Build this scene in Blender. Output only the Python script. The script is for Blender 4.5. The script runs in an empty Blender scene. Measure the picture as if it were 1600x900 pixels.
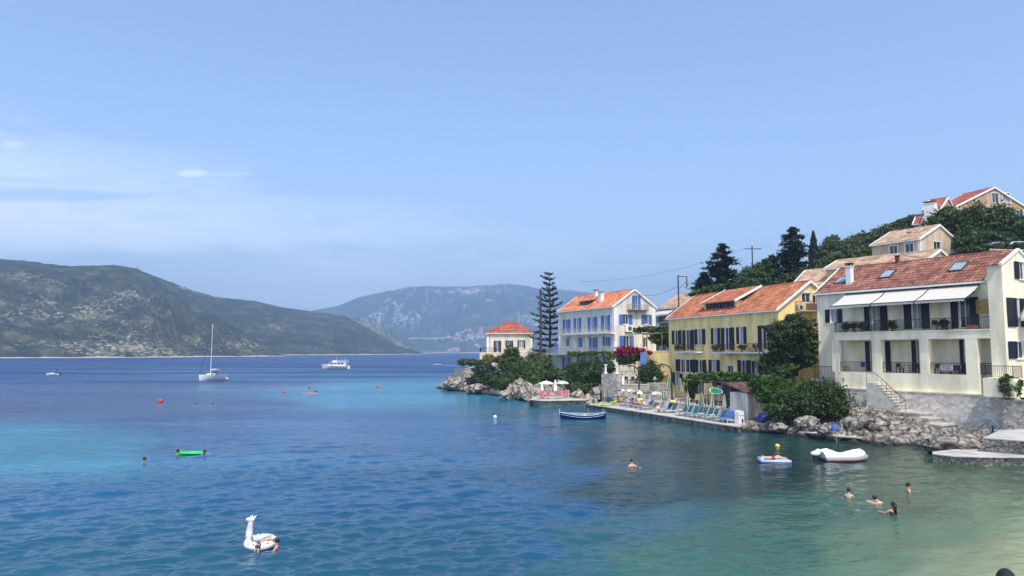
import bpy, bmesh, math, random
import numpy as np
from mathutils import Vector, Matrix, noise as mn
R = math.radians
C = bpy.context.scene.collection
scene = bpy.context.scene
# ------------------------------------------------------------------ camera
CAMH = 7.0
F = 1150.0
PITCH = math.atan(99.5 / F)
cd = bpy.data.cameras.new('camera'); cam = bpy.data.objects.new('camera', cd); C.objects.link(cam)
cam.location = (0, 0, CAMH); cam.rotation_euler = (math.pi / 2 + PITCH, 0, 0)
cd.sensor_width = 36; cd.lens = 36 * F / 1600; cd.clip_start = 0.1; cd.clip_end = 60000
scene.camera = cam
scene.render.resolution_x = 1024; scene.render.resolution_y = 576
# ------------------------------------------------------------------ sky and sun
SUN = Vector((0.13, -0.54, 0.86)).normalized()
EL = math.asin(SUN.z); AZ = math.atan2(SUN.x, SUN.y)
w = bpy.data.worlds.new("World"); scene.world = w; w.use_nodes = True
nt = w.node_tree; nt.nodes.clear()
def nn(nt, t, **k):
    n = nt.nodes.new(t)
    for a, b in k.items():
        if a.startswith('i_'): n.inputs[a[2:].replace('_', ' ')].default_value = b
        else: setattr(n, a, b)
    return n
def ramp(nt, pts, interp='LINEAR'):
    r = nt.nodes.new('ShaderNodeValToRGB'); r.color_ramp.interpolation = interp
    e = r.color_ramp.elements
    while len(e) < len(pts): e.new(0.5)
    for i, (p, c) in enumerate(pts):
        e[i].position = p; e[i].color = (c[0], c[1], c[2], 1) if hasattr(c, '__len__') else (c, c, c, 1)
    return r
out = nn(nt, 'ShaderNodeOutputWorld'); bg = nn(nt, 'ShaderNodeBackground')
sky = nn(nt, 'ShaderNodeTexSky', sky_type='NISHITA', sun_disc=False, sun_elevation=EL, sun_rotation=AZ,
         altitude=0, air_density=1.0, dust_density=1.6, ozone_density=2.2)
bg.inputs['Strength'].default_value = 0.15
L = nt.links.new
# thin high cirrus, laid out in world directions, low in the west
tc = nn(nt, 'ShaderNodeTexCoord'); sep = nn(nt, 'ShaderNodeSeparateXYZ'); L(tc.outputs['Generated'], sep.inputs[0])
def mth(nt, op, a, b=None, c=None):
    n = nt.nodes.new('ShaderNodeMath'); n.operation = op
    for i, v in enumerate((a, b, c)):
        if v is None: continue
        if isinstance(v, (int, float)): n.inputs[i].default_value = v
        else: nt.links.new(v, n.inputs[i])
    return n.outputs[0]
def smooth(nt, v, a, b):
    n = nt.nodes.new('ShaderNodeMapRange'); n.interpolation_type = 'SMOOTHSTEP'
    nt.links.new(v, n.inputs[0]); n.inputs[1].default_value = a; n.inputs[2].default_value = b
    return n.outputs[0]
az = mth(nt, 'DIVIDE', sep.outputs[0], mth(nt, 'MAXIMUM', sep.outputs[1], 0.05))
el = mth(nt, 'DIVIDE', sep.outputs[2], mth(nt, 'MAXIMUM', sep.outputs[1], 0.05))
cmb = nn(nt, 'ShaderNodeCombineXYZ'); L(mth(nt, 'MULTIPLY', az, 3.0), cmb.inputs[0]); L(mth(nt, 'MULTIPLY', el, 17.0), cmb.inputs[1])
cmb.inputs[2].default_value = 3.7
n1 = nn(nt, 'ShaderNodeTexNoise'); n1.inputs['Scale'].default_value = 1.0; n1.inputs['Detail'].default_value = 8; n1.inputs['Roughness'].default_value = .52
n1.inputs['Distortion'].default_value = .5; L(cmb.outputs[0], n1.inputs['Vector'])
# a bank that thins out to the right and upwards
lim = mth(nt, 'ADD', mth(nt, 'MULTIPLY', mth(nt, 'ADD', az, 0.70), 0.38), mth(nt, 'MULTIPLY', el, 1.75))
bank = mth(nt, 'SUBTRACT', 1.0, smooth(nt, mth(nt, 'ADD', lim, mth(nt, 'MULTIPLY', mth(nt, 'SUBTRACT', n1.outputs[0], .5), .60)), 0.36, 0.60))
thick = mth(nt, 'MULTIPLY', bank, smooth(nt, n1.outputs[0], 0.24, 0.66))
# a few wisps above the bank
def wisp(a0, e0, sa, se, amp):
    da = mth(nt, 'DIVIDE', mth(nt, 'SUBTRACT', az, a0), sa); de = mth(nt, 'DIVIDE', mth(nt, 'SUBTRACT', el, e0), se)
    d = mth(nt, 'ADD', mth(nt, 'MULTIPLY', da, da), mth(nt, 'MULTIPLY', de, de))
    d = mth(nt, 'ADD', d, mth(nt, 'MULTIPLY', mth(nt, 'SUBTRACT', n1.outputs[0], .5), 2.6))
    return mth(nt, 'MULTIPLY', mth(nt, 'SUBTRACT', 1.0, smooth(nt, d, -.1, 1.0)), amp)
def azel(px, py): return (px - 800) / F, (549.5 - py) / F
for (px, py, sx, sy, am) in ((292, 267, 34, 8, .6), (350, 268, 70, 5, .28), (6, 220, 30, 10, .5), (205, 295, 34, 10, .32), (235, 262, 60, 5, .22)):
    a0, e0 = azel(px, py)
    thick = mth(nt, 'MAXIMUM', thick, wisp(a0, e0, sx / F, sy / F, am))
lowv = mth(nt, 'SUBTRACT', 1.0, smooth(nt, el, 0.0, 0.22))
thick = mth(nt, 'MAXIMUM', thick, mth(nt, 'MULTIPLY', lowv, mth(nt, 'MULTIPLY', n1.outputs[0], .28)))
mx = nn(nt, 'ShaderNodeMix', data_type='RGBA'); L(mth(nt, 'MULTIPLY', thick, .90), mx.inputs[0])
hs = nn(nt, 'ShaderNodeHueSaturation'); hs.inputs['Saturation'].default_value = 1.04; hs.inputs['Value'].default_value = 1.0; L(sky.outputs[0], hs.inputs['Color'])
wb = nn(nt, 'ShaderNodeMix', data_type='RGBA', blend_type='MULTIPLY'); wb.inputs[0].default_value = 1; L(hs.outputs[0], wb.inputs[6]); wb.inputs[7].default_value = (1.08, 1.0, .98, 1)
L(wb.outputs[2], mx.inputs[6]); mx.inputs[7].default_value = (6.3, 6.6, 7.2, 1)
L(mx.outputs[2], bg.inputs[0]); L(bg.outputs[0], out.inputs[0])
sd = bpy.data.lights.new('sun', 'SUN'); so = bpy.data.objects.new('sun', sd); C.objects.link(so)
sd.energy = 2.6; sd.angle = R(0.53); sd.color = (1, .955, .88)
so.rotation_euler = SUN.to_track_quat('Z', 'Y').to_euler(); so.location = (30, -20, 60)
scene.view_settings.view_transform = 'Standard'; scene.view_settings.look = 'None'
scene.view_settings.gamma = 1; scene.view_settings.use_curve_mapping = False
scene.view_settings.exposure = 0.78
scene.cycles.volume_bounces = 0; scene.cycles.max_bounces = 6; scene.cycles.caustics_reflective = False
# ------------------------------------------------------------------ pixel helpers: rays of the photograph meet real surfaces
ct, st = math.cos(PITCH), math.sin(PITCH)
def ray(px, py):
    x = (px - 800) / F; y = (450 - py) / F
    Y = ct - y * st; Z = st + y * ct
    return Vector((x / Y, 1.0, Z / Y))
def PZ(px, py, z=0.0):
    d = ray(px, py); t = (z - CAMH) / d.z
    return Vector((d.x * t, t, z))
def PY(px, py, Y):
    d = ray(px, py); return Vector((d.x * Y, Y, CAMH + d.z * Y))
# ------------------------------------------------------------------ materials
MATS = {}
def newmat(name):
    m = bpy.data.materials.new(name); m.use_nodes = True; m.node_tree.nodes.clear(); MATS[name] = m
    o = m.node_tree.nodes.new('ShaderNodeOutputMaterial'); p = m.node_tree.nodes.new('ShaderNodeBsdfPrincipled')
    m.node_tree.links.new(p.outputs[0], o.inputs[0]); return m, m.node_tree, p, o
def M(name, col, rough=.7, var=.15, scale=3.0, bump=0.0, metal=0.0, stretch=(1, 1, 1), col2=None, spec=.4, bscale=None):
    if name in MATS: return MATS[name]
    m, t, p, o = newmat(name)
    p.inputs['Roughness'].default_value = rough; p.inputs['Metallic'].default_value = metal
    p.inputs['Specular IOR Level'].default_value = spec
    co = t.nodes.new('ShaderNodeTexCoord'); mp = t.nodes.new('ShaderNodeMapping'); mp.inputs['Scale'].default_value = stretch
    t.links.new(co.outputs['Object'], mp.inputs[0])
    n = t.nodes.new('ShaderNodeTexNoise'); n.inputs['Scale'].default_value = scale; n.inputs['Detail'].default_value = 5
    t.links.new(mp.outputs[0], n.inputs['Vector'])
    c2 = col2 or tuple(c * (1 - var) for c in col); c1 = tuple(min(1, c * (1 + var * .5)) for c in col)
    r = ramp(t, [(.32, c2), (.62, c1)]); t.links.new(n.outputs[0], r.inputs[0]); t.links.new(r.outputs[0], p.inputs['Base Color'])
    if bump:
        n2 = t.nodes.new('ShaderNodeTexNoise'); n2.inputs['Scale'].default_value = bscale or scale * 4; n2.inputs['Detail'].default_value = 6
        t.links.new(mp.outputs[0], n2.inputs['Vector'])
        b = t.nodes.new('ShaderNodeBump'); b.inputs['Strength'].default_value = bump; b.inputs['Distance'].default_value = .05
        t.links.new(n2.outputs[0], b.inputs['Height']); t.links.new(b.outputs[0], p.inputs['Normal'])
    return m
def leafmat(name, dark, light, trans=.25, rough=.6):
    if name in MATS: return MATS[name]
    m, t, p, o = newmat(name)
    a = t.nodes.new('ShaderNodeAttribute'); a.attribute_name = 'rnd'
    r = ramp(t, [(0, dark), (.65, tuple((d + l) / 2 for d, l in zip(dark, light))), (1, light)]); t.links.new(a.outputs['Fac'], r.inputs[0])
    t.links.new(r.outputs[0], p.inputs['Base Color']); p.inputs['Roughness'].default_value = rough; p.inputs['Specular IOR Level'].default_value = .25
    tr = t.nodes.new('ShaderNodeBsdfTranslucent'); t.links.new(r.outputs[0], tr.inputs[0])
    mx = t.nodes.new('ShaderNodeMixShader'); mx.inputs[0].default_value = trans
    t.links.new(p.outputs[0], mx.inputs[1]); t.links.new(tr.outputs[0], mx.inputs[2]); t.links.new(mx.outputs[0], o.inputs[0])
    return m
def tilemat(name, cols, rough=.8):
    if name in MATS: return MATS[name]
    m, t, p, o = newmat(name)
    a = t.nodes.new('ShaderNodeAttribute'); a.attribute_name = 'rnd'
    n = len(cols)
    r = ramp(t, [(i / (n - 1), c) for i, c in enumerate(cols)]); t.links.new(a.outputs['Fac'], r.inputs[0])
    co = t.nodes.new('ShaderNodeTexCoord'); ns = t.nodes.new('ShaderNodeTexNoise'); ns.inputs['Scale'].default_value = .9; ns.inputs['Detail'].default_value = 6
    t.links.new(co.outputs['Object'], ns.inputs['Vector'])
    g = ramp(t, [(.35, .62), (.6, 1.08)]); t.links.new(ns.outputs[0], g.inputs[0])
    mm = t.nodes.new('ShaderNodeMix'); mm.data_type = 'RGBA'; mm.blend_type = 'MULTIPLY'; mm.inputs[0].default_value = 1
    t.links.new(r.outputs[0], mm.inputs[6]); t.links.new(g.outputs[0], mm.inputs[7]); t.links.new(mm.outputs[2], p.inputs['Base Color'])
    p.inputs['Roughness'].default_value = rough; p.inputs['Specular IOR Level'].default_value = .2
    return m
def stonemat(name, light, dark, scale=2.2, mortar=(.12, .11, .10), zs=1.7, edge=.06, bump=.6, g0=.55):
    """rubble stone: cells with their own tone, darker joints, rough faces"""
    if name in MATS: return MATS[name]
    m, t, p, o = newmat(name); lk = t.links.new
    co = t.nodes.new('ShaderNodeTexCoord'); mp = t.nodes.new('ShaderNodeMapping'); mp.inputs['Scale'].default_value = (1, 1, zs); lk(co.outputs['Object'], mp.inputs[0])
    nz = t.nodes.new('ShaderNodeTexNoise'); nz.inputs['Scale'].default_value = 1.3; nz.inputs['Detail'].default_value = 7; lk(mp.outputs[0], nz.inputs['Vector'])
    v1 = t.nodes.new('ShaderNodeTexVoronoi'); v1.inputs['Scale'].default_value = scale; lk(mp.outputs[0], v1.inputs['Vector'])
    v2 = t.nodes.new('ShaderNodeTexVoronoi'); v2.feature = 'DISTANCE_TO_EDGE'; v2.inputs['Scale'].default_value = scale; lk(mp.outputs[0], v2.inputs['Vector'])
    s = t.nodes.new('ShaderNodeSeparateColor'); lk(v1.outputs['Color'], s.inputs[0])
    r = ramp(t, [(0, dark), (.5, tuple((a + b) / 2 for a, b in zip(light, dark))), (1, light)]); lk(s.outputs[0], r.inputs[0])
    g = ramp(t, [(.3, g0), (.65, 1.1)]); lk(nz.outputs[0], g.inputs[0])
    mm = t.nodes.new('ShaderNodeMix'); mm.data_type = 'RGBA'; mm.blend_type = 'MULTIPLY'; mm.inputs[0].default_value = 1
    lk(r.outputs[0], mm.inputs[6]); lk(g.outputs[0], mm.inputs[7])
    e = t.nodes.new('ShaderNodeMapRange'); e.inputs[1].default_value = edge * .3; e.inputs[2].default_value = edge; lk(v2.outputs[0], e.inputs[0])
    m2 = t.nodes.new('ShaderNodeMix'); m2.data_type = 'RGBA'; lk(e.outputs[0], m2.inputs[0]); m2.inputs[6].default_value = (*mortar, 1); lk(mm.outputs[2], m2.inputs[7])
    lk(m2.outputs[2], p.inputs['Base Color']); p.inputs['Roughness'].default_value = .9; p.inputs['Specular IOR Level'].default_value = .2
    ad = mth(t, 'ADD', mth(t, 'MULTIPLY', e.outputs[0], .7), nz.outputs[0])
    b = t.nodes.new('ShaderNodeBump'); b.inputs['Strength'].default_value = bump; b.inputs['Distance'].default_value = .06
    lk(ad, b.inputs['Height']); lk(b.outputs[0], p.inputs['Normal'])
    return m
# ------------------------------------------------------------------ mesh helpers
def tag(o, label=None, cat=None, group=None, kind=None):
    if label: o['label'] = label
    if cat: o['category'] = cat
    if group: o['group'] = group
    if kind: o['kind'] = kind
    return o
def empty(name, loc=(0, 0, 0), rz=0, label=None, cat=None, group=None):
    o = bpy.data.objects.new(name, None); C.objects.link(o); o.location = loc; o.rotation_euler = (0, 0, rz); o.empty_display_size = .3
    return tag(o, label, cat, group)
def link(name, me, m, parent=None, loc=None, rz=0):
    o = bpy.data.objects.new(name, me); C.objects.link(o)
    if m is not None:
        for q in (m if isinstance(m, (list, tuple)) else [m]): me.materials.append(q)
    if parent is not None: o.parent = parent
    if loc is not None: o.location = loc
    if rz: o.rotation_euler = (0, 0, rz)
    return o
class MB:
    def __init__(s): s.v = []; s.f = []; s.mi = []; s.r = []
    def poly(s, pts, mi=0, rnd=.5):
        b = len(s.v); s.v += [tuple(p) for p in pts]; s.f.append(tuple(range(b, b + len(pts)))); s.mi.append(mi); s.r.append(rnd)
    def box(s, x0, x1, y0, y1, z0, z1, mi=0, M=None):
        x0, x1 = min(x0, x1), max(x0, x1); y0, y1 = min(y0, y1), max(y0, y1); z0, z1 = min(z0, z1), max(z0, z1)
        P = [Vector(p) for p in ((x0, y0, z0), (x1, y0, z0), (x1, y1, z0), (x0, y1, z0), (x0, y0, z1), (x1, y0, z1), (x1, y1, z1), (x0, y1, z1))]
        if M is not None: P = [M @ p for p in P]
        b = len(s.v); s.v += [tuple(p) for p in P]
        for q in ((0, 3, 2, 1), (4, 5, 6, 7), (0, 1, 5, 4), (1, 2, 6, 5), (2, 3, 7, 6), (3, 0, 4, 7)):
            s.f.append(tuple(b + i for i in q)); s.mi.append(mi); s.r.append(.5)
        return s
    def prism(s, pts, z0, z1, mi=0):
        """pts: ccw outline"""
        n = len(pts); b = len(s.v)
        s.v += [(p[0], p[1], z0) for p in pts] + [(p[0], p[1], (z1(p) if callable(z1) else z1)) for p in pts]
        s.f.append(tuple(b + i for i in reversed(range(n)))); s.f.append(tuple(b + n + i for i in range(n))); s.mi += [mi, mi]; s.r += [.5, .5]
        for i in range(n):
            j = (i + 1) % n; s.f.append((b + i, b + j, b + n + j, b + n + i)); s.mi.append(mi); s.r.append(.5)
        return s
    def tube(s, pts, r, n=6, mi=0, cap=True):
        pts = [Vector(p) for p in pts]; m = len(pts); rs = r if hasattr(r, '__len__') else [r] * m
        b = len(s.v)
        for i, p in enumerate(pts):
            d = (pts[min(i + 1, m - 1)] - pts[max(i - 1, 0)])
            d = d.normalized() if d.length > 1e-9 else Vector((0, 0, 1))
            a = Vector((0, 0, 1)) if abs(d.z) < .9 else Vector((1, 0, 0))
            u = d.cross(a).normalized(); v = d.cross(u).normalized()
            for k in range(n):
                t = 2 * math.pi * k / n; s.v.append(tuple(p + (u * math.cos(t) + v * math.sin(t)) * rs[i]))
        for i in range(m - 1):
            for k in range(n):
                k2 = (k + 1) % n; s.f.append((b + i * n + k, b + i * n + k2, b + (i + 1) * n + k2, b + (i + 1) * n + k)); s.mi.append(mi); s.r.append(.5)
        if cap:
            s.f.append(tuple(b + k for k in reversed(range(n)))); s.f.append(tuple(b + (m - 1) * n + k for k in range(n))); s.mi += [mi, mi]; s.r += [.5, .5]
        return s
    def lathe(s, prof, n=12, c=(0, 0, 0), mi=0):
        b = len(s.v)
        for r, z in prof:
            for k in range(n):
                t = 2 * math.pi * k / n; s.v.append((c[0] + r * math.cos(t), c[1] + r * math.sin(t), c[2] + z))
        for i in range(len(prof) - 1):
            for k in range(n):
                k2 = (k + 1) % n; s.f.append((b + i * n + k, b + i * n + k2, b + (i + 1) * n + k2, b + (i + 1) * n + k)); s.mi.append(mi); s.r.append(.5)
        return s
    def ball(s, c, r, n=10, m=7, mi=0):
        rr = r if hasattr(r, '__len__') else (r, r, r); b = len(s.v)
        for i in range(m + 1):
            ph = math.pi * i / m
            for k in range(n):
                t = 2 * math.pi * k / n
                s.v.append((c[0] + rr[0] * math.sin(ph) * math.cos(t), c[1] + rr[1] * math.sin(ph) * math.sin(t), c[2] + rr[2] * math.cos(ph)))
        for i in range(m):
            for k in range(n):
                k2 = (k + 1) % n; s.f.append((b + i * n + k, b + (i + 1) * n + k, b + (i + 1) * n + k2, b + i * n + k2)); s.mi.append(mi); s.r.append(.5)
        return s
    def build(s, name, m, parent=None, loc=None, rz=0, smooth=False):
        me = bpy.data.meshes.new(name); me.from_pydata(s.v, [], s.f)
        if any(s.mi): me.polygons.foreach_set('material_index', s.mi)
        a = me.attributes.new('rnd', 'FLOAT', 'FACE'); a.data.foreach_set('value', s.r)
        if smooth: me.polygons.foreach_set('use_smooth', [True] * len(s.f))
        me.update(); me.validate()
        return link(name, me, m, parent, loc, rz)
def grid_mesh(name, P, m, attrs=None, smooth=True, parent=None, loc=None, flip=False, mask=None):
    """P: array (nu, nv, 3)"""
    nu, nv = P.shape[:2]
    me = bpy.data.meshes.new(name)
    idx = np.arange(nu * nv).reshape(nu, nv)
    q = np.stack([idx[:-1, :-1], idx[1:, :-1], idx[1:, 1:], idx[:-1, 1:]], -1)
    if mask is not None: q = q[mask]
    q = q.reshape(-1, 4)
    if flip: q = q[:, ::-1]
    me.vertices.add(nu * nv); me.vertices.foreach_set('co', P.reshape(-1).astype(np.float32))
    me.loops.add(q.size); me.loops.foreach_set('vertex_index', q.reshape(-1).astype(np.int32))
    me.polygons.add(len(q)); me.polygons.foreach_set('loop_start', np.arange(len(q), dtype=np.int32) * 4)
    me.polygons.foreach_set('use_smooth', np.full(len(q), smooth))
    me.update(calc_edges=True)
    for k, a in (attrs or {}).items():
        if a.ndim == 3:
            ca = me.color_attributes.new(k, 'FLOAT_COLOR', 'POINT'); ca.data.foreach_set('color', a.reshape(-1).astype(np.float32))
        else:
            fa = me.attributes.new(k, 'FLOAT', 'POINT'); fa.data.foreach_set('value', a.reshape(-1).astype(np.float32))
    me.validate()
    return link(name, me, m, parent, loc)
def fract(x, y, z=0.0, oct=5, H=1.0, lac=2.0):
    return mn.fractal(Vector((x, y, z)), H, lac, oct)
def interp(x, pts):
    xs = [p[0] for p in pts]; return float(np.interp(x, xs, [p[1] for p in pts]))
# ------------------------------------------------------------------ sea
def sea():
    rows = np.concatenate([np.linspace(-60, 14, 14), 1 / np.linspace(1 / 14.5, 1 / 8200, 560)])
    cols = np.concatenate([np.linspace(-2.2, -.80, 30), np.linspace(-.79, .79, 700), np.linspace(.80, 2.2, 30)])
    P = np.zeros((len(cols), len(rows), 3))
    sc = np.maximum(rows, 40)
    P[:, :, 0] = cols[:, None] * sc[None, :]; P[:, :, 1] = rows[None, :]
    # what lies under the surface: (X, Y, colour, reach) - deep blue channel, sand, seagrass (with dark shore reflection painted in), stony shallows
    deep = (.009, .062, .255); mid = (.016, .115, .275); turq = (.022, .270, .450); green = (.036, .155, .115); grass_reflection = (.010, .050, .052)
    sand = (.285, .300, .170); pale = (.110, .225, .150); near = (.019, .122, .235)
    cp = []
    def c(px, py, col, wgt=1.0):
        p = PZ(px, py); cp.append((p.x, p.y, col, wgt))
    for px in (-200, 0, 200, 400, 600, 740): c(px, 562, deep, 2); c(px, 575, deep, 1.5)
    for px in (-100, 50, 200, 330, 420): c(px, 600, deep); c(px, 630, deep)
    for px in (-100, 0, 90, 190): c(px, 700, turq, 1.0); c(px, 718, turq, .8)
    for px in (300, 380): c(px, 705, (.016, .15, .36)); c(px, 655, (.012, .08, .30))
    for px in (500, 560, 620, 680, 730): c(px, 604, turq, .9); c(px, 625, turq, .7)
    for px in (470, 560, 650): c(px, 588, mid); 
    for px in (520, 600, 700, 800): c(px, 665, (.016, .13, .36)); c(px, 700, mid)
    for px in (780, 830, 880): c(px, 650, (.022, .175, .30), .6)
    for px in (-60, 60, 200, 350, 500, 650, 800): c(px, 775, mid, 1); c(px, 820, near, 1); c(px, 880, (.022, .115, .20), 1)
    for px in (960, 1040, 1120): c(px, 668, (.024, .110, .150), .7)
    for px in (1180, 1260): c(px, 698, (.020, .080, .070), .6)
    for px, py in ((1060, 700), (1120, 720), (1180, 735), (1240, 735), (1300, 740), (1140, 765), (1080, 745), (1040, 770), (1210, 765), (990, 785), (1330, 726), (960, 715), (985, 745), (930, 765)): c(px, py, grass_reflection, .9)  # seagrass patch, widened to paint in the dark reflection of the shore
    for px, py in ((900, 740), (900, 800), (860, 860)): c(px, py, mid, .9)
    for px, py in ((1240, 800), (1180, 830), (1080, 850), (1300, 790), (1350, 800), (1000, 885), (1250, 870), (1120, 895)): c(px, py, (.050, .140, .105), .9)
    for px, py in ((900, 850), (945, 885), (985, 835), (1040, 805), (870, 895)): c(px, py, (.032, .128, .175), .7)
    for px, py in ((1440, 735), (1540, 745), (1600, 750), (1400, 760), (1450, 790)): c(px, py, (.075, .120, .075), .9)
    for px, py in ((1400, 840), (1480, 820), (1350, 870), (1560, 790), (1420, 890)): c(px, py, (.105, .180, .105), .9)
    for px, py in ((1580, 850), (1620, 880), (1560, 900), (1700, 860)): c(px, py, sand, .8)
    for px, py in ((1500, 870), (1640, 810), (1480, 900)): c(px, py, (.20, .24, .14), 1)
    cp2 = np.array([(a, b, d) for a, b, _, d in cp]); cc = np.array([k for _, _, k, _ in cp]); cc = cc * (np.array([.50, .56, .52]) + .30 * np.clip(cc[:, :1] / .12, 0, 1))
    X = P[:, :, 0].ravel(); Yv = P[:, :, 1].ravel()
    # wind waves: many small crossing trains, each only where the mesh can carry it
    wr = np.random.default_rng(8); sp = np.interp(np.maximum(Yv, 14), rows[14:], np.gradient(rows)[14:]); Z = np.zeros_like(X); wg = np.array([mn.noise(Vector((x * .045 + 3, y * .022, 4))) for x, y in zip(X[::1], Yv[::1])]); wg = np.clip(.78 + wg * 1.1, .25, 1.5)
    for k in range(64):
        lam = .30 * 13 ** (k / 63.0) * wr.uniform(.9, 1.1); th = -1.25 + wr.normal(0, .55); s_ = .034 * wr.uniform(.6, 1.4) * (1.15 if lam < 1.3 else .95 if lam < 2.2 else .42); ph = wr.uniform(0, 6.28); kk = 2 * math.pi / lam
        fade = np.clip((lam / sp - 1.9) / 1.6, 0, 1); arg = kk * (X * math.cos(th) + Yv * math.sin(th)) + ph + .8 * np.sin(X * .11 + k) * np.cos(Yv * .09 + k * 2)
        Z += fade * s_ / kk * (np.sin(arg) + .25 * np.sin(2 * arg))
    for (px, py, r, am) in ((412, 852, 3.4, .008), (1396, 800, 2.2, .006), (1420, 768, 1.8, .005), (1327, 776, 1.5, .004)):
        q = PZ(px, py); d = np.hypot(X - q.x, Yv - q.y); Z += am * np.sin(d * 15) * np.clip(1 - d / r, 0, 1) * np.clip(d * 2, 0, 1)
    P[:, :, 2] = (Z * wg).reshape(P.shape[:2])
    # warp for ragged patch borders
    wx = np.array([mn.noise(Vector((x * .06, y * .035, 1))) + .5 * mn.noise(Vector((x * .2, y * .12, 5))) for x, y in zip(X, Yv)])
    wy = np.array([mn.noise(Vector((x * .06, y * .035, 9))) + .5 * mn.noise(Vector((x * .2, y * .12, 15))) for x, y in zip(X, Yv)])
    def emb(x, y):  # distances compare relative to range, so far patches blend as broadly as near ones
        yy = np.maximum(y, 20); return x / yy * 3.2, np.log(yy) * 2.3
    Xw = X + wx * np.maximum(Yv, 10) * .05; Yw = np.maximum(Yv, 12) * (1 + wy * .06)
    u, v = emb(Xw, Yw); cu, cv = emb(cp2[:, 0], cp2[:, 1])
    num = np.zeros((len(u), 3)); den = np.zeros(len(u))
    for k in range(len(cu)):
        d2 = (u - cu[k]) ** 2 + (v - cv[k]) ** 2 + .0035
        wgt = cp2[k, 2] / d2 ** 1.9; num += wgt[:, None] * cc[k]; den += wgt
    col = num / den[:, None]
    A = np.ones((len(u), 4)); A[:, :3] = col
    m, t, p, o = newmat('sea_water'); lk = t.links.new
    at = t.nodes.new('ShaderNodeVertexColor'); at.layer_name = 'bed'
    geo = t.nodes.new('ShaderNodeNewGeometry')
    def noise(scale, stretch, detail, rough=.5, dist=0.0, rot=0.0):
        mp = t.nodes.new('ShaderNodeMapping'); mp.inputs['Scale'].default_value = stretch; mp.inputs['Rotation'].default_value = (0, 0, rot)
        lk(geo.outputs['Position'], mp.inputs[0])
        n = t.nodes.new('ShaderNodeTexNoise'); n.inputs['Scale'].default_value = scale; n.inputs['Detail'].default_value = detail
        n.inputs['Roughness'].default_value = rough; n.inputs['Distortion'].default_value = dist; lk(mp.outputs[0], n.inputs['Vector']); return n.outputs[0]
    patch = noise(.05, (1, .5, 1), 5)
    lanes2 = noise(.045, (.22, 1.9, 1), 6, .62, .5, .15); pr = ramp(t, [(.34, .70), (.64, 1.22)]); lk(mth(t, 'ADD', mth(t, 'MULTIPLY', patch, .5), mth(t, 'MULTIPLY', lanes2, .5)), pr.inputs[0])
    mm = t.nodes.new('ShaderNodeMix'); mm.data_type = 'RGBA'; mm.blend_type = 'MULTIPLY'; mm.inputs[0].default_value = 1
    lk(at.outputs[0], mm.inputs[6]); lk(pr.outputs[0], mm.inputs[7]); lk(mm.outputs[2], p.inputs['Base Color'])
    p.inputs['IOR'].default_value = 1.333; p.inputs['Specular IOR Level'].default_value = .36
    w1 = noise(.55, (1, 1.7, 1), 3, .5, .4, .35); w2 = noise(1.7, (1, 1.7, 1), 3, .55, .3, -.3); w3 = noise(5.5, (1, 1.5, 1), 3, .6, .2, .1); w0 = noise(.16, (1, 1.6, 1), 2, .5, .2, .2)
    slick = smooth(t, noise(.035, (.7, 1.4, 1), 4, .5, .5), .40, .60)
    calm = mth(t, 'ADD', .55, mth(t, 'MULTIPLY', slick, .6))
    h = mth(t, 'ADD', mth(t, 'MULTIPLY', w1, .22), mth(t, 'MULTIPLY', w2, .13))
    h = mth(t, 'ADD', h, mth(t, 'MULTIPLY', w3, .040)); h = mth(t, 'ADD', mth(t, 'MULTIPLY', h, calm), mth(t, 'MULTIPLY', w0, .25))
    # ripple rings round the bathers
    for (px, py, r, am) in ((412, 852, 3.2, .022), (1396, 800, 2.5, .018), (1420, 768, 2.0, .014), (1327, 776, 1.6, .012), (987, 727, 2.2, .012)):
        q = PZ(px, py); vs = t.nodes.new('ShaderNodeVectorMath'); vs.operation = 'DISTANCE'; lk(geo.outputs['Position'], vs.inputs[0]); vs.inputs[1].default_value = q
        d = vs.outputs['Value']; s = mth(t, 'SINE', mth(t, 'MULTIPLY', d, 17.0))
        fall = mth(t, 'SUBTRACT', 1.0, smooth(t, d, .6, r)); h = mth(t, 'ADD', h, mth(t, 'MULTIPLY', mth(t, 'MULTIPLY', s, fall), am))
    b = t.nodes.new('ShaderNodeBump'); b.inputs['Strength'].default_value = 1.0; b.inputs['Distance'].default_value = .42; lk(h, b.inputs['Height'])
    lk(b.outputs[0], p.inputs['Normal'])
    # ripples too small to see far off act as roughness
    dd = t.nodes.new('ShaderNodeVectorMath'); dd.operation = 'DISTANCE'; lk(geo.outputs['Position'], dd.inputs[0]); dd.inputs[1].default_value = (0, 0, 7)
    rr = t.nodes.new('ShaderNodeMapRange'); rr.inputs[1].default_value = 25; rr.inputs[2].default_value = 260; rr.inputs[3].default_value = .05; rr.inputs[4].default_value = .42
    lk(dd.outputs['Value'], rr.inputs[0]); lane = ramp(t, [(.36, .55), (.62, 1.25)]); lk(noise(.03, (.28, 1.6, 1), 6, .6, .4, .12), lane.inputs[0]); lk(mth(t, 'MULTIPLY', rr.outputs[0], lane.outputs[0]), p.inputs['Roughness'])
    tag(grid_mesh('sea', P, m, {'bed': A.reshape(P.shape[0], P.shape[1], 4)}, smooth=True), kind='structure')
sea()
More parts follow.
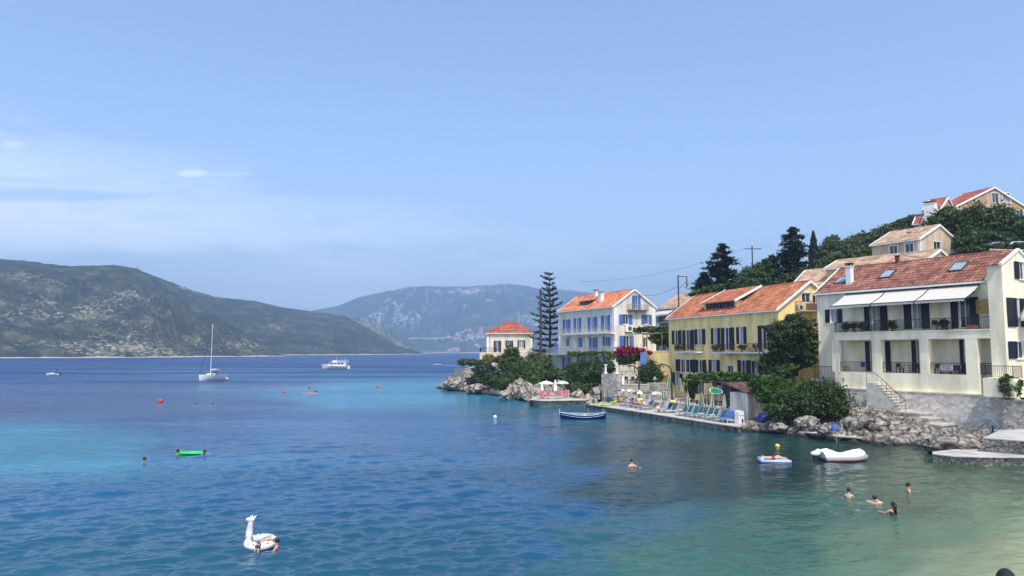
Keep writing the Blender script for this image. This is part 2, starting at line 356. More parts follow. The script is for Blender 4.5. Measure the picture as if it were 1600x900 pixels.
# ------------------------------------------------------------------ far hills
def hillmat(name, green, green2, rock, rockamt, scale, shore=3.0):
    m, t, p, o = newmat(name); lk = t.links.new
    geo = t.nodes.new('ShaderNodeNewGeometry')
    def N(s, d, r=.6, st=(1, 1, 1)):
        mp = t.nodes.new('ShaderNodeMapping'); mp.inputs['Scale'].default_value = st; lk(geo.outputs['Position'], mp.inputs[0])
        n = t.nodes.new('ShaderNodeTexNoise'); n.inputs['Scale'].default_value = s * scale; n.inputs['Detail'].default_value = d; n.inputs['Roughness'].default_value = r
        lk(mp.outputs[0], n.inputs['Vector']); return n.outputs[0]
    big = N(.006, 5, .6); fine = N(.13, 7, .8, (1, .6, 1.5)); mid = N(.02, 5, .6)
    g = ramp(t, [(.36, green), (.54, green2), (.66, (green2[0] * 2.5, green2[1] * 2.0, green2[2] * 1.6))]); lk(mid, g.inputs[0])
    at = t.nodes.new('ShaderNodeAttribute'); at.attribute_name = 'rock'
    amt = mth(t, 'ADD', mth(t, 'MULTIPLY', mth(t, 'SUBTRACT', big, .5), 1.5), mth(t, 'MULTIPLY', mth(t, 'SUBTRACT', fine, .5), 3.4))
    amt = mth(t, 'ADD', mth(t, 'ADD', amt, rockamt), at.outputs['Fac'])
    f = smooth(t, amt, .0, .30)
    rc = ramp(t, [(.3, tuple(c * .7 for c in rock)), (.7, rock)]); lk(fine, rc.inputs[0])
    mx = t.nodes.new('ShaderNodeMix'); mx.data_type = 'RGBA'; lk(f, mx.inputs[0]); lk(g.outputs[0], mx.inputs[6]); lk(rc.outputs[0], mx.inputs[7])
    s = t.nodes.new('ShaderNodeSeparateXYZ'); lk(geo.outputs['Position'], s.inputs[0])
    sh = mth(t, 'SUBTRACT', 1.0, smooth(t, mth(t, 'ADD', s.outputs[2], mth(t, 'MULTIPLY', mth(t, 'SUBTRACT', mid, .5), -shore * 3)), shore * .6, shore * 1.2))
    m2 = t.nodes.new('ShaderNodeMix'); m2.data_type = 'RGBA'; lk(sh, m2.inputs[0]); lk(mx.outputs[2], m2.inputs[6]); m2.inputs[7].default_value = (.50, .45, .38, 1)
    lk(m2.outputs[2], p.inputs['Base Color']); p.inputs['Roughness'].default_value = .95; p.inputs['Specular IOR Level'].default_value = .1
    b = t.nodes.new('ShaderNodeBump'); b.inputs['Strength'].default_value = .8; b.inputs['Distance'].default_value = 5 / scale * .6; lk(fine, b.inputs['Height']); lk(b.outputs[0], p.inputs['Normal'])
    return m
def hill(name, x0, x1, ridge, shore, rY, m, nu=260, nv=90, amp=.12, seed=0, rockf=None, gul=1.0):
    """ridge: [(px, py)], rY: [(px, distance)], shore: [(px, distance)] - heights follow from the skyline at its distance"""
    P = np.zeros((nu, nv, 3)); rk = np.zeros((nu, nv))
    for i in range(nu):
        px = x0 + (x1 - x0) * i / (nu - 1)
        yr = interp(px, ridge); Yr = interp(px, rY); Ys = min(interp(px, shore), Yr * .97); top = max(PY(px, yr, Yr).z, 2)
        for j in range(nv):
            t = j / (nv - 1) * 1.5
            if t <= 1: Y = Ys + (Yr - Ys) * t; z = top * (1.18 * t - .18 * t * t) if name != 'mountain' else top * (.35 * t + .65 * t * t * (3 - 2 * t))
            else: Y = Yr + (Yr - Ys) * (t - 1) * 1.3; z = top * (1 - (t - 1) * 1.9)
            X = ray(px, yr).x * Y
            k = 1.0 / max(top, 40)
            g = fract(X * k * 1.1 + seed, Y * k * .38, seed, 5, .9)
            rdg = 1 - abs(fract(X * k * 2.1 - seed, Y * k * .6, seed + 4, 4, .8)) * 1.6
            env = min(1, t * 3.2) * (min(1, (t - 1) * 1.5 + .04) if t > 1 else min(1, (1 - t) * 2.2 + .04))
            z2 = z + top * amp * env * (g * 1.1 + (rdg - .6) * .9 * gul)
            fr = fract(X * k * 14, Y * k * 8, 3, 4) * top * .028
            z2 += fr * min(1, t * 4) * (.25 if t > 1 else min(1, (1 - t) * 4 + .25))
            if t == 0: z2 = -1.0
            P[i, j] = (X, Y, max(z2, -1.0) if t <= 1 else z2)
            rk[i, j] = rockf(px, t, g, rdg) if rockf else 0
    return tag(grid_mesh(name, P, m, {'rock': rk}, flip=False), kind='structure')
G1, G2 = (.018, .028, .021), (.042, .050, .032)
mA = hillmat('hill_scrub', G1, G2, (.36, .33, .25), -.22, 1.5, 1.1)
mB = hillmat('hill_scrub_back', (.020, .030, .022), (.038, .046, .028), (.32, .29, .24), -.34, 1.1, 1.4)
mC = hillmat('headland_scrub', (.022, .042, .016), (.045, .060, .026), (.38, .33, .28), -.12, 1.0, 2.2)
mD = hillmat('mountain_scrub', (.020, .036, .024), (.050, .066, .040), (.60, .55, .52), -.28, .30, 4)
hill('hill_near', -420, 445, [(-420, 398), (0, 403), (30, 406), (100, 414), (140, 415), (180, 414), (215, 420), (240, 432), (270, 455), (300, 480), (330, 490), (355, 503), (400, 530), (445, 553)],
     [(-420, 700), (0, 790), (100, 830), (215, 880), (300, 950), (440, 1120)], [(-420, 1350), (215, 1400), (300, 1300), (445, 1180)], mA, nu=330, amp=.13, seed=2.3,
     rockf=lambda px, t, g, r: (.06 * math.exp(-((t - .42) / .28) ** 2) * (1 if px > 40 else .5) - .40 * max(0, t - .62) * 2) + (.12 if px > 290 else 0) + (.1 if t < .1 else 0))
hill('hill_back', 120, 660, [(120, 418), (200, 420), (225, 424), (250, 434), (300, 453), (340, 464), (400, 470), (440, 480), (490, 486.5), (540, 493), (580, 515), (620, 540), (660, 551)],
     [(120, 1300), (440, 1450), (560, 1650), (660, 2000)], [(120, 1650), (300, 1800), (490, 2150), (660, 2200)], mB, nu=240, amp=.08, seed=7.1,
     rockf=lambda px, t, g, r: (.34 if t > .93 and px > 280 else 0) + (.12 if t < .5 and px < 520 else -.05))
hill('headland', 470, 672, [(470, 551), (500, 535), (520, 510), (538, 496), (560, 496.5), (596, 508), (617, 523), (636, 538), (655, 549), (672, 551.8)],
     [(470, 1700), (560, 2150), (672, 2700)], [(470, 1900), (560, 2500), (672, 2800)], mC, nu=160, nv=60, amp=.13, seed=4.4, rockf=lambda px, t, g, r: .16 if px > 530 else 0)
hill('mountain', 420, 1150, [(420, 500), (491, 485), (530, 477), (565, 463), (600, 456), (635, 449), (675, 446.5), (727, 447.5), (795, 444.5), (840, 450), (895, 453), (960, 462), (1040, 485), (1150, 549)],
     [(420, 3300), (700, 3700), (1150, 3900)], [(420, 5200), (800, 6200), (1150, 6400)], mD, nu=340, nv=130, amp=.13, seed=11.7,
     rockf=lambda px, t, g, r: .62 * max(0, t - .86) * 7 * (1 if px > 610 else .15) + (.30 if .35 < t < .8 and r > .72 else 0))
# ------------------------------------------------------------------ shared materials
WHITE = M('white_paint', (.78, .77, .73), .6, .06)
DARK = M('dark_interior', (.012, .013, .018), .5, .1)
GLASS = M('window_glass', (.03, .045, .065), .08, .1, spec=.6)
NAVY = M('navy_shutter_paint', (.010, .011, .028), .55, .1)
BLUE = M('blue_shutter_paint', (.075, .19, .52), .55, .12)
IRON = M('black_iron', (.018, .018, .02), .5, .1)
CONC = M('concrete', (.46, .43, .38), .9, .25, 1.5, .3)
TERRA = tilemat('terracotta_tiles', [(.30, .10, .055), (.43, .155, .080), (.50, .20, .105), (.58, .30, .19)])
TERRA_NEAR = tilemat('weathered_terracotta_tiles', [(.17, .062, .045), (.26, .112, .08), (.32, .15, .105), (.42, .23, .165)])
TERRA_LIGHT = tilemat('light_terracotta_tiles', [(.44, .13, .065), (.60, .22, .11), (.66, .27, .14), (.74, .38, .22)])
TAN_TILE = tilemat('tan_tiles', [(.38, .25, .16), (.48, .33, .22), (.54, .39, .27), (.62, .49, .37)])
RED_TILE = tilemat('red_tiles', [(.32, .095, .065), (.43, .14, .09), (.50, .20, .13)])
STONE = stonemat('rubble_stone', (.62, .58, .50), (.32, .29, .25), 2.8, (.26, .24, .21))
STONE_PALE = stonemat('whitewashed_rubble', (.78, .73, .65), (.50, .46, .40), 3.0, (.50, .47, .41), edge=.04, g0=.78)
QUAYSTONE = stonemat('quay_masonry', (.56, .53, .48), (.34, .32, .28), 2.9, (.10, .09, .08), 1.5, .07, .9)
def wallmat(name, col, var=.24):
    return M(name, col, .88, var, .9, .35, stretch=(1, 1, .30), bscale=9)
W_BLUE = wallmat('buff_stucco', (.64, .60, .50)); W_YEL = wallmat('yellow_stucco', (.85, .65, .28)); W_CREAM = wallmat('cream_stucco', (.86, .79, .58), .24)
W_VILLA = wallmat('ivory_stucco', (.62, .57, .44)); W_TAN = wallmat('tan_stucco', (.56, .45, .30)); W_GREY = wallmat('grey_stucco', (.55, .54, .52)); W_OCHRE = wallmat('ochre_stucco', (.46, .31, .20))
rng = random.Random(5); CURT = M('net_curtain', (.30, .31, .33), .5, .3, 5)

def clip_poly(poly, a, b, c):   # keep a*x + b*y <= c
    o = []
    for i in range(len(poly)):
        p, q = poly[i], poly[(i + 1) % len(poly)]
        dp, dq = a * p[0] + b * p[1] - c, a * q[0] + b * q[1] - c
        if dp <= 0: o.append(p)
        if (dp < 0 < dq) or (dq < 0 < dp): t = dp / (dp - dq); o.append((p[0] + (q[0] - p[0]) * t, p[1] + (q[1] - p[1]) * t))
    return o
class House:
    """local frame: facade plane y=0 faces -y, near gable plane x=0 faces +x, body runs to x=-L and y=D"""
    def __init__(s, name, px, Y, dirx, label, cat='house', group=None, base=(0, 0), X=None):
        x = (px - 800) / F * Y if X is None else X
        u = Vector((dirx, 1)).normalized()              # towards the far end
        s.o = Vector((x, Y, 0)); s.rz = math.atan2(-u.y, -u.x)
        s.M = Matrix.Translation(s.o) @ Matrix.Rotation(s.rz, 4, 'Z'); s.Mi = s.M.inverted()
        s.root = empty(name, s.o, s.rz, label, cat, group)
        s.faces = {}
    def hit(s, kind, k, px, py):
        d = s.Mi.to_3x3() @ ray(px, py); c = s.Mi @ Vector((0, 0, CAMH))
        if kind == 'f': t = (k - c.y) / d.y; p = c + d * t; return p.x, p.z
        t = (k - c.x) / d.x; p = c + d * t; return p.y, p.z
    def P(s, kind, k, a, z, out=0.0):
        return Vector((a, k - out, z)) if kind == 'f' else Vector((k + out, a, z))
    def fbox(s, mb, kind, k, a0, a1, z0, z1, d0, d1, mi=0):
        if kind == 'f': mb.box(a0, a1, k - d1, k - d0, z0, z1, mi)
        else: mb.box(k + d0, k + d1, a0, a1, z0, z1, mi)
    def rect(s, kind, k, b):
        """photo box (px0, px1, py0, py1) -> rectangle on the face"""
        ym = (b[2] + b[3]) / 2; xm = (b[0] + b[1]) / 2
        a0 = s.hit(kind, k, b[0], ym)[0]; a1 = s.hit(kind, k, b[1], ym)[0]
        z1 = s.hit(kind, k, xm, b[2])[1]; z0 = s.hit(kind, k, xm, b[3])[1]
        return min(a0, a1), max(a0, a1), z0, z1
    def wall(s, mb, kind, k, a0, a1, z0, z1, holes=(), gable=None, depth=.16, flip=False):
        """wall sheet with real openings; gable = (a_left, z_left, a_peak, z_peak, a_right, z_right)"""
        top = gable[3] if gable else z1
        hs = []
        for h in holes: hs.append((max(h[0], a0 + .02), min(h[1], a1 - .02), max(h[2], z0 + .01), h[3]))
        A = sorted(set([a0, a1] + [v for h in hs for v in h[:2]])); Z = sorted(set([z0, top] + [v for h in hs for v in h[2:4]]))
        for i in range(len(A) - 1):
            for j in range(len(Z) - 1):
                ca, cz = (A[i] + A[i + 1]) / 2, (Z[j] + Z[j + 1]) / 2
                if any(h[0] < ca < h[1] and h[2] < cz < h[3] for h in hs): continue
                poly = [(A[i], Z[j]), (A[i + 1], Z[j]), (A[i + 1], Z[j + 1]), (A[i], Z[j + 1])]
                if gable:
                    al, zl, ap, zp, ar, zr = gable
                    for (x1, y1, x2, y2) in ((al, zl, ap, zp), (ap, zp, ar, zr)):
                        nx, ny = -(y2 - y1), (x2 - x1); poly = clip_poly(poly, nx, ny, nx * x1 + ny * y1) if poly else poly
                if len(poly) > 2: mb.poly([s.P(kind, k, a, z) for a, z in poly])
        for h in hs:
            f, b = 0.0, -depth
            for (p, q) in (((h[0], h[2]), (h[0], h[3])), ((h[1], h[3]), (h[1], h[2])), ((h[0], h[3]), (h[1], h[3])), ((h[1], h[2]), (h[0], h[2]))):
                mb.poly([s.P(kind, k, *p, f), s.P(kind, k, *q, f), s.P(kind, k, *q, b), s.P(kind, k, *p, b)])
    def window(s, kind, k, b, mode='open', door=False, shut=NAVY, frame=WHITE, frac=.27, surround=True, bars=1, parent=None, name=None, cap=True, rectv=None):
        a0, a1, z0, z1 = rectv or s.rect(kind, k, b); W = a1 - a0; H = z1 - z0
        if W < .3: W = .3; a1 = a0 + W
        if mode == 'open': h0, h1 = a0 + W * frac, a1 - W * frac
        elif mode == 'left': h0, h1 = a0 + W * frac, a1
        elif mode == 'right': h0, h1 = a0, a1 - W * frac
        else: h0, h1 = a0, a1
        root = parent or s.root
        w = MB()                                       # surround and sill stand proud of the wall, sashes sit in the reveal
        if surround:
            t = .10
            s.fbox(w, kind, k, h0 - t, h0, z0, z1 + t, .003, .035); s.fbox(w, kind, k, h1, h1 + t, z0, z1 + t, .003, .035); s.fbox(w, kind, k, h0, h1, z1, z1 + t, .003, .033)
            if cap: s.fbox(w, kind, k, h0 - .16, h1 + .16, z1 + t, z1 + t + .07, .003, .10)
        if not door: s.fbox(w, kind, k, h0 - .12, h1 + .12, z0 - .09, z0, .0, .12)
        wo = w.build(name or ('door' if door else 'window'), frame, root)
        if mode != 'closed':
            fr = MB(); q = .055; n = bars + 1
            s.fbox(fr, kind, k, h0, h0 + q, z0, z1, -.15, -.08); s.fbox(fr, kind, k, h1 - q, h1, z0, z1, -.15, -.08)
            s.fbox(fr, kind, k, h0 + q, h1 - q, z1 - q, z1, -.15, -.08); s.fbox(fr, kind, k, h0 + q, h1 - q, z0, z0 + q, -.15, -.08)
            for i in range(1, n):
                a = h0 + (h1 - h0) * i / n; s.fbox(fr, kind, k, a - q / 2, a + q / 2, z0 + q, z1 - q, -.149, -.083)
            fr.build('sash', frame, wo)
            g = MB(); g.poly([s.P(kind, k, a, z, -.12) for a, z in ((h0, z0), (h1, z0), (h1, z1), (h0, z1))]); g.build('pane', GLASS if rng.random() < .68 else CURT, wo)
        if mode in ('open', 'left', 'right', 'closed'):
            sides = {'open': ((a0, h0 - .0), (h1, a1)), 'left': ((a0, h0),), 'right': ((h1, a1),), 'closed': ((a0, (a0 + a1) / 2 - .01), ((a0 + a1) / 2 + .01, a1))}[mode]
            for x0, x1 in sides:
                m = MB(); fr_ = .05; n = max(3, int((z1 - z0) / .13)); d0, d1 = (.045, .085) if mode != 'closed' else (-.10, -.06)
                s.fbox(m, kind, k, x0, x0 + fr_, z0, z1, d0, d1 + .01); s.fbox(m, kind, k, x1 - fr_, x1, z0, z1, d0, d1 + .01)
                s.fbox(m, kind, k, x0 + fr_, x1 - fr_, z0, z1, d0, d0 + .012)
                for i in range(n + 1):
                    zz = z0 + (z1 - z0 - .05) * i / n; s.fbox(m, kind, k, x0 + fr_, x1 - fr_, zz, zz + .05, d0 + .014, d1)
                m.build('shutter', shut, wo)
        return (h0, h1, z0, z1)
    def rail(s, pts, z, h=.95, mat=IRON, name='railing', step=.13, parent=None, r=.016, post=.026):
        mb = MB()
        for i in range(len(pts) - 1):
            a, b = Vector((*pts[i], 0)), Vector((*pts[i + 1], 0)); n = max(1, int((b - a).length / step))
            mb.tube([a + Vector((0, 0, z + h)), b + Vector((0, 0, z + h))], .026, 5); mb.tube([a + Vector((0, 0, z + .09)), b + Vector((0, 0, z + .09))], .016, 4)
            for j in range(n + 1):
                p = a.lerp(b, j / n); e = j in (0, n)
                mb.tube([p + Vector((0, 0, z if e else z + .09)), p + Vector((0, 0, z + h))], post if e else r, 4, cap=False)
        return mb.build(name, mat, parent or s.root)
    def balcony(s, kind, k, a0, a1, z, d=1.1, brackets=2, slabmat=WHITE, railmat=IRON, closed=True, h=.95):
        sl = MB(); s.fbox(sl, kind, k, a0, a1, z - .16, z, .0, d); s.fbox(sl, kind, k, a0 - .05, a1 + .05, z - .06, z + .0, d, d + .05)
        o = sl.build('balcony', slabmat, s.root)
        for i in range(brackets):
            a = a0 + (a1 - a0) * (i + .5) / brackets; b = MB()
            for q in range(3): s.fbox(b, kind, k, a - .09, a + .09, z - .16 - .16 * (q + 1), z - .16 - .16 * q, .0, d * (.75 - .24 * q))
            b.build('bracket', slabmat, o)
        t = d - .06
        pts = [s.P(kind, k, a0 + .05, 0, 0.02), s.P(kind, k, a0 + .05, 0, t), s.P(kind, k, a1 - .05, 0, t), s.P(kind, k, a1 - .05, 0, 0.02)]
        s.rail([(p.x, p.y) for p in pts], z, h, railmat, parent=o)
        return o
def tiled(P0, e1, e2, w, l, m, name='roof', parent=None, clip=None, pitch=.27, row=.40, seed=1, amp=.05, thick=.10):
    """barrel tiles on a slope: e1 along the eave, e2 up the slope; clip(a, b) keeps what lies inside hips"""
    e1 = Vector(e1).normalized(); e2 = Vector(e2).normalized(); n = e1.cross(e2); n = n if n.z > 0 else -n
    nc = max(2, int(w / pitch)); nr = max(2, int(l / row)); pw, pr = w / nc, l / nr; r_ = random.Random(seed)
    V, Fc, Rn = [], [], []; P0 = Vector(P0); K = 4
    amp = amp * pitch / .27; prof = [amp * math.sin(math.pi * i / K) ** .8 if 0 < i < K else 0 for i in range(K + 1)]
    for j in range(nr):
        for i in range(nc):
            if clip and not clip((i + .5) * pw, (j + .5) * pr): continue
            b = len(V); rnd = min(1, max(0, r_.gauss(.45, .19))); lift = r_.uniform(0, .012)
            for (bb, up) in ((j * pr, .035 + lift), (min(l, (j + 1) * pr + .02), 0.0 + lift)):
                for q in range(K + 1): V.append(tuple(P0 + e1 * ((i + q / K) * pw) + e2 * bb + n * (prof[q] + up)))
            for q in range(K): Fc.append((b + q, b + q + 1, b + K + 2 + q, b + K + 1 + q)); Rn.append(rnd)
            c = len(V)                                  # the tile's open lower end
            for q in range(K + 1): V.append(tuple(P0 + e1 * ((i + q / K) * pw) + e2 * (j * pr) + n * (prof[q] - .0)))
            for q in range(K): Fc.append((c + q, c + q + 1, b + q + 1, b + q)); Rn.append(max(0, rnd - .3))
    me = bpy.data.meshes.new(name); me.from_pydata(V, [], Fc); a = me.attributes.new('rnd', 'FLOAT', 'FACE'); a.data.foreach_set('value', Rn)
    me.update(); return link(name, me, m, parent)
def gable_roof(H, x0, x1, y0, y1, ze, zr, yr, mat, ov=.35, ovx=.25, verge=WHITE, pitch=.27, row=.4, back=True, ridge=True, seed=3, name='roof'):
    """slopes from eaves at y0 and y1 (both at ze) to the ridge at (yr, zr)"""
    k = (zr - ze) / (yr - y0); ya = y0 - ov; za = ze - ov * k; sl = math.hypot(yr - ya, zr - za)
    r = tiled((x0 - ovx, ya, za), (1, 0, 0), (0, yr - ya, zr - za), x1 - x0 + 2 * ovx, sl, mat, name, H.root, pitch=pitch, row=row, seed=seed)
    k2 = (zr - ze) / (y1 - yr); yb = y1 + ov; zb = ze - ov * k2
    if back: tiled((x0 - ovx, yb, zb), (1, 0, 0), (0, yr - yb, zr - zb), x1 - x0 + 2 * ovx, math.hypot(yb - yr, zr - zb), mat, name, H.root, pitch=pitch, row=row, seed=seed + 1)
    u = MB()                                            # boarding under the tiles
    X0, X1 = x0 - ovx, x1 + ovx; t = .10
    u.poly([(X0, ya, za - .01), (X1, ya, za - .01), (X1, yr, zr - .01), (X0, yr, zr - .01)]); u.poly([(X0, yr, zr - .012), (X1, yr, zr - .012), (X1, yb, zb - .012), (X0, yb, zb - .012)])
    u.poly([(X0, ya, za - t), (X0, yr, zr - t), (X1, yr, zr - t), (X1, ya, za - t)]); u.poly([(X0, yr, zr - t), (X0, yb, zb - t), (X1, yb, zb - t), (X1, yr, zr - t)])
    u.build('soffit', WHITE, r)
    g = MB(); g.box(X0, X1, ya - .09, ya + .0, za - .16, za - .0); g.build('gutter', WHITE, r)
    for xs in (X0, X1):
        v = MB(); d = .11
        for (ay, az_, by, bz) in ((ya, za, yr, zr), (yb, zb, yr, zr)):
            v.poly([(xs - d, ay, az_ + .09), (xs + d, ay, az_ + .09), (xs + d, by, bz + .09), (xs - d, by, bz + .09)]); v.poly([(xs - d, ay, az_ - .16), (xs - d, by, bz - .16), (xs + d, by, bz - .16), (xs + d, ay, az_ - .16)])
            for q in (-d, d): v.poly([(xs + q, ay, az_ - .16), (xs + q, ay, az_ + .09), (xs + q, by, bz + .09), (xs + q, by, bz - .16)])
            v.poly([(xs - d, ay, az_ - .16), (xs + d, ay, az_ - .16), (xs + d, ay, az_ + .09), (xs - d, ay, az_ + .09)])
        v.build('verge', verge, r)
    if ridge:
        q = MB(); n = int((X1 - X0) / .38)
        for i in range(n):
            a = X0 + (X1 - X0) * i / n; q.tube([(a, yr, zr + .03), (a + (X1 - X0) / n + .03, yr, zr + .05)], .11, 8)
        q.build('ridge_tiles', mat, r)
    return r
def chimney(H, x, y, z0, z1, w=.6, d=.5, cap=TERRA, parent=None, mat=WHITE):
    b = MB(); b.box(x - w / 2, x + w / 2, y - d / 2, y + d / 2, z0, z1); b.box(x - w / 2 - .07, x + w / 2 + .07, y - d / 2 - .07, y + d / 2 + .07, z1, z1 + .08)
    o = b.build('chimney', mat, parent or H.root)
    c = MB()
    for sx in (-1, 1):
        for sy in (-1, 1): c.box(x + sx * w * .35 - .05, x + sx * w * .35 + .05, y + sy * d * .35 - .05, y + sy * d * .35 + .05, z1 + .08, z1 + .28)
    c.box(x - w / 2 - .1, x + w / 2 + .1, y - d / 2 - .1, y + d / 2 + .1, z1 + .28, z1 + .36)
    c.build('chimney_cap', cap, o); return o
def aircon(H, kind, k, b, parent=None):
    a0, a1, z0, z1 = H.rect(kind, k, b); m = MB(); H.fbox(m, kind, k, a0, a1, z0, z1, .08, .42)
    o = m.build('air_conditioner', WHITE, H.root)
    g = MB(); ca, cz, r = (a0 + a1) / 2 + (a1 - a0) * .08, (z0 + z1) / 2, (z1 - z0) * .36
    for q in range(4):
        rr = r * (1 - q * .24); pts = [H.P(kind, k, ca + rr * math.cos(t), cz + rr * math.sin(t), .432) for t in np.linspace(0, 2 * math.pi, 15)]
        g.tube(pts, .012, 4, cap=False)
    g.poly([H.P(kind, k, ca + r * math.cos(t), cz + r * math.sin(t), .424) for t in np.linspace(0, 2 * math.pi, 17)[:-1]]); g.build('fan_grille', M('grille_grey', (.12, .12, .12)), o)
    br = MB(); H.fbox(br, kind, k, a0 + .1, a0 + .14, z0 - .12, z0 - .001, .0, .4); H.fbox(br, kind, k, a1 - .14, a1 - .1, z0 - .12, z0 - .001, .0, .4); br.build('bracket', IRON, o)
def z5(x0, x1, y0, y1): return (740 + x0 / 4.5, 740 + x1 / 4.5, 400 + y0 / 4.5, 400 + y1 / 4.5)
def zb(x0, x1, y0, y1): return (860 + x0 / 6.428, 860 + x1 / 6.428, 460 + y0 / 6.428, 460 + y1 / 6.428)
def z4(x0, x1, y0, y1): return (1020 + x0 / 4.09, 1020 + x1 / 4.09, 460 + y0 / 4.09, 460 + y1 / 4.09)
def z2(x0, x1, y0, y1): return (1240 + x0 / 4.09, 1240 + x1 / 4.09, 460 + y0 / 4.09, 460 + y1 / 4.09)
def z1(x0, x1, y0, y1): return (1240 + x0 / 4.09, 1240 + x1 / 4.09, 280 + y0 / 4.09, 280 + y1 / 4.09)
def z3(x0, x1, y0, y1): return (1020 + x0 / 5.625, 1020 + x1 / 5.625, 340 + y0 / 5.625, 340 + y1 / 5.625)
def z7(x0, x1, y0, y1): return (740 + x0 / 5.625, 740 + x1 / 5.625, 480 + y0 / 5.625, 480 + y1 / 5.625)
def allrect(H, kind, k, specs, **kw):
    return [H.window(kind, k, b, **{**kw, **o}) for b, o in specs]

# ================================================================== the house with blue shutters
def blue_house():
    H = House('shuttered_house', 959, 112, -.484, 'three storey buff house with bright blue shutters and an orange tiled roof', 'house')
    L, D, ze, zr, yr = 17.0, 7.7, 14.05, 16.6, 3.8
    z_lo = 3.2
    top = [(zb(128, 203, 252, 386), {'door': True}), (zb(238, 313, 238, 382), {'door': True}), (zb(378, 470, 228, 372), {'door': True}), (zb(513, 607, 210, 362), {'door': True})]
    mid = [(zb(150, 188, 437, 522), {'mode': 'right', 'frac': .5}), (zb(262, 322, 433, 530), {'door': True, 'mode': 'right', 'frac': .5}), (zb(392, 475, 430, 575), {'door': True}), (zb(528, 607, 425, 518), {})]
    low = [(zb(123, 205, 630, 740), {'door': True}), (zb(270, 355, 628, 700), {}), (zb(395, 487, 628, 690), {}), (zb(535, 600, 625, 680), {})]
    holes = allrect(H, 'f', 0, top + mid + low, shut=BLUE, frac=.30)
    gab = [(zb(818, 903, 12, 148), {'door': True}), (zb(690, 822, 203, 300), {}), (zb(912, 1015, 205, 300), {}), (zb(692, 835, 418, 530), {}), (zb(935, 980, 437, 530), {'mode': 'bare', 'door': True})]
    gh = allrect(H, 'g', 0, gab, shut=BLUE, frac=.30)
    w = MB()
    H.wall(w, 'f', 0, -L, 0, z_lo, ze, holes); H.wall(w, 'g', 0, 0, D, z_lo, ze, gh, (0, ze, yr, zr, D, ze))
    H.wall(w, 'g', -L, 0, D, z_lo, ze, (), (0, ze, yr, zr, D, ze)); H.wall(w, 'f', D, -L, 0, z_lo, ze); w.build('wall', W_BLUE, H.root)
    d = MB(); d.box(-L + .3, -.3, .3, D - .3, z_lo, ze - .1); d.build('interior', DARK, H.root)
    q = MB(); s = .12; H.fbox(q, 'f', 0, -.55, s, z_lo, ze - .05, .003, .06); H.fbox(q, 'g', 0, -.06, .55, z_lo, ze - .05, .003, .06); q.build('corner_pilaster', WHITE, H.root)
    q = MB(); H.fbox(q, 'g', 0, D - .45, D + .06, z_lo, ze - .05, .003, .06); q.build('corner_pilaster', WHITE, H.root)
    q = MB(); H.fbox(q, 'f', 0, -L - .06, -L + .3, z_lo, ze - .05, .003, .06); q.build('corner_pilaster', WHITE, H.root)
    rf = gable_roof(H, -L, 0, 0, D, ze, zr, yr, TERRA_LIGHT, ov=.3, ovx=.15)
    ca, cz = H.hit('f', 1.6, 740 + 900 / 4.5, 400 + 325 / 4.5); chimney(H, ca, 1.5, 14.6, H.hit('f', 1.5, 940, 456)[1] - .3, .8, .6, parent=rf)
    ca, cz = H.hit('f', 3.2, 740 + 860 / 4.5, 400 + 290 / 4.5); chimney(H, ca, 3.2, 15.6, cz + .9, .7, .5, parent=rf)
    # little dormer with a red roof
    b = H.rect('f', .9, z5(745, 818, 318, 352)); m = MB(); m.box(b[0], b[1], .9, 3.0, b[2] - .2, b[3]); o = m.build('dormer', M('dormer_wood', (.10, .035, .025)), H.root)
    for i in range(3):
        g = MB(); xx = b[0] + .12 + (b[1] - b[0] - .2) * i / 3; g.box(xx, xx + (b[1] - b[0]) / 3 - .18, .88, .899, b[2], b[3] - .12); g.build('pane', GLASS, o)
    tiled((b[0] - .25, .6, b[3] - .02), (1, 0, 0), (0, 2.4, .55), b[1] - b[0] + .5, 2.5, TERRA_LIGHT, 'dormer_roof', o, pitch=.3)
    # balconies
    x0, zt = H.hit('f', -1.0, 740 + 590 / 4.5, 400 + 550 / 4.5); x1, _ = H.hit('f', -1.0, 740 + 968 / 4.5, 400 + 535 / 4.5)
    H.balcony('f', 0, x0, x1, 9.85, 1.15, 5, railmat=M('pale_iron', (.30, .31, .33)))
    H.balcony('f', 0, -L - 2.0, -.3, 6.62, 1.5, 0, railmat=MATS['pale_iron'])
    a0, a1, _, zz = H.rect('g', 0, zb(772, 958, 158, 175)); H.balcony('g', 0, a0, a1, zz + .02, .8, 0, slabmat=M('bracket_grey', (.16, .15, .14)), railmat=MATS['pale_iron'], h=.8)
    # blue garden door and low wing beyond the far corner
    m = MB(); m.box(-L - 2.0, -L - .01, .4, 3.4, 3.2, 6.45); o = m.build('side_wing', W_BLUE, H.root)
    H.window('f', .4, zb(10, 88, 627, 720), shut=BLUE, frac=.3, surround=True, rectv=(-L - 1.8, -L - .3, 4.0, 5.9), mode='closed')
    dm = MB(); dm.box(-L - 1.6, -L - .12, -.0, .06, 6.62, 8.3); dm.build('garden_door', BLUE, H.root)
    aircon(H, 'g', 0, zb(743, 812, 312, 376))
    p = MB(); p.tube([H.P('f', 0, -.75, z_lo, .08), H.P('f', 0, -.75, ze - .2, .08)], .04, 6); p.build('drainpipe', WHITE, H.root)
    return H
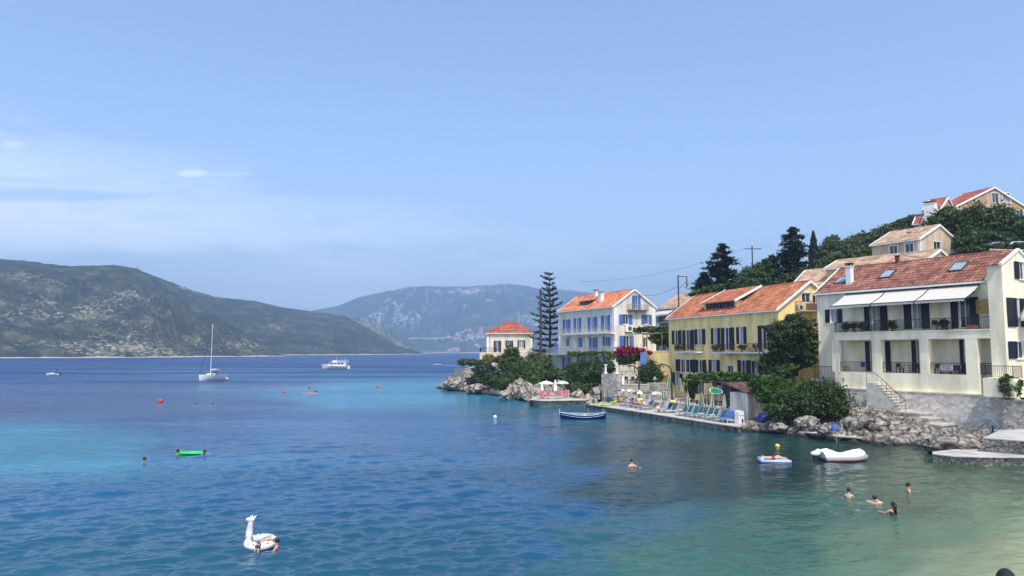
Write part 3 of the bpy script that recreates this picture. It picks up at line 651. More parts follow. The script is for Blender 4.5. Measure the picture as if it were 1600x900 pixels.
# ================================================================== the long yellow house
def yellow_house():
    H = House('yellow_house', 1216, 79, -.327, 'long yellow house with black shutters, red tiled roof and a wide dormer', 'house')
    s = 79 / 75; L, D, ze, zr, yr = 21.8 * s, 8.2 * s, 7 + 4.48 * s, 7 + 7.3 * s, 4.0 * s; zl = .8; LX = 6.2 * s
    up = [(z4(125, 185, 230, 320), {}), (z4(193, 265, 228, 355), {'door': True}), (z4(270, 337, 222, 320), {}), (z4(375, 432, 215, 318), {}),
          (z4(440, 522, 212, 357), {'door': True}), (z4(537, 600, 208, 315), {}), (z4(675, 770, 197, 352), {'door': True})]
    lo = [(z4(150, 205, 415, 500), {'mode': 'left', 'frac': .5}), (z4(208, 272, 415, 500), {'mode': 'right'}), (z4(276, 343, 418, 500), {}), (z4(360, 430, 418, 500), {}),
          (z4(475, 515, 455, 500), {'mode': 'bare'}), (z4(545, 628, 420, 505), {}), (z4(637, 700, 425, 515), {}),
          (z4(128, 192, 500, 580), {'door': True}), (z4(250, 330, 555, 640), {'door': True, 'mode': 'bare'}), (z4(420, 500, 560, 650), {'door': True, 'mode': 'bare'})]
    wing = [(z4(36, 68, 422, 540), {'mode': 'right', 'door': True, 'frac': .35})]
    w = MB()
    hu = allrect(H, 'f', 0, up + lo, frac=.26)
    H.wall(w, 'f', 0, -L, 0, zl, ze, hu)
    gh = [H.window('g', 0, z3(1308, 1385, 668, 745), mode='bare', door=True), H.window('g', 0, z3(1405, 1450, 668, 745), mode='left', door=True, frac=.4), H.window('g', 0, (1232, 1246, 562, 588), mode='open')]
    H.wall(w, 'g', 0, 0, D, zl, ze, gh, (0, ze, yr, zr, D, ze)); H.wall(w, 'g', -L, 0, D, zl, ze, (), (0, ze, yr, zr, D, ze)); H.wall(w, 'f', D, -L, 0, zl, ze)
    w.build('wall', W_YEL, H.root)
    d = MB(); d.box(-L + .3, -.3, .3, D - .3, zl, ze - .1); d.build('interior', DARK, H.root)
    zt = 7.0
    w = MB(); h2 = allrect(H, 'f', .01, wing, frac=.3); H.wall(w, 'f', .01, -L - LX, -L, zl, zt, h2); H.wall(w, 'g', -L - LX, .01, D, zl, zt)
    w.poly([(-L - LX, .01, zt - .01), (-L, .01, zt - .01), (-L, D, zt - .01), (-L - LX, D, zt - .01)]); w.build('side_wing', W_YEL, H.root)
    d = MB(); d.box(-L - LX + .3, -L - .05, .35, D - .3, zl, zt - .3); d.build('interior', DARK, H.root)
    c = MB(); c.box(-L - LX - .1, -L + .0, -.12, .35, zt, zt + .14); c.build('coping', WHITE, H.root)
    b = MB(); H.fbox(b, 'f', 0, -L, 0, zt - .02, zt + .12, .0, .05); b.build('string_course', W_YEL, H.root)
    # plum coloured door panel under the trellis on the wing's terrace
    rf = gable_roof(H, -L, 0, 0, D, ze, zr, yr, TERRA, ov=.35, ovx=.2)
    # dormer
    k = .75; b = H.rect('f', k, z3(470, 715, 742, 806)); kk = (zr - ze) / yr
    m = MB(); zt_ = b[3]
    for xs in (b[0] - .45, b[1] + .1):                # cheeks
        y1 = yr - .2; m.box(xs, xs + .35, k, y1, ze + .2, zt_ - .02)
    m.box(b[0], b[1], k + .3, yr, ze + .2, zt_ - .05); o = m.build('dormer', W_YEL, H.root)
    n = 4; wv = (b[1] - b[0]) / n
    for i in range(n):
        g = MB(); x0 = b[0] + i * wv; fr = M('brown_wood', (.055, .018, .016), .5)
        g.box(x0, x0 + .10, k, k + .12, ze + .2, zt_ - .12); g.box(x0 + wv - .10, x0 + wv, k, k + .12, ze + .2, zt_ - .12); g.box(x0, x0 + wv, k - .01, k + .12, zt_ - .22, zt_ - .1); g.box(x0, x0 + wv, k - .01, k + .12, ze + .15, ze + .42)
        g.box(x0 + wv * .5 - .03, x0 + wv * .5 + .03, k + .005, k + .1, ze + .4, zt_ - .2)
        wo = g.build('dormer_window', fr, o); g = MB(); g.box(x0 + .1, x0 + wv - .1, k + .13, k + .15, ze + .3, zt_ - .1); g.build('pane', GLASS, wo)
    sl = Vector((0, yr - .1 - (k - .4), zr + .25 - zt_)); tiled((b[0] - .75, k - .4, zt_ - .05), (1, 0, 0), sl, b[1] - b[0] + 1.5, sl.length, TERRA, 'dormer_roof', o, seed=9)
    sb = MB(); p0 = Vector((0, k - .4, zt_ - .10)); p1 = p0 + sl
    sb.poly([(b[0] - .75, p0.y, p0.z), (b[1] + .75, p0.y, p0.z), (b[1] + .75, p1.y, p1.z), (b[0] - .75, p1.y, p1.z)]); sb.build('soffit', WHITE, o)
    for xs in (b[0] - .75, b[1] + .75):
        v = MB()
        for zz in (.10, -.14): v.poly([(xs - .13, p0.y - .03, p0.z + .05 + zz), (xs + .13, p0.y - .03, p0.z + .05 + zz), (xs + .13, p1.y, p1.z + .05 + zz), (xs - .13, p1.y, p1.z + .05 + zz)])
        for xx in (-.13, .13): v.poly([(xs + xx, p0.y - .03, p0.z - .09), (xs + xx, p0.y - .03, p0.z + .15), (xs + xx, p1.y, p1.z + .15), (xs + xx, p1.y, p1.z - .09)])
        v.poly([(xs - .13, p0.y - .03, p0.z - .09), (xs + .13, p0.y - .03, p0.z - .09), (xs + .13, p0.y - .03, p0.z + .15), (xs - .13, p0.y - .03, p0.z + .15)])
        v.build('verge', WHITE, o)
    # balconies
    a0 = H.hit('f', -1.1, 1020 + 138 / 4.09, 550)[0]; a1 = H.hit('f', -1.1, 1020 + 276 / 4.09, 550)[0]; H.balcony('f', 0, a0, a1, 7.02, 1.15, 2)
    a0 = H.hit('f', -1.2, 1020 + 380 / 4.09, 550)[0]; a1 = H.hit('f', -1.2, 1020 + 785 / 4.09, 550)[0]; H.balcony('f', 0, a0, a1, 6.95, 1.25, 3)
    a0, a1, z0, zz = H.rect('g', 0, z3(1250, 1440, 740, 828)); o = H.balcony('g', 0, a0, a1, z0 + .1, 1.0, 0, slabmat=CONC, railmat=M('brown_rail', (.10, .06, .045)))
    pn = MB(); H.fbox(pn, 'g', 0, a0 + .6, a1 - .1, z0 + .12, z0 + .85, 1.01, 1.03); pn.build('reed_screen', M('reed', (.16, .095, .07), .9, .4, 9, stretch=(1, 8, .4)), o)
    aircon(H, 'g', 0, z3(1255, 1300, 765, 815))
    p = MB(); p.tube([(-L + .25, -.07, zl), (-L + .25, -.07, ze - .2)], .05, 6); p.build('drainpipe', WHITE, H.root)
    return H
# ================================================================== the cream house with awnings
def cream_house():
    H = House('awning_house', 1565, 60, -.60, 'large cream house with three white awnings, a colonnaded porch and navy shutters', 'house', X=39.9)
    L, D, ze, zr, yr = 17.2, 8.3, 13.05, 15.65, 4.0; zs, zf, zc = 8.82, 5.1, 3.5; PF = -1.8
    ups = [(z2(205, 312, 95, 180), {'frac': .27}), (z2(455, 602, 70, 232), {'door': True, 'frac': .3}), (z2(708, 870, 55, 220), {'door': True, 'frac': .3}), (z2(1008, 1185, 20, 214), {'door': True, 'frac': .3})]
    dn = [(z2(294, 318, 300, 490), {'door': True, 'mode': 'bare'}), (z2(462, 516, 300, 490), {'door': True, 'mode': 'left', 'frac': .5}), (z2(566, 622, 300, 492), {'door': True, 'mode': 'right', 'frac': .5}), (z2(758, 815, 296, 495), {'door': True, 'mode': 'left', 'frac': .5}), (z2(1066, 1112, 290, 500), {'door': True, 'mode': 'left', 'frac': .5})]
    w = MB(); hh = allrect(H, 'f', 0, ups + dn, cap=False)
    H.wall(w, 'f', 0, -L, 0, zc, ze, hh); H.wall(w, 'g', -L, 0, D, zc, ze, (), (0, ze, yr, zr, D, ze)); H.wall(w, 'f', D, -L, 0, zc, ze); H.wall(w, 'g', -.02, 0, D, ze - 1, ze, (), (0, ze, yr, zr, D, ze))
    w.build('wall', W_CREAM, H.root)
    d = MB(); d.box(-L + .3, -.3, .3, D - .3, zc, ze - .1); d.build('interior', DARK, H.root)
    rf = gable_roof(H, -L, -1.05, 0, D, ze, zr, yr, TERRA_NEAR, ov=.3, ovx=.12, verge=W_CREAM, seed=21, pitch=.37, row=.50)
    # gabled end bay that stands forward, with its own coping
    bx0, bx1, by0, by1 = -.95, 1.05, PF, 9.6; yp = 4.4
    ybot = by0; zl_ = H.hit('g', bx1, 1559, 412)[1]; zp_ = H.hit('g', bx1, 1590, 391)[1]; yp = H.hit('g', bx1, 1590, 391)[0]
    by1 = 2 * yp - ybot
    g = MB()
    gw = [H.window('g', bx1, z1(1408, 1500, 530, 640), mode='open', frac=.3, cap=False), H.window('g', bx1, (1573, 1606, 466, 511), mode='open', door=True, frac=.4, cap=False), H.window('g', bx1, z2(1370, 1470, 300, 410), mode='left', frac=.5, cap=False)]
    gab = (ybot, zl_, yp, zp_, by1, zl_)
    H.wall(g, 'g', bx1, by0, by1, zc, zl_, gw, gab); H.wall(g, 'g', 0, by0, by1, zc, zl_, (), gab)
    g.poly([(0, by0, zc), (bx1, by0, zc), (bx1, by0, zl_), (0, by0, zl_)]); g.poly([(0, by1, zc), (bx1, by1, zc), (bx1, by1, zl_), (0, by1, zl_)])
    g.build('end_bay', W_CREAM, H.root)
    q = MB(); q.box(-.02, bx1 + .03, by0 - .03, by0 + .28, zc, zl_ - .02); q.build('corner_pilaster', W_CREAM, H.root)
    for (ya, yb, sgn) in ((ybot - .25, yp, 1), (by1 + .25, yp, -1)):
        za = zl_ - .25 * (zp_ - zl_) / (yp - ybot); d_ = Vector((0, yb - ya, zp_ - za)); tiled((-.12, ya, za + .04), (1, 0, 0), d_, bx1 + .02, d_.length, TERRA_NEAR, 'bay_roof', H.root, pitch=.37, row=.5, seed=31)
    v = MB()
    for (ya, za, yb, zb_) in ((ybot - .1, zl_ - .08, yp, zp_), (yp, zp_, by1 + .1, zl_ - .08)):
        A, B = Vector((0, ya, za)), Vector((0, yb, zb_))
        for dz in (.16, -.03): v.poly([(bx1 - .12, A.y, A.z + dz), (bx1 + .12, A.y, A.z + dz), (bx1 + .12, B.y, B.z + dz), (bx1 - .12, B.y, B.z + dz)])
        for xs in (bx1 - .12, bx1 + .12): v.poly([(xs, A.y, A.z - .03), (xs, B.y, B.z - .03), (xs, B.y, B.z + .16), (xs, A.y, A.z + .16)])
        v.poly([(bx1 - .12, A.y, A.z - .03), (bx1 + .12, A.y, A.z - .03), (bx1 + .12, A.y, A.z + .16), (bx1 - .12, A.y, A.z + .16)])
    v.build('coping', WHITE, H.root)
    # balcony slab on the porch
    xl = H.hit('f', PF, 1302, 520)[0]
    s = MB(); s.box(xl, 0, PF, -.004, zs - .22, zs); s.box(xl - .06, 0, PF - .07, PF, zs - .08, zs + .01); o = s.build('balcony', W_CREAM, H.root)
    H.rail([(xl + .08, -.05), (xl + .08, PF + .1), (-.05, PF + .1)], zs, 1.0, parent=o)
    m = MB(); m.box(xl, 0, PF, PF + .35, zs - .75, zs - .221); m.box(xl, xl + .3, PF + .35, -.004, zs - .75, zs - .221); m.build('porch_beam', W_CREAM, H.root)
    rects = [z2(245, 290, 290, 495), z2(500, 560, 285, 500), z2(805, 865, 280, 508), z2(1100, 1178, 275, 600)]
    xs = []
    for i, r in enumerate(rects):
        a0, a1, _, _ = H.rect('f', PF, r); m = MB(); m.box(a0, a1, PF + .012, PF + .55, zf - .02 if i < 3 else zc, zs - .75); m.build('porch_pillar', W_CREAM, H.root); xs.append((a0, a1))
    m = MB(); m.box(xl, xs[3][0], PF + .02, -.004, zc, zf); m.build('porch_floor', W_CREAM, H.root)
    m = MB(); m.box(xs[3][1], 0, -.9, -.004, zc, zf); m.build('porch_floor', W_CREAM, H.root)
    m = MB(); a0, a1, z0, z1_ = H.rect('f', -.9, z2(1182, 1240, 537, 597)); m.box(a0, a1, -.93, -.905, max(z0, zc + .05), z1_); m.build('cellar_door', NAVY, H.root)
    for i in range(3): H.rail([(xs[i][1] + .02, PF + .15), (xs[i + 1][0] - .02, PF + .15)], zf, .95)
    H.rail([(xs[3][1] + .05, PF + .3), (xs[3][1] + .05, -.8), (-.1, -.8)], zf, .95)
    e = MB(); e.box(.0, 2.2, PF - 1.6, PF - .02, zc, zf - .15); e.build('side_landing', W_CREAM, H.root); H.rail([(.0, PF - 1.5), (2.15, PF - 1.5), (2.15, PF - .1)], zf - .15, .95)
    a0, a1, z0, z1_ = H.rect('f', -.02, z2(1187, 1266, 45, 105)); m = MB()
    a0, a1 = -1.75, -.1
    for i in range(7): m.box(a0, a1, -.35, -.32, zs + 1.35 + i * .17, zs + 1.35 + i * .17 + .12)
    m.build('reed_blind', M('straw', (.42, .30, .10), .8), H.root)
    # awnings
    AW = M('awning_canvas', (.60, .57, .49), .8, .05)
    tops = [(1324, 466.5), (1389, 459.7), (1460, 452.4), (1541, 447.5)]; bots = [(1296, 485.4), (1359.8, 483), (1428, 477.5), (1508, 471.8)]
    for i in range(3):
        a = MB(); f = -2.6
        T0 = H.hit('f', -.06, *tops[i]); T1 = H.hit('f', -.06, *tops[i + 1]); B0 = H.hit('f', f, *bots[i]); B1 = H.hit('f', f, *bots[i + 1])
        T0, T1 = T0[0], T1[0]; zt = ze - .45; zbm = zt - 1.25
        B0x, B1x = B0[0] + .07, B1[0] - .07; T0x, T1x = B0x, B1x
        n = 14
        for j in range(n):
            u0, u1 = j / n, (j + 1) / n
            for q in range(5):
                v0, v1 = q / 5, (q + 1) / 5; sg = lambda v: -.10 * math.sin(math.pi * v)
                a.poly([(T0x + (T1x - T0x) * u0, -.06 + (f + .06) * v0, zt + (zbm - zt) * v0 + sg(v0)), (T0x + (T1x - T0x) * u1, -.06 + (f + .06) * v0, zt + (zbm - zt) * v0 + sg(v0)),
                        (T0x + (T1x - T0x) * u1, -.06 + (f + .06) * v1, zt + (zbm - zt) * v1 + sg(v1)), (T0x + (T1x - T0x) * u0, -.06 + (f + .06) * v1, zt + (zbm - zt) * v1 + sg(v1))])
            x0, x1 = T0x + (T1x - T0x) * u0, T0x + (T1x - T0x) * u1; xm = (x0 + x1) / 2
            a.poly([(x0, f, zbm), (x1, f, zbm), (x1, f - .01, zbm - .16), ((x1 + xm) / 2, f - .012, zbm - .22), (xm, f - .012, zbm - .24), ((x0 + xm) / 2, f - .012, zbm - .22), (x0, f - .01, zbm - .16)])
        o = a.build('awning', AW, H.root)
        m = MB(); m.tube([(B0x, f, zbm), (B1x, f, zbm)], .04, 6); m.tube([(T0x, -.1, zt), (T1x, -.1, zt)], .07, 6)
        for xx in (B0x + .4, B1x - .4): m.tube([(xx, f, zbm - .02), (xx, -.1, zt - .6)], .025, 5)
        m.build('awning_frame', IRON, o)
    for px in (1359.8, 1425.5, 1498.5):
        x = H.hit('f', PF + .1, px, 500)[0]; m = MB(); m.tube([(x, PF + .1, zs), (x, PF + .1, 11.1)], .025, 6); m.build('awning_post', M('post_grey', (.4, .4, .4)), H.root)
    # skylights and chimney
    kk = (zr - ze) / yr
    def sky(x0, x1, v0, v1):
        nrm = Vector((0, -kk, 1)).normalized()
        P = [Vector((x0, v0, ze + v0 * kk)), Vector((x1, v0, ze + v0 * kk)), Vector((x1, v1, ze + v1 * kk)), Vector((x0, v1, ze + v1 * kk))]
        m = MB(); P2 = [p + nrm * .17 for p in P]
        for i in range(4): j = (i + 1) % 4; m.poly([P[i], P[j], P2[j], P2[i]])
        c = sum(P2, Vector()) / 4; P3 = [c + (p - c) * .84 for p in P2]
        for i in range(4): j = (i + 1) % 4; m.poly([P2[i], P2[j], P3[j], P3[i]])
        o = m.build('skylight', M('skylight_frame', (.06, .055, .055), .5), rf); g = MB(); g.poly([p - nrm * .02 for p in P3]); g.build('pane', M('skylight_glass', (.30, .36, .42), .12), o)
    def onroof(px, py):
        d = H.Mi.to_3x3() @ ray(px, py); c = H.Mi @ Vector((0, 0, CAMH)); t = (ze + c.y * kk - c.z) / (d.z - d.y * kk); p = c + d * t; return p
    for (cx, cy, w2, h2) in ((1498, 418, 1.3, 1.35), (1387, 429.5, 1.2, 1.3), (1316, 439, 1.2, 1.1)):
        p = onroof(cx, cy); sky(p.x - w2 / 2, p.x + w2 / 2, p.y - h2 / 2, p.y + h2 / 2)
    p = onroof(1328, 443); chimney(H, p.x, p.y, p.z - .3, H.hit('f', p.y, 1328, 417)[1], .55, .5, IRON, rf)
    p = onroof(1408, 406); m = MB(); m.box(p.x - .14, p.x + .14, 3.7, 4.0, zr - .1, zr + .62); m.box(p.x - .22, p.x + .22, 3.62, 4.08, zr + .621, zr + .70); m.build('brick_flue', M('brick_red', (.16, .035, .025)), rf)
    p = MB(); p.tube([(-L + .15, -.08, zc), (-L + .15, -.08, ze - .3), (-L + .1, -.3, ze - .15)], .055, 6); p.build('drainpipe', WHITE, H.root)
    return H
# ================================================================== villa on the point
def villa():
    H = House('hip_roof_villa', 831.5, 146, -14, 'small ivory villa with a red hipped roof on the point', 'house')
    L, D, ze = 9.0, 9.0, 10.75; zl = 6.6
    w = MB(); hh = allrect(H, 'f', 0, [(z7(178, 243, 296, 395), {'door': True}), (z7(280, 347, 294, 350), {'frac': .2}), (z7(387, 452, 292, 360), {'frac': .2})], shut=NAVY)
    H.wall(w, 'f', 0, -L, 0, zl, ze, hh); H.wall(w, 'g', 0, 0, D, zl, ze); H.wall(w, 'g', -L, 0, D, zl, ze); H.wall(w, 'f', D, -L, 0, zl, ze); w.build('wall', W_VILLA, H.root)
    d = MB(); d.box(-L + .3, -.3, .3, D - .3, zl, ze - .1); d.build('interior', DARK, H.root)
    q = MB(); H.fbox(q, 'f', 0, -.35, .06, zl, ze - .03, .003, .05); q.build('corner_pilaster', WHITE, H.root); q = MB(); H.fbox(q, 'f', 0, -L - .06, -L + .35, zl, ze - .03, .003, .05); q.build('corner_pilaster', WHITE, H.root)
    o = .35; zr = 12.9; c = D / 2; rd = (L - D + 2.2) / 2; X0, X1, Y0, Y1 = -L - o, o, -o, D + o; W_, W2 = X1 - X0, Y1 - Y0
    xa, xb = X0 + W_ / 2 - 1.0, X0 + W_ / 2 + 1.0; yc = (Y0 + Y1) / 2; zb0 = ze - .05
    slF = Vector((0, yc - Y0, zr - zb0)); lf = slF.length
    inF = lambda a, b: (xa - X0) * b / lf - .1 <= a <= W_ - (X1 - xb) * b / lf + .1
    rf = tiled((X0, Y0, zb0), (1, 0, 0), slF, W_, lf, RED_TILE, 'roof', H.root, inF, pitch=.34, row=.45)
    slR = Vector((xb - X1, 0, zr - zb0)); lr = slR.length; inR = lambda a, b: (W2 / 2) * b / lr - .1 <= a <= W2 - (W2 / 2) * b / lr + .1
    tiled((X1, Y0, zb0), (0, 1, 0), slR, W2, lr, RED_TILE, 'roof', H.root, inR, pitch=.34, row=.45)
    slL = Vector((xa - X0, 0, zr - zb0)); tiled((X0, Y0, zb0), (0, 1, 0), slL, W2, slL.length, RED_TILE, 'roof', H.root, inR, pitch=.34, row=.45)
    slB = Vector((0, yc - Y1, zr - zb0)); tiled((X0, Y1, zb0), (1, 0, 0), slB, W_, lf, RED_TILE, 'roof', H.root, inF, pitch=.34, row=.45)
    u = MB(); A, B, Cc, Dd, Ea, Eb = (X0, Y0, zb0 - .02), (X1, Y0, zb0 - .02), (X1, Y1, zb0 - .02), (X0, Y1, zb0 - .02), (xa, yc, zr - .02), (xb, yc, zr - .02)
    for f in ((A, B, Eb, Ea), (B, Cc, Eb), (Cc, Dd, Ea, Eb), (Dd, A, Ea), (A, Dd, Cc, B)): u.poly(f)
    u.build('soffit', WHITE, rf)
    hp = MB()
    for a, b in ((A, Ea), (B, Eb), (Cc, Eb), (Dd, Ea), (Ea, Eb)): hp.tube([Vector(a) + Vector((0, 0, .07)), Vector(b) + Vector((0, 0, .09))], .13, 6)
    hp.build('hip_tiles', RED_TILE, rf)
    g = MB(); g.box(X0, X1, Y0 - .08, Y0, zb0 - .16, zb0 - .0); g.build('gutter', WHITE, rf)
    # terrace wall in front
    w = MB(); w.box(-L - 1.2, 2.5, -2.2, -.01, 4.0, 6.9); w.build('terrace', W_VILLA, H.root); H.rail([(-L - 1.15, -.1), (-L - 1.15, -2.1), (-L + 2.0, -2.1)], 6.9, .9)
    return H
# ================================================================== houses on the hill
def simple_house(name, px, Y, dirx, L, D, zl, ze, zr, yr, wm, rm, label, fw=(), gw=(), group=None, verge=WHITE, pil=True, shut=NAVY, pitch=.34, ov=.25, cap=False):
    H = House(name, px, Y, dirx, label, 'house', group)
    w = MB(); hf = allrect(H, 'f', 0, fw, shut=shut, cap=cap); hg = allrect(H, 'g', 0, gw, shut=shut, cap=cap)
    H.wall(w, 'f', 0, -L, 0, zl, ze, hf); H.wall(w, 'g', 0, 0, D, zl, ze, hg, (0, ze, yr, zr, D, ze)); H.wall(w, 'g', -L, 0, D, zl, ze, (), (0, ze, yr, zr, D, ze)); H.wall(w, 'f', D, -L, 0, zl, ze)
    w.build('wall', wm, H.root); d = MB(); d.box(-L + .3, -.3, .3, D - .3, zl, ze - .1); d.build('interior', DARK, H.root)
    rf = gable_roof(H, -L, 0, 0, D, ze, zr, yr, rm, ov=ov, ovx=.12, verge=verge, pitch=pitch, row=.45)
    if pil:
        q = MB(); H.fbox(q, 'f', 0, -.3, .06, zl, ze - .04, .003, .05); H.fbox(q, 'g', 0, -.05, .3, zl, ze - .04, .003, .05); q.build('corner_pilaster', WHITE, H.root); q = MB(); H.fbox(q, 'g', 0, D - .3, D + .06, zl, ze - .04, .003, .05); q.build('corner_pilaster', WHITE, H.root)
    return H, rf
def hill_houses():
    BR = M('maroon_shutter_paint', (.045, .012, .018), .5)
    H, rf = simple_house('tan_house', 1443, 98, -.577, 7.0, 9.4, 18.0, 22.2, 24.4, 4.7, W_TAN, TAN_TILE, 'tan two storey house high on the slope below the dark grove', shut=BR,
        fw=[(z1(612, 663, 425, 483), {'mode': 'bare'}), (z1(712, 765, 410, 468), {'mode': 'bare'})], gw=[(z1(895, 942, 400, 468), {'door': True, 'mode': 'bare'}), (z1(1003, 1045, 408, 478), {'door': True, 'mode': 'bare'})])
    a0, a1, _, _ = H.rect('g', 0, z1(880, 1020, 470, 510)); H.balcony('g', 0, a0, a1, H.hit('g', 0, 1475, 402)[1], 1.0, 0, slabmat=CONC, railmat=MATS['pale_iron'])
    m = MB(); m.tube([(-1.0, -.05, 22.2), (-1.0, -.5, 22.6), (-1.0, -.5, 23.4)], .03, 5); m.lathe([(.02, 0), (.3, .1), (.42, .25)], 10, (-1.0, -.7, 22.9)); m.build('satellite_dish', M('dish_grey', (.45, .45, .45)), H.root)
    H, rf = simple_house('low_tan_house', 1455, 84, -.75, 12.5, 6.5, 15, 17.7, 18.9, 3.0, W_TAN, TAN_TILE, 'low tan house with tan tiles, seen just over the awning house roof', ov=.3,
        gw=[])
    H.root.location.z += 0
    H, rf = simple_house('tiled_outbuilding', 1352, 90, -.85, 9.5, 8.0, 11.5, 15.6, 18.0, 4.0, W_TAN, TAN_TILE, 'outbuilding with a pale tan tiled roof behind the left end of the awning house', ov=.3)
    # big house on the crest
    H, rf = simple_house('crest_house', 1504, 112, -.3, 5.5, 15.4, 24, 29.4, 32.8, 7.7, W_OCHRE, RED_TILE, 'big ochre house with a red roof on the crest above the grove', verge=WHITE, pitch=.36,
        gw=[(z1(1268, 1312, 90, 152), {'mode': 'bare'}), (z1(1336, 1385, 88, 152), {'mode': 'bare'}), (z1(1425, 1470, 200, 262), {'mode': 'bare'})])
    H2, rf2 = simple_house('crest_annex', 1478, 108, -.8, 2.4, 5.6, 22, 28.2, 30.2, 2.8, W_OCHRE, RED_TILE, 'small red roofed annex on the left of the crest house', verge=WHITE, pitch=.36,
        gw=[])
    q_ = H2.Mi @ PY(1453.5, 316, 108.5); chimney(H2, q_.x, q_.y, 22, q_.z - .25, 1.5, 1.0, RED_TILE, rf2)
    simple_house('crest_lodge', 1446, 113, -.9, 1.0, 2.4, 21, 27.0, 28.1, 1.2, W_OCHRE, RED_TILE, 'tiny red gabled lodge left of the white chimney on the crest', pitch=.36, ov=.2)
    # grey white house between blue and yellow
    H, rf = simple_house('grey_house', 1062, 128, -.45, 6.0, 9.0, 4, 14.9, 17.5, 4.5, W_GREY, TAN_TILE, 'grey white house with a tan roof behind the yellow house', verge=TAN_TILE, shut=NAVY, pitch=.36,
        fw=[((1028, 1037, 484, 503), {'door': True, 'mode': 'bare'}), ((1040, 1048, 481, 500), {'door': True, 'mode': 'bare'})])
    a = H.hit('f', -1.2, 1023, 504); H.balcony('f', 0, -6, -.2, a[1], 1.3, 0)
    m = MB(); m.poly([(-5.9, -.02, 14.4), (-1.2, -.02, 14.4), (-1.2, -1.5, 13.6), (-5.9, -1.5, 13.6)]); m.poly([(-5.9, -1.5, 13.6), (-1.2, -1.5, 13.6), (-1.2, -1.52, 13.35), (-5.9, -1.52, 13.35)]); m.build('awning', MATS['awning_canvas'], H.root)
BH = blue_house(); YH = yellow_house(); CH = cream_house(); VH = villa(); hill_houses()
# ------------------------------------------------------------------ land
def rockmat(name, light=(.50, .46, .40), dark=(.20, .18, .16), scale=1.0):
    m, t, p, o = newmat(name); lk = t.links.new
    g = t.nodes.new('ShaderNodeNewGeometry')
    n = t.nodes.new('ShaderNodeTexNoise'); n.inputs['Scale'].default_value = 1.1 * scale; n.inputs['Detail'].default_value = 9; n.inputs['Roughness'].default_value = .65; lk(g.outputs['Position'], n.inputs['Vector'])
    v = t.nodes.new('ShaderNodeTexVoronoi'); v.feature = 'DISTANCE_TO_EDGE'; v.inputs['Scale'].default_value = 1.0 * scale
    wv = t.nodes.new('ShaderNodeMix'); wv.data_type = 'VECTOR'; wv.inputs[0].default_value = .35; lk(g.outputs['Position'], wv.inputs[4]); lk(n.outputs['Color'], wv.inputs[5]); lk(wv.outputs[1], v.inputs['Vector'])
    r = ramp(t, [(.32, dark), (.5, tuple((a + b) / 2 for a, b in zip(light, dark))), (.64, light)]); lk(n.outputs[0], r.inputs[0])
    e = t.nodes.new('ShaderNodeMapRange'); e.inputs[1].default_value = .0; e.inputs[2].default_value = .11; lk(v.outputs[0], e.inputs[0])
    mx = t.nodes.new('ShaderNodeMix'); mx.data_type = 'RGBA'; lk(e.outputs[0], mx.inputs[0]); mx.inputs[6].default_value = (.07, .06, .055, 1); lk(r.outputs[0], mx.inputs[7])
    s = t.nodes.new('ShaderNodeSeparateXYZ'); lk(g.outputs['Position'], s.inputs[0])
    wet = smooth(t, mth(t, 'ADD', s.outputs[2], mth(t, 'MULTIPLY', mth(t, 'SUBTRACT', n.outputs[0], .5), -.5)), .10, .38)
    m2 = t.nodes.new('ShaderNodeMix'); m2.data_type = 'RGBA'; lk(wet, m2.inputs[0]); m2.inputs[6].default_value = (.035, .030, .022, 1); lk(mx.outputs[2], m2.inputs[7])
    lk(m2.outputs[2], p.inputs['Base Color']); p.inputs['Roughness'].default_value = .9; p.inputs['Specular IOR Level'].default_value = .2
    b = t.nodes.new('ShaderNodeBump'); b.inputs['Strength'].default_value = .9; b.inputs['Distance'].default_value = .12
    lk(mth(t, 'ADD', n.outputs[0], mth(t, 'MULTIPLY', e.outputs[0], .5)), b.inputs['Height']); lk(b.outputs[0], p.inputs['Normal'])
    return m
ROCK = rockmat('limestone', (.50, .44, .36), (.17, .145, .12)); ROCK2 = rockmat('limestone_fine', (.43, .39, .33), (.10, .088, .075), 1.5)
SOIL = M('dry_soil_scrub', (.045, .06, .025), .95, .5, .6, .6, col2=(.020, .035, .014))
def rough_disp(p, amp, s=1.0, seed=0):
    a = mn.fractal(Vector((p.x * .5 * s + seed, p.y * .5 * s, p.z * .8 * s)), .8, 2.1, 5)
    d = mn.voronoi(Vector((p.x * .55 * s, p.y * .55 * s, p.z * .9 * s + seed)))[0]; c = (d[1] - d[0])
    return (a * .75 + min(c, .5) * 1.3 - .25) * amp
def loft(name, cols, m, nu, nv, amp, s=1.0, kind='structure', edge=True, seed=0, **kw):
    cols = [[Vector(q) for q in c] for c in cols]; K = len(cols) - 1; J = len(cols[0]) - 1
    P = np.zeros((nu, nv, 3))
    for i in range(nu):
        a = i / (nu - 1) * K; i0 = min(int(a), K - 1); fa = a - i0
        for j in range(nv):
            b = j / (nv - 1) * J; j0 = min(int(b), J - 1); fb = b - j0
            q = cols[i0][j0].lerp(cols[i0][j0 + 1], fb).lerp(cols[i0 + 1][j0].lerp(cols[i0 + 1][j0 + 1], fb), fa)
            env = min(1, (j / (nv - 1)) * 6 + .25) if edge else 1
            h = rough_disp(q, amp, s, seed) * env
            P[i, j] = (q.x - h * .35, q.y - h * .6, q.z + h * .8)
    return tag(grid_mesh(name, P, m, smooth=False), kind=kind, **kw)
def W(px, Y, z): return ((px - 800) / F * Y, Y, z)
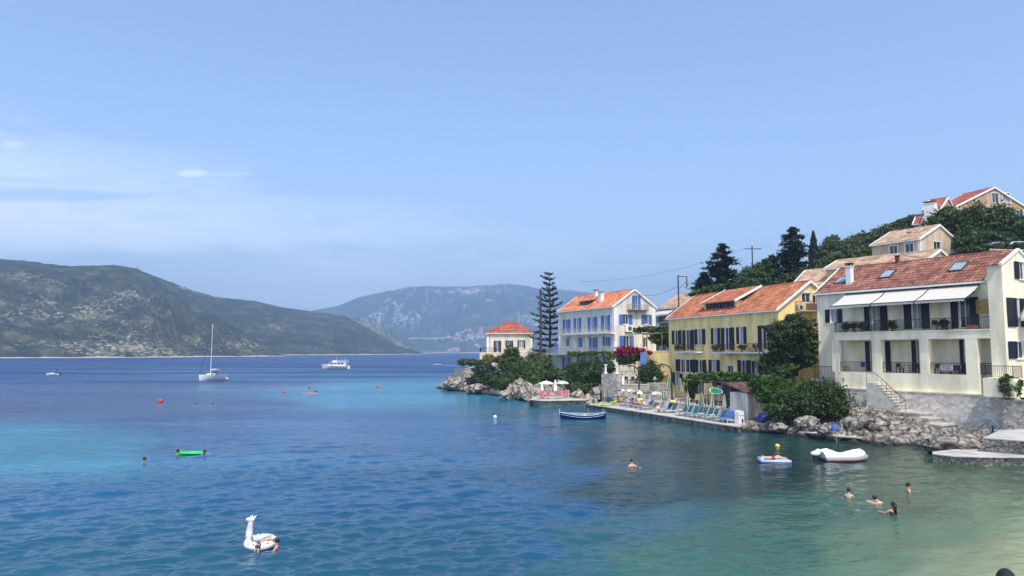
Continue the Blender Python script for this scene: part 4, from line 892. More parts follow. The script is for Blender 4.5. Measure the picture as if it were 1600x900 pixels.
# headland and the bank under the blue shuttered house
loft('rocky_headland', [
    [W(677, 144, -.5), W(679, 145, -.3), W(681, 147, -.4), W(684, 152, -.6)],
    [W(690, 139, -.5), W(690, 140, .5), W(692, 143, 1.1), W(695, 152, .6)],
    [W(703, 134.5, -.5), W(703, 136.5, 1.1), W(705, 140, 2.0), W(707, 150, 2.0)],
    [W(726, 128.5, -.5), W(726, 131, 1.2), W(727, 136, 2.9), W(729, 146, 3.4)],
    [W(760, 120.5, -.5), W(760, 123, .8), W(762, 131, 2.6), W(764, 142, 4.3)],
    [W(800, 110.5, -.5), W(800, 113, .8), W(800, 121, 2.4), W(806, 136, 4.5)],
    [W(822, 103, -.5), W(822, 106, 1.3), W(820, 115, 2.4), W(824, 130, 4.2)],
    [W(860, 97, -.5), W(860, 104.5, .9), W(860, 111, 2.5), W(866, 122, 3.2)],
    [W(900, 94, -.5), W(900, 99, .8), W(902, 105, 2.6), W(908, 114, 3.2)],
    [W(932, 91.5, -.5), W(936, 95, .9), W(940, 101, 3.0), W(948, 110, 3.4)]], ROCK, 330, 60, .85)
# rocky shore under the awning house
loft('rocky_shore', [
    [W(1150, 65, -.4), W(1150, 66, .2), W(1152, 67.5, .4), W(1156, 71, .5)],
    [W(1180, 64.6, -.5), W(1182, 65.4, .5), W(1186, 67.5, .8), W(1192, 72, .9)],
    [W(1235, 61.4, -.5), W(1238, 62.6, .6), W(1242, 65, 1.0), W(1248, 71, 1.6)],
    [W(1290, 58.4, -.5), W(1292, 59.8, .35), W(1296, 63, 1.1), W(1304, 70.5, 2.0)],
    [W(1345, 56, -.5), W(1346, 57.5, .4), W(1350, 60.3, 1.2), W(1356, 66.5, 2.1)],
    [W(1400, 54.6, -.5), W(1401, 56.0, .5), W(1406, 58.3, 1.1), W(1412, 63.0, 1.5)],
    [W(1450, 53.8, -.5), W(1452, 54.6, .4), W(1458, 56.8, .7), W(1468, 60.2, .8)],
    [W(1520, 50.5, -.5), W(1520, 51.5, .5), W(1524, 54.0, .8), W(1530, 57.5, 1.0)],
    [W(1640, 47.5, -.5), W(1640, 49, .9), W(1640, 52, 1.2), W(1640, 55, 1.3)]], ROCK2, 440, 70, .42, 1.7, seed=3)
# hillside behind the houses
def hillside():
    cps = [(16, 122, 2.9), (12, 140, 3.5), (5, 150, 4.3), (-5, 150, 4.3), (30, 84, 1.2), (26, 102, 2.2), (36, 84, 4.2), (36, 78, 3.6), (44, 66, 4.2), (52, 60, 4.6), (46, 80, 7), (45, 92, 10),
           (34, 112, 5), (24, 128, 4.0), (52, 98, 17.6), (60, 98, 18.6), (46, 100, 14), (40, 106, 9), (66, 106, 23), (76, 108, 25.5), (90, 110, 27), (48, 125, 17), (60, 130, 25), (40, 150, 12), (80, 140, 33),
           (20, 160, 4), (120, 120, 34), (100, 180, 38), (0, 170, 0), (35, 120, 8), (70, 90, 16), (90, 80, 16), (30, 190, 4), (60, 170, 20), (58, 84, 12), (70, 70, 9), (62, 93, 19.4), (69, 94, 19.4), (75, 96, 19.6), (64, 90, 18.6), (46, 56, 4.2), (56, 48, 4.0), (70, 42, 4.5), (90, 40, 6)]
    nx, ny = 120, 120; P = np.zeros((nx, ny, 3)); c = np.array(cps); edge = [(-16, 149), (-8, 146), (4, 138), (11, 124), (17.5, 116), (22, 108), (27, 96), (31, 84), (33, 78), (41, 64), (48, 50), (60, 40), (90, 30)]
    ex = np.array([e[0] for e in edge]); ey = np.array([e[1] for e in edge])
    for i in range(nx):
        for j in range(ny):
            x = -5 + 140 * (i / (nx - 1)) ** 1.25
            y0 = float(np.interp(x, ex, ey)) + 1.2; y = y0 + (230 - y0) * (j / (ny - 1)) ** 1.3
            d2 = (c[:, 0] - x) ** 2 + (c[:, 1] - y) ** 2 + 4; w_ = 1 / d2 ** 1.7; z = float((w_ * c[:, 2]).sum() / w_.sum())
            P[i, j] = (x, y, z + fract(x * .12, y * .12, 2, 4) * .5)
    P[:, 0, 2] = -1.0; P[:, 0, 1] = P[:, 1, 1] - .05; P[:, 0, 0] = P[:, 1, 0]
    return tag(grid_mesh('hillside', P, SOIL, smooth=True), kind='structure')
HS = hillside()
# ------------------------------------------------------------------ quays and terraces
def slab(name, pxs, z, z0=-1.2, m=CONC, kind='structure', extra=None, lip=None):
    pts = [PZ(a, b, z) for a, b in pxs] + [Vector((*e, z)) for e in (extra or [])]
    area = sum(pts[i].x * pts[(i + 1) % len(pts)].y - pts[(i + 1) % len(pts)].x * pts[i].y for i in range(len(pts)))
    if area < 0: pts = pts[::-1]
    mb = MB(); mb.prism([(p.x, p.y) for p in pts], z0, z)
    return tag(mb.build(name, m), kind=kind), pts
QDARK = M('quay_side_stone', (.30, .26, .21), .9, .5, 2.0, .6, col2=(.07, .055, .04))
DECK = M('pale_deck_concrete', (.47, .44, .39), .9, .25, .8, .3)
slab('quay', [(921, 632.5), (960, 638), (1000, 644), (1060, 653.5), (1100, 659.5), (1155, 667.5), (1172, 660)], .42, m=QDARK, extra=[(25.0, 74), (20.5, 83), (17.5, 95), (12.5, 99)])
slab('quay_deck', [(920, 632), (960, 637.6), (1000, 643.6), (1060, 653), (1100, 659), (1155, 667), (1172, 659.6)], .50, .424, m=DECK, extra=[(25.0, 74), (20.5, 83), (17.5, 95), (12.5, 99)])
slab('upper_terrace', [], .95, -.2, m=CONC, extra=[(22.6, 72.0), (27.6, 74.5), (29.0, 80), (21.0, 102), (15.5, 103), (14.6, 97), (19.0, 82)])
mb = MB()
def wallrun(name, pts, z0, z1, t, m, label=None, cat='wall', cap=None, n=None, **kw):
    mb = MB()
    for i in range(len(pts) - 1):
        a, b = Vector((*pts[i], 0)), Vector((*pts[i + 1], 0)); d = (b - a).normalized(); nrm = Vector((-d.y, d.x, 0)) * t / 2
        za, zb_ = (z1 if not hasattr(z1, '__len__') else z1[i]), (z1 if not hasattr(z1, '__len__') else z1[i + 1])
        q = [a - nrm, b - nrm, b + nrm, a + nrm]; zt = [za, zb_, zb_, za]
        base = len(mb.v); mb.v += [(p.x, p.y, z0) for p in q] + [(p.x, p.y, z) for p, z in zip(q, zt)]
        for f in ((3, 2, 1, 0), (4, 5, 6, 7), (0, 1, 5, 4), (1, 2, 6, 5), (2, 3, 7, 6), (3, 0, 4, 7)): mb.f.append(tuple(base + k for k in f)); mb.mi.append(0); mb.r.append(.5)
    o = mb.build(name, m); tag(o, label, cat, **kw)
    if cap:
        c = MB()
        for i in range(len(pts) - 1):
            a, b = Vector((*pts[i], 0)), Vector((*pts[i + 1], 0)); d = (b - a).normalized(); nrm = Vector((-d.y, d.x, 0)) * (t / 2 + .05)
            za = z1 if not hasattr(z1, '__len__') else z1[i]
            c.prism([(p.x, p.y) for p in (a - nrm, b - nrm, b + nrm, a + nrm)], za + .003, za + .08)
        c.build('coping', cap, o)
    return o
wallrun('parapet', [(22.4, 72.2), (19.0, 80.6), (17.4, 85.5)], .5, 1.28, .3, STONE_PALE, 'low pale stone parapet behind the row of blue green loungers', cap=DECK)
wallrun('terrace_step', [(17.2, 86), (16.0, 92)], .5, 1.1, .8, STONE, 'rubble step wall beside the curved lamp posts')
# round white posts and the tall stone wall by the dark shrubs
SP = PZ(943, 627, .5)
wallrun('stone_wall', [W(941, 97, 0)[:2], W(966, 94.5, 0)[:2], W(969, 100.5, 0)[:2]], .3, 4.15, .5, STONE, 'tall rubble retaining wall at the left end of the sunbathing quay')
wallrun('stone_wall', [W(966.5, 95.4, 0)[:2], W(1012, 95, 0)[:2]], .3, 2.75, 1.6, STONE, 'rubble wall under the small dining terrace', cap=DECK)
wallrun('stone_wall', [W(968, 100.9, 0)[:2], W(1012, 100, 0)[:2]], .3, 4.35, .5, STONE_PALE, 'pale rubble wall behind the small dining terrace', cap=DECK)
slab('garden_terrace', [], 4.1, .5, m=CONC, extra=[W(938, 101.3, 0)[:2], W(1013, 100.6, 0)[:2], (21.6, 104), (22, 111), (17, 111.5), W(936, 110, 0)[:2]])
for i, px in enumerate((945.5, 963)):
    p = Vector(W(px, 97.0 - i * 2, 4.15)); mb = MB(); mb.lathe([(.22, 0), (.22, .12), (.13, .2), (.13, 1.0), (.24, 1.08), (.24, 1.2), (0, 1.2)], 12, p); tag(mb.build('column', WHITE), ['short white column left of the terrace steps, against dark leaves', 'short white column at the corner of the tall stone wall'][i], 'column')
p = Vector(W(972, 94.6, 2.83)); mb = MB(); mb.box(p.x - .17, p.x + .17, p.y - .17, p.y + .17, p.z, p.z + 1.0); mb.box(p.x - .22, p.x + .22, p.y - .22, p.y + .22, p.z + 1.0, p.z + 1.08); tag(mb.build('gate_post', WHITE), 'square white post at the edge of the small dining terrace', 'post')
# rubble steps between the garden terrace and the quay
for i, (a, b, z, lab) in enumerate(((1012, 1046, 3.0, 'upper rubble step wall under the round dark bush'), (1014, 1048, 2.0, 'lower rubble step wall behind the green parasols'))):
    wallrun('stone_wall', [W(a, 97 - i * 2.5, 0)[:2], W(b, 95 - i * 2.5, 0)[:2]], .4, z, 1.4, STONE, lab)
# bathing platform with the white parasols
slab('bathing_platform', [(824, 627), (829, 624.8), (845, 626.5), (915, 625.5), (932, 622), (915, 617), (840, 617.5)], .80, -1, m=QUAYSTONE)
slab('platform_top', [(824.5, 626.6), (829, 624.4), (845, 626.1), (915, 625.1), (932, 621.6), (915, 616.6), (840, 617.1)], .87, .804, m=DECK)
# masonry landing at the right
slab('landing_quay', [(1457, 709.5), (1488, 713), (1540, 714.5), (1640, 715), (1700, 700), (1640, 690), (1514, 700), (1457, 706)], .50, -1, m=QUAYSTONE)
slab('landing_top', [(1457, 709), (1488, 712.5), (1540, 714), (1640, 714.5), (1700, 699), (1640, 689), (1514, 699.6), (1457, 705.5)], .56, .504, m=DECK)
slab('landing_step', [(1531, 695.5), (1560, 699), (1640, 703), (1700, 690), (1640, 680), (1540, 688)], .92, .564, m=QUAYSTONE)
slab('landing_upper', [(1537, 684.5), (1570, 687), (1660, 693), (1720, 680), (1640, 668), (1560, 674)], 1.42, .924, m=QUAYSTONE)
slab('landing_upper_top', [(1537, 684), (1570, 686.5), (1660, 692.5), (1720, 679), (1640, 667), (1560, 673)], 1.48, 1.424, m=DECK)
# concrete ledge with the bathing ladder
slab('ledge', [(1252, 674.5), (1300, 681), (1345, 684.5), (1352, 680), (1300, 675), (1260, 670)], .34, -.8, m=QDARK)
slab('ledge_top', [(1251, 674), (1300, 680.5), (1346, 684), (1353, 679.5), (1300, 674.5), (1260, 669.5)], .42, .344, m=DECK)
# rubble wall carrying the awning house, and the stepped block in front of it
H = CH; PF = -1.8
o = empty('retaining_wall', H.o, H.rz, 'long pale rubble wall below the awning house', 'wall')
mb = MB(); xl = H.hit('f', PF - .2, 1312, 610)[0]; mb.box(xl, 1.2, PF - .25, -.3, .2, 3.5); mb.build('stonework', STONE_PALE, o)
mb = MB(); mb.box(xl - .05, 1.25, PF - .30, PF + .01, 3.501, 3.62); mb.build('ledge', W_CREAM, o)
mb = MB(); mb.box(-17.4, xl + .02, -1.2, -.3, .6, 4.3); tag(mb.build('stone_wall', STONE, None, H.o, H.rz), 'rubble wall between the black fence and the big dark bush', 'wall')
mb = MB(); mb.box(1.2, 9.5, -3.2, -2.6, .6, 3.25); mb.box(1.2, 9.5, -3.25, -2.55, 3.252, 3.36); tag(mb.build('stone_wall', STONE, None, H.o, H.rz), 'dark rubble wall at the right edge above the landing', 'wall')
mb = MB(); mb.box(1.2, 9.5, -2.55, 3.0, .6, 3.15); mb.box(4.0, 9.5, 1.0, 3.5, 3.1, 4.4); tag(mb.build('side_terrace', CONC, None, H.o, H.rz), kind='structure')
st_ = empty('outdoor_stairs', H.o, H.rz, 'cream rendered stairs with a thin black rail going down from the awning house', 'stairs')
yb = PF - 1.55; x0 = H.hit('f', yb, 1353, 600)[0]; x1 = H.hit('f', yb, 1370, 605)[0]; x2 = H.hit('f', yb, 1408, 645)[0]
mb = MB(); zt = H.hit('f', yb, 1360, 598)[1]; n = 9; zb2 = H.hit('f', yb, 1408, 645)[1]; dz = (zt - zb2 - .35) / n; dx = (x2 - x1) / n
prof = [(x0, 1.0), (x2 - .4, 1.0)]; z = zb2 + .35
pts = []
for i in range(n): pts += [(x2 - dx * i, zb2 + .35 + dz * i), (x2 - dx * (i + 1), zb2 + .35 + dz * i)]
pts += [(x1, zt), (x0, zt)]
low = [(x0, 1.2), (x2, 1.2)]
outl = low + [(x2, zb2 + .35)] + pts[1:]
base = len(mb.v)
for y in (yb, PF - .26):
    mb.v += [(a, y, b) for a, b in outl]
k = len(outl); mb.f.append(tuple(range(k))); mb.f.append(tuple(reversed(range(k, 2 * k)))); mb.mi += [0, 0]; mb.r += [.5, .5]
for i in range(k): j = (i + 1) % k; mb.f.append((i, j, k + j, k + i)); mb.mi.append(0); mb.r.append(.5)
mb.build('flight', M('aged_render', (.62, .59, .50), .9, .25, 1.2, .3), st_)
mb = MB()
for i in range(n): mb.box(x2 - dx * (i + 1) - .02, x2 - dx * i + .05, yb - .03, PF - .27, zb2 + .352 + dz * i, zb2 + .40 + dz * i)
mb.build('treads', DECK, st_)
mb = MB(); yy = yb + .06
rail = [(x0 + .05, yy, zt + .0), (x0 + .05, yy, zt + .85), (x1 - .1, yy, zt + .85), (x2 + .35, yy, zb2 + 1.1)]
mb.tube(rail, .028, 5); 
for i in range(6):
    f = i / 5; mb.tube([(x1 + (x2 - x1) * f, yy, zt + (zb2 + .35 - zt) * f), (x1 + (x2 - x1) * f, yy, zt + .85 + (zb2 + 1.1 - zt - .85) * (x1 + (x2 - x1) * f - x1 + .1) / (x2 + .35 - x1 + .1))], .016, 4)
mb.tube([(x1, yy, zt + .45), (x2, yy, zb2 + .75)], .014, 4); mb.tube([(x2 + .35, yy, zb2 + 1.1), (x2 - .3, yy - .9, zb2 + .35)], .022, 4); mb.tube([(x2 + .35, yy, zb2 + 1.1), (x2 + .40, yy, zb2)], .022, 4)
mb.build('handrail', IRON, st_)
for i, (xa, xb, ya, yb_, zz, lab) in enumerate(((x2 - .3, x2 + 1.9, yb - .5, PF - .3, zb2 + .12, 'top pale stone slab at the foot of the cream stairs'), (x2 + .2, x2 + 2.8, yb - .9, PF - .4, zb2 - .22, 'second pale slab below the cream stairs'),
        (x2 + .9, x2 + 4.1, yb - 1.4, PF - .5, zb2 - .62, 'long lowest pale slab by the stone wall foot'), (x2 - 2.0, x2 + .1, yb - 2.4, yb - 1.0, zb2 - .70, 'pale flat slab on the rocks left of the stair foot'))):
    mb = MB(); mb.box(xa, xb, ya, yb_, zz - .7, zz - .13); mb.box(xa - .08, xb + .08, ya - .08, yb_ + .05, zz - .129, zz); tag(mb.build('stone_step', CONC, None, H.o, H.rz), lab, 'step')
# fence at the left of the awning house
mb2 = empty('fence', H.o, H.rz, 'thin black railing on the rubble wall left of the porch', 'fence'); H.rail([(-17.3, -.7), (xl + .1, -.7)], 4.3, 1.25, parent=mb2, step=.16)
mb2 = empty('gate_rail', H.o, H.rz, 'thin black stair rail running down to the landing quay', 'railing'); mbr = MB(); gi = CH.Mi; mbr.tube([gi @ PY(1508, 683, 52), gi @ PY(1541, 661, 52.6), gi @ PY(1549, 677, 52.2)], .035, 5); mbr.tube([gi @ PY(1526, 671, 52.3), gi @ PY(1527, 681, 52.3)], .025, 4); mbr.tube([gi @ PY(1551, 665, 52.2), gi @ PY(1552, 676, 52.2)], .07, 5); mbr.build('rail', IRON, mb2)
# terrace wall on the point
wallrun('stone_wall', [W(713, 137.5, 0)[:2], W(727, 131.5, 0)[:2], W(757, 134, 0)[:2]], 1.2, [3.9, 4.0, 4.7], .5, STONE, 'weathered rubble wall round the terrace on the point')
slab('point_terrace', [], 3.7, 1, m=SOIL, extra=[W(715, 138, 0)[:2], W(727, 132.2, 0)[:2], W(760, 134.5, 0)[:2], W(770, 150, 0)[:2], W(733, 146, 0)[:2]])
# boulders
def boulder(px, py, r, sq=.6, seed=0, z=None, m=ROCK2, Y=None):
    p = PZ(px, py, 0) if Y is None else PY(px, py, Y); bm = bmesh.new(); bmesh.ops.create_icosphere(bm, subdivisions=3, radius=1)
    sx, sy, sz = r * rng.uniform(.8, 1.3), r * rng.uniform(.8, 1.2), r * sq
    for v in bm.verts:
        c = v.co.copy(); d = mn.voronoi(c * 1.1 + Vector((seed, 0, 0)))[0]; k = .72 + .55 * min(.6, d[1] - d[0]) + .25 * mn.noise(c * 1.4 + Vector((seed, 3, 0))) + .12 * mn.noise(c * 4 + Vector((seed, 3, 0)))
        v.co = Vector((c.x * sx, c.y * sy, c.z * sz)) * k
    me = bpy.data.meshes.new('boulder'); bm.to_mesh(me); bm.free()
    return tag(link('boulder', me, m, None, p + Vector((0, 0, r * sq * .25)) if Y is None else p, rng.uniform(0, 6)), cat='boulder')
k = 0
for (xa, xb, f, lab, grp, rr, m) in ((1160, 1250, lambda x: 671 + (x - 1160) * .10, 'grey white limestone boulder at the waterline below the big dark bush', 'boulders below the big dark bush', .48, ROCK2),
        (1345, 1455, lambda x: 690 + (x - 1345) * .06, 'dark pitted boulder at the waterline below the cream stairs', 'boulders below the cream stairs', .32, ROCK2), (690, 820, lambda x: 608 + (x - 690) * .125, 'pale rock at the waterline along the headland', 'rocks along the headland', .75, ROCK)):
    n = 9; ORD = ['leftmost', 'second', 'third', 'fourth', 'fifth', 'sixth', 'seventh', 'eighth', 'rightmost']
    for i in range(n):
        px = xa + (xb - xa) * (i + rng.random() * .8) / n; k += 1; o = boulder(px, f(px) - rng.uniform(.3, 4), rr * rng.uniform(.7, 1.5), .65, k * 1.7, m=m); tag(o, ORD[i] + (' ' if i in (0, 8) else ' from the left, ') + lab, 'boulder', grp)
for (px, py, Y, r, sq, lab) in ((800, 611, 107, 1.0, 1.1, 'tall cracked limestone outcrop left of the bathing platform'), (812, 604, 108, 1.15, 1.1, 'highest limestone outcrop beside the bathing platform'), (790, 617, 106, 1.1, .7, 'low outcrop at the water left of the platform'), (823, 613, 106, 1.2, 1.0, 'outcrop directly behind the left end of the platform'),
        (745, 608, 124, 2.2, .5, 'reddish flat rock below the agave bush'), (712, 601, 134, 2.6, .5, 'pale bare rock at the tip of the headland'), (1488, 697, 51, 1.9, .42, 'long slanting brown rock between shore and landing'), (1514, 690, 51.5, 1.5, .45, 'broken slab leaning on the landing quay'),
        (1470, 699, 51.5, 1.3, .4, 'low pointed rock left of the landing quay'), (1340, 664, 60, 1.2, .7, 'large scarred rock under the cream stair block'), (1372, 662, 58.5, 1.2, .6, 'dark hollow rock right of the stair block foot'), (1288, 671, 59.5, .8, .6, 'smooth pale boulder left of the ladder'),
        (1260, 662, 62, 1.1, .7, 'grey boulder under the edge of the big bush'), (1215, 668, 63.5, .9, .6, 'rounded white boulder by the blue tarpaulin'), (903, 617, 99, .9, .9, 'pale lump of rock at the right of the parasol platform')):
    k += 1; tag(boulder(px, py, r, sq, k * 1.3, Y=Y, m=ROCK if Y > 90 else ROCK2), lab)
# ------------------------------------------------------------------ plants
NR = np.random.default_rng(11)
LF_DARK = leafmat('dark_leaves', (.016, .034, .010), (.13, .19, .055)); LF_MID = leafmat('mid_leaves', (.026, .055, .012), (.15, .23, .06)); LF_LIGHT = leafmat('vine_leaves', (.035, .080, .012), (.17, .27, .05), .35)
LF_OLIVE = leafmat('grey_green_leaves', (.045, .070, .028), (.19, .23, .11)); LF_CON = leafmat('conifer_needles', (.010, .020, .010), (.045, .072, .032), .15); LF_YEL = leafmat('yellow_leaves', (.12, .13, .02), (.38, .34, .06)); LF_RED = leafmat('reddish_leaves', (.10, .05, .03), (.26, .14, .08))
LF_MAG = leafmat('magenta_bracts', (.20, .010, .045), (.55, .035, .13), .3); BARK = M('bark', (.10, .075, .055), .9, .4, 4, .6)
def leaves(name, C0, N0, size, m, rnd, parent=None, aspect=.55, jit=1.0):
    n = len(C0); a = NR.normal(size=(n, 3)); nn_ = N0 + jit * NR.normal(size=(n, 3)) * .8; nn_ /= np.linalg.norm(nn_, axis=1, keepdims=True) + 1e-9
    u = np.cross(nn_, a); u /= np.linalg.norm(u, axis=1, keepdims=True) + 1e-9; v = np.cross(nn_, u)
    s = (size * NR.uniform(.6, 1.45, n))[:, None]; V = np.stack([C0 - u * s, C0 - v * s * aspect, C0 + u * s, C0 + v * s * aspect], 1).reshape(-1, 3)
    me = bpy.data.meshes.new(name); me.vertices.add(4 * n); me.vertices.foreach_set('co', V.reshape(-1).astype(np.float32)); me.loops.add(4 * n); me.loops.foreach_set('vertex_index', np.arange(4 * n, dtype=np.int32))
    me.polygons.add(n); me.polygons.foreach_set('loop_start', np.arange(n, dtype=np.int32) * 4); me.update(calc_edges=True)
    at = me.attributes.new('rnd', 'FLOAT', 'FACE'); at.data.foreach_set('value', np.clip(rnd, 0, 1).astype(np.float32)); return link(name, me, m, parent)
def blobpts(blobs, n, inner=.5, spread=.20, per=22):
    """leaf clumps scattered through lumpy ellipsoids"""
    vol = np.array([(b[3] * b[4] + b[3] * b[5] + b[4] * b[5]) for b in blobs]); cnt = np.maximum(1, (vol / vol.sum() * n / per)).astype(int); Cs, Ns, Rs = [], [], []
    for b, c in zip(blobs, cnt):
        d = NR.normal(size=(c, 3)); d /= np.linalg.norm(d, axis=1, keepdims=True)
        lump = 1 + .22 * np.sin(d[:, 0] * 5 + b[0] * 3) * np.cos(d[:, 2] * 6 + b[1]) + .14 * np.sin(d[:, 1] * 11 + b[2] * 5)
        rad = NR.uniform(inner, 1.05, c) ** .6 * lump; r3 = np.array(b[3:6]); ctr = np.array(b[:3]) + d * rad[:, None] * r3; tone = np.clip(NR.normal(.42, .2, c), 0, 1)
        k = per; off = NR.normal(size=(c, k, 3)) * (spread * r3.min()) * NR.uniform(.6, 1.4, (c, 1, 1)); off[:, :, 2] *= .6
        pts = ctr[:, None, :] + off; Cs.append(pts.reshape(-1, 3)); Ns.append(np.repeat(d * .6 + np.array([0, 0, .7]), k, 0)); Rs.append((np.repeat(tone, k) + NR.normal(0, .13, c * k)))
    return np.concatenate(Cs), np.concatenate(Ns), np.concatenate(Rs)
def B(px, py, rx, ry, Y, dp=.9):
    c = PY(px, py, Y); k = Y / F; return (c.x, c.y, c.z, rx * k, rx * k * dp, ry * k)
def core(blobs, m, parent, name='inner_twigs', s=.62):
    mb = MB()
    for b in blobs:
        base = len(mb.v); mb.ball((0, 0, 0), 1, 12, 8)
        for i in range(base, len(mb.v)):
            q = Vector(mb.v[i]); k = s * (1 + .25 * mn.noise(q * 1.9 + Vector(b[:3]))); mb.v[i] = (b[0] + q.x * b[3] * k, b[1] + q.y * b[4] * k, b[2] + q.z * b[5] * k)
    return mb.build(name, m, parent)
CORE_SHADE = M('twig_shade', (.022, .032, .014), .95, .4, 3)  # dark crown cores: shade among the leaves put into the colour
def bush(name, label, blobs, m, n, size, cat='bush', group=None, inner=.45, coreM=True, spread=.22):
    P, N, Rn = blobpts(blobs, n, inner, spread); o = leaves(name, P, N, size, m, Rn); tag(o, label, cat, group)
    if coreM: core(blobs, CORE_SHADE, o)
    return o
def tree(name, label, blobs, m, n, size, base, r=.2, cat='tree', group=None, inner=.45, spread=.15, cr=True):
    root = empty(name, base, 0, label, cat, group); b0 = Vector(base); t = MB(); cen = sum((Vector(b[:3]) for b in blobs), Vector()) / len(blobs)
    fork = b0.lerp(cen, .5); t.tube([Vector((0, 0, 0)), (fork - b0) * .5 + Vector((.1, 0, 0)), fork - b0], [r * 1.25, r, r * .8], 8)
    for b in blobs: e = Vector(b[:3]) - b0; t.tube([fork - b0, (fork - b0).lerp(e, .55) + Vector((0, 0, .2)), e], [r * .6, r * .4, r * .12], 6)
    t.build('trunk', BARK, root)
    bl = [(b[0] - b0.x, b[1] - b0.y, b[2] - b0.z, *b[3:]) for b in blobs]; P, N, Rn = blobpts(bl, n, inner, spread); cr_ = leaves('crown', P, N, size, m, Rn, root)
    if cr: core(bl, CORE_SHADE, cr_, s=.6)
    return root
def hz(x, y, default):
    ok, loc, nrm, idx = HS.ray_cast(Vector((x, y, 200)), Vector((0, 0, -1))); return loc.z if ok else default
bpy.context.view_layer.update()
def gtree(name, label, blobs, m, n, size, **kw):
    x = sum(b[0] for b in blobs) / len(blobs); y = sum(b[1] for b in blobs) / len(blobs); return tree(name, label, blobs, m, n, size, (x, y, hz(x, y, 2) - .2), **kw)
# dark masses by the awning house
bush('large_bush', 'very large dark bush above the rocks left of the awning house wall', [B(1283, 622, 36, 27, 64), B(1256, 630, 32, 24, 64), B(1302, 632, 20, 21, 63), B(1232, 634, 26, 21, 65), B(1272, 608, 22, 11, 65), B(1310, 640, 12, 12, 62.5), B(1218, 642, 20, 12, 64)], LF_DARK, 26000, .115)
bush('hedge', 'bright green creeper covering the roof of the plastered hut', [B(1205, 599, 24, 11, 70), B(1184, 604, 13, 13, 68.6), B(1226, 610, 18, 14, 69), B(1203, 618, 18, 12, 68), B(1222, 624, 16, 12, 68)], leafmat('creeper_leaves', (.022, .060, .010), (.11, .20, .03), .3), 15000, .10, cat='creeper')
tree('fig_tree', 'dense fig tree filling the gap between the yellow house and the awning house', [B(1238, 512, 30, 17, 75.5), B(1256, 530, 20, 22, 76), B(1218, 524, 18, 16, 75), B(1236, 540, 28, 18, 76), B(1256, 556, 20, 16, 76), B(1240, 496, 12, 6, 75.5), B(1210, 540, 10, 10, 75), B(1196, 511, 5, 4, 75)], LF_DARK, 22000, .13, (29.5, 77, 1.0), r=.25)
bush('shrub', 'rounded shrub under the right hand balcony of the yellow house', [B(1205, 568, 17, 17, 76.5), B(1218, 560, 13, 12, 77), B(1194, 574, 9, 10, 76)], LF_DARK, 8000, .11, cat='shrub')
bush('shrub', 'dark shrub in the shade at the foot of the fig tree', [B(1222, 582, 14, 9, 75), B(1234, 577, 10, 8, 75)], LF_DARK, 4000, .12, cat='shrub')
# slopes of the headland
bush('bush', 'broad dark green bush in the middle of the headland slope', [B(823, 588, 28, 18, 117), B(806, 596, 20, 13, 116), B(840, 600, 18, 12, 113), B(826, 574, 20, 10, 119)], LF_MID, 15000, .17)
bush('bush', 'dark bush low on the slope left of the white parasols', [B(790, 600, 18, 12, 119), B(772, 594, 14, 12, 122), B(808, 606, 16, 7, 114)], LF_DARK, 9000, .17)
tree('small_tree', 'bushy green tree standing below the ivory villa', [B(800, 556, 13, 14, 124), B(792, 570, 12, 12, 124), B(808, 568, 12, 10, 123)], LF_MID, 8000, .17, W(800, 125, 3.3), r=.14)
bush('agave', 'dark spiky agave cluster over the terrace wall on the point', [B(752, 583, 12, 11, 126), B(744, 595, 12, 9, 125), B(762, 578, 9, 10, 128)], leafmat('agave_leaves', (.022, .035, .026), (.09, .12, .08), .1), 5000, .24, cat='agave', coreM=True)
bush('hedge', 'light green hedge on top of the terrace wall on the point', [B(724, 566, 9, 5, 138), B(738, 566, 10, 4.5, 139), B(750, 567, 7, 4, 139)], leafmat('light_hedge_leaves', (.05, .09, .03), (.19, .25, .10)), 4500, .16, cat='hedge')
bush('shrub', 'yellow green shrub beside the villa terrace wall', [B(764, 561, 8, 7, 134)], LF_YEL, 2500, .16, cat='shrub', coreM=False)
bush('shrub', 'reddish brown shrub below the villa', [B(780, 562, 8, 6, 133), B(786, 567, 7, 6, 132)], LF_RED, 2500, .16, cat='shrub', coreM=False)
bush('shrub', 'small grey green shrub between villa and shuttered house', [B(838, 560, 14, 8, 124), B(850, 568, 12, 8, 122)], LF_OLIVE, 5000, .17, cat='shrub')
bush('bush', 'dark green bush just left of the lowest blue shutters', [B(868, 585, 16, 9, 111), B(852, 590, 10, 9, 113), B(880, 590, 12, 8, 109)], LF_MID, 7000, .16)
bush('large_bush', 'tall dark bush mass below the shuttered house beside the stone wall', [B(916, 585, 24, 20, 104), B(900, 596, 16, 16, 104), B(932, 596, 12, 20, 101), B(926, 572, 16, 9, 106), B(897, 582, 12, 12, 106), B(912, 606, 22, 9, 101)], LF_DARK, 20000, .15)
bush('creeper', 'dark creeper hanging beside the white columns', [B(953, 576, 7, 8, 98), B(950, 570, 9, 5, 99)], LF_DARK, 2500, .13, cat='creeper', coreM=False)
bush('vine', 'yellow green vine along the lowest terrace of the shuttered house', [B(902, 553, 14, 3.5, 115), B(925, 552, 14, 3, 114), B(946, 552, 12, 3, 112), B(955, 557, 8, 5, 110)], LF_LIGHT, 4500, .13, cat='vine', coreM=False)
bush('round_bush', 'round dark green bush beside the blue door', [B(1016, 583, 15, 14, 97.5), B(1008, 588, 9, 9, 97), B(1024, 588, 8, 8, 97)], LF_DARK, 9000, .13)
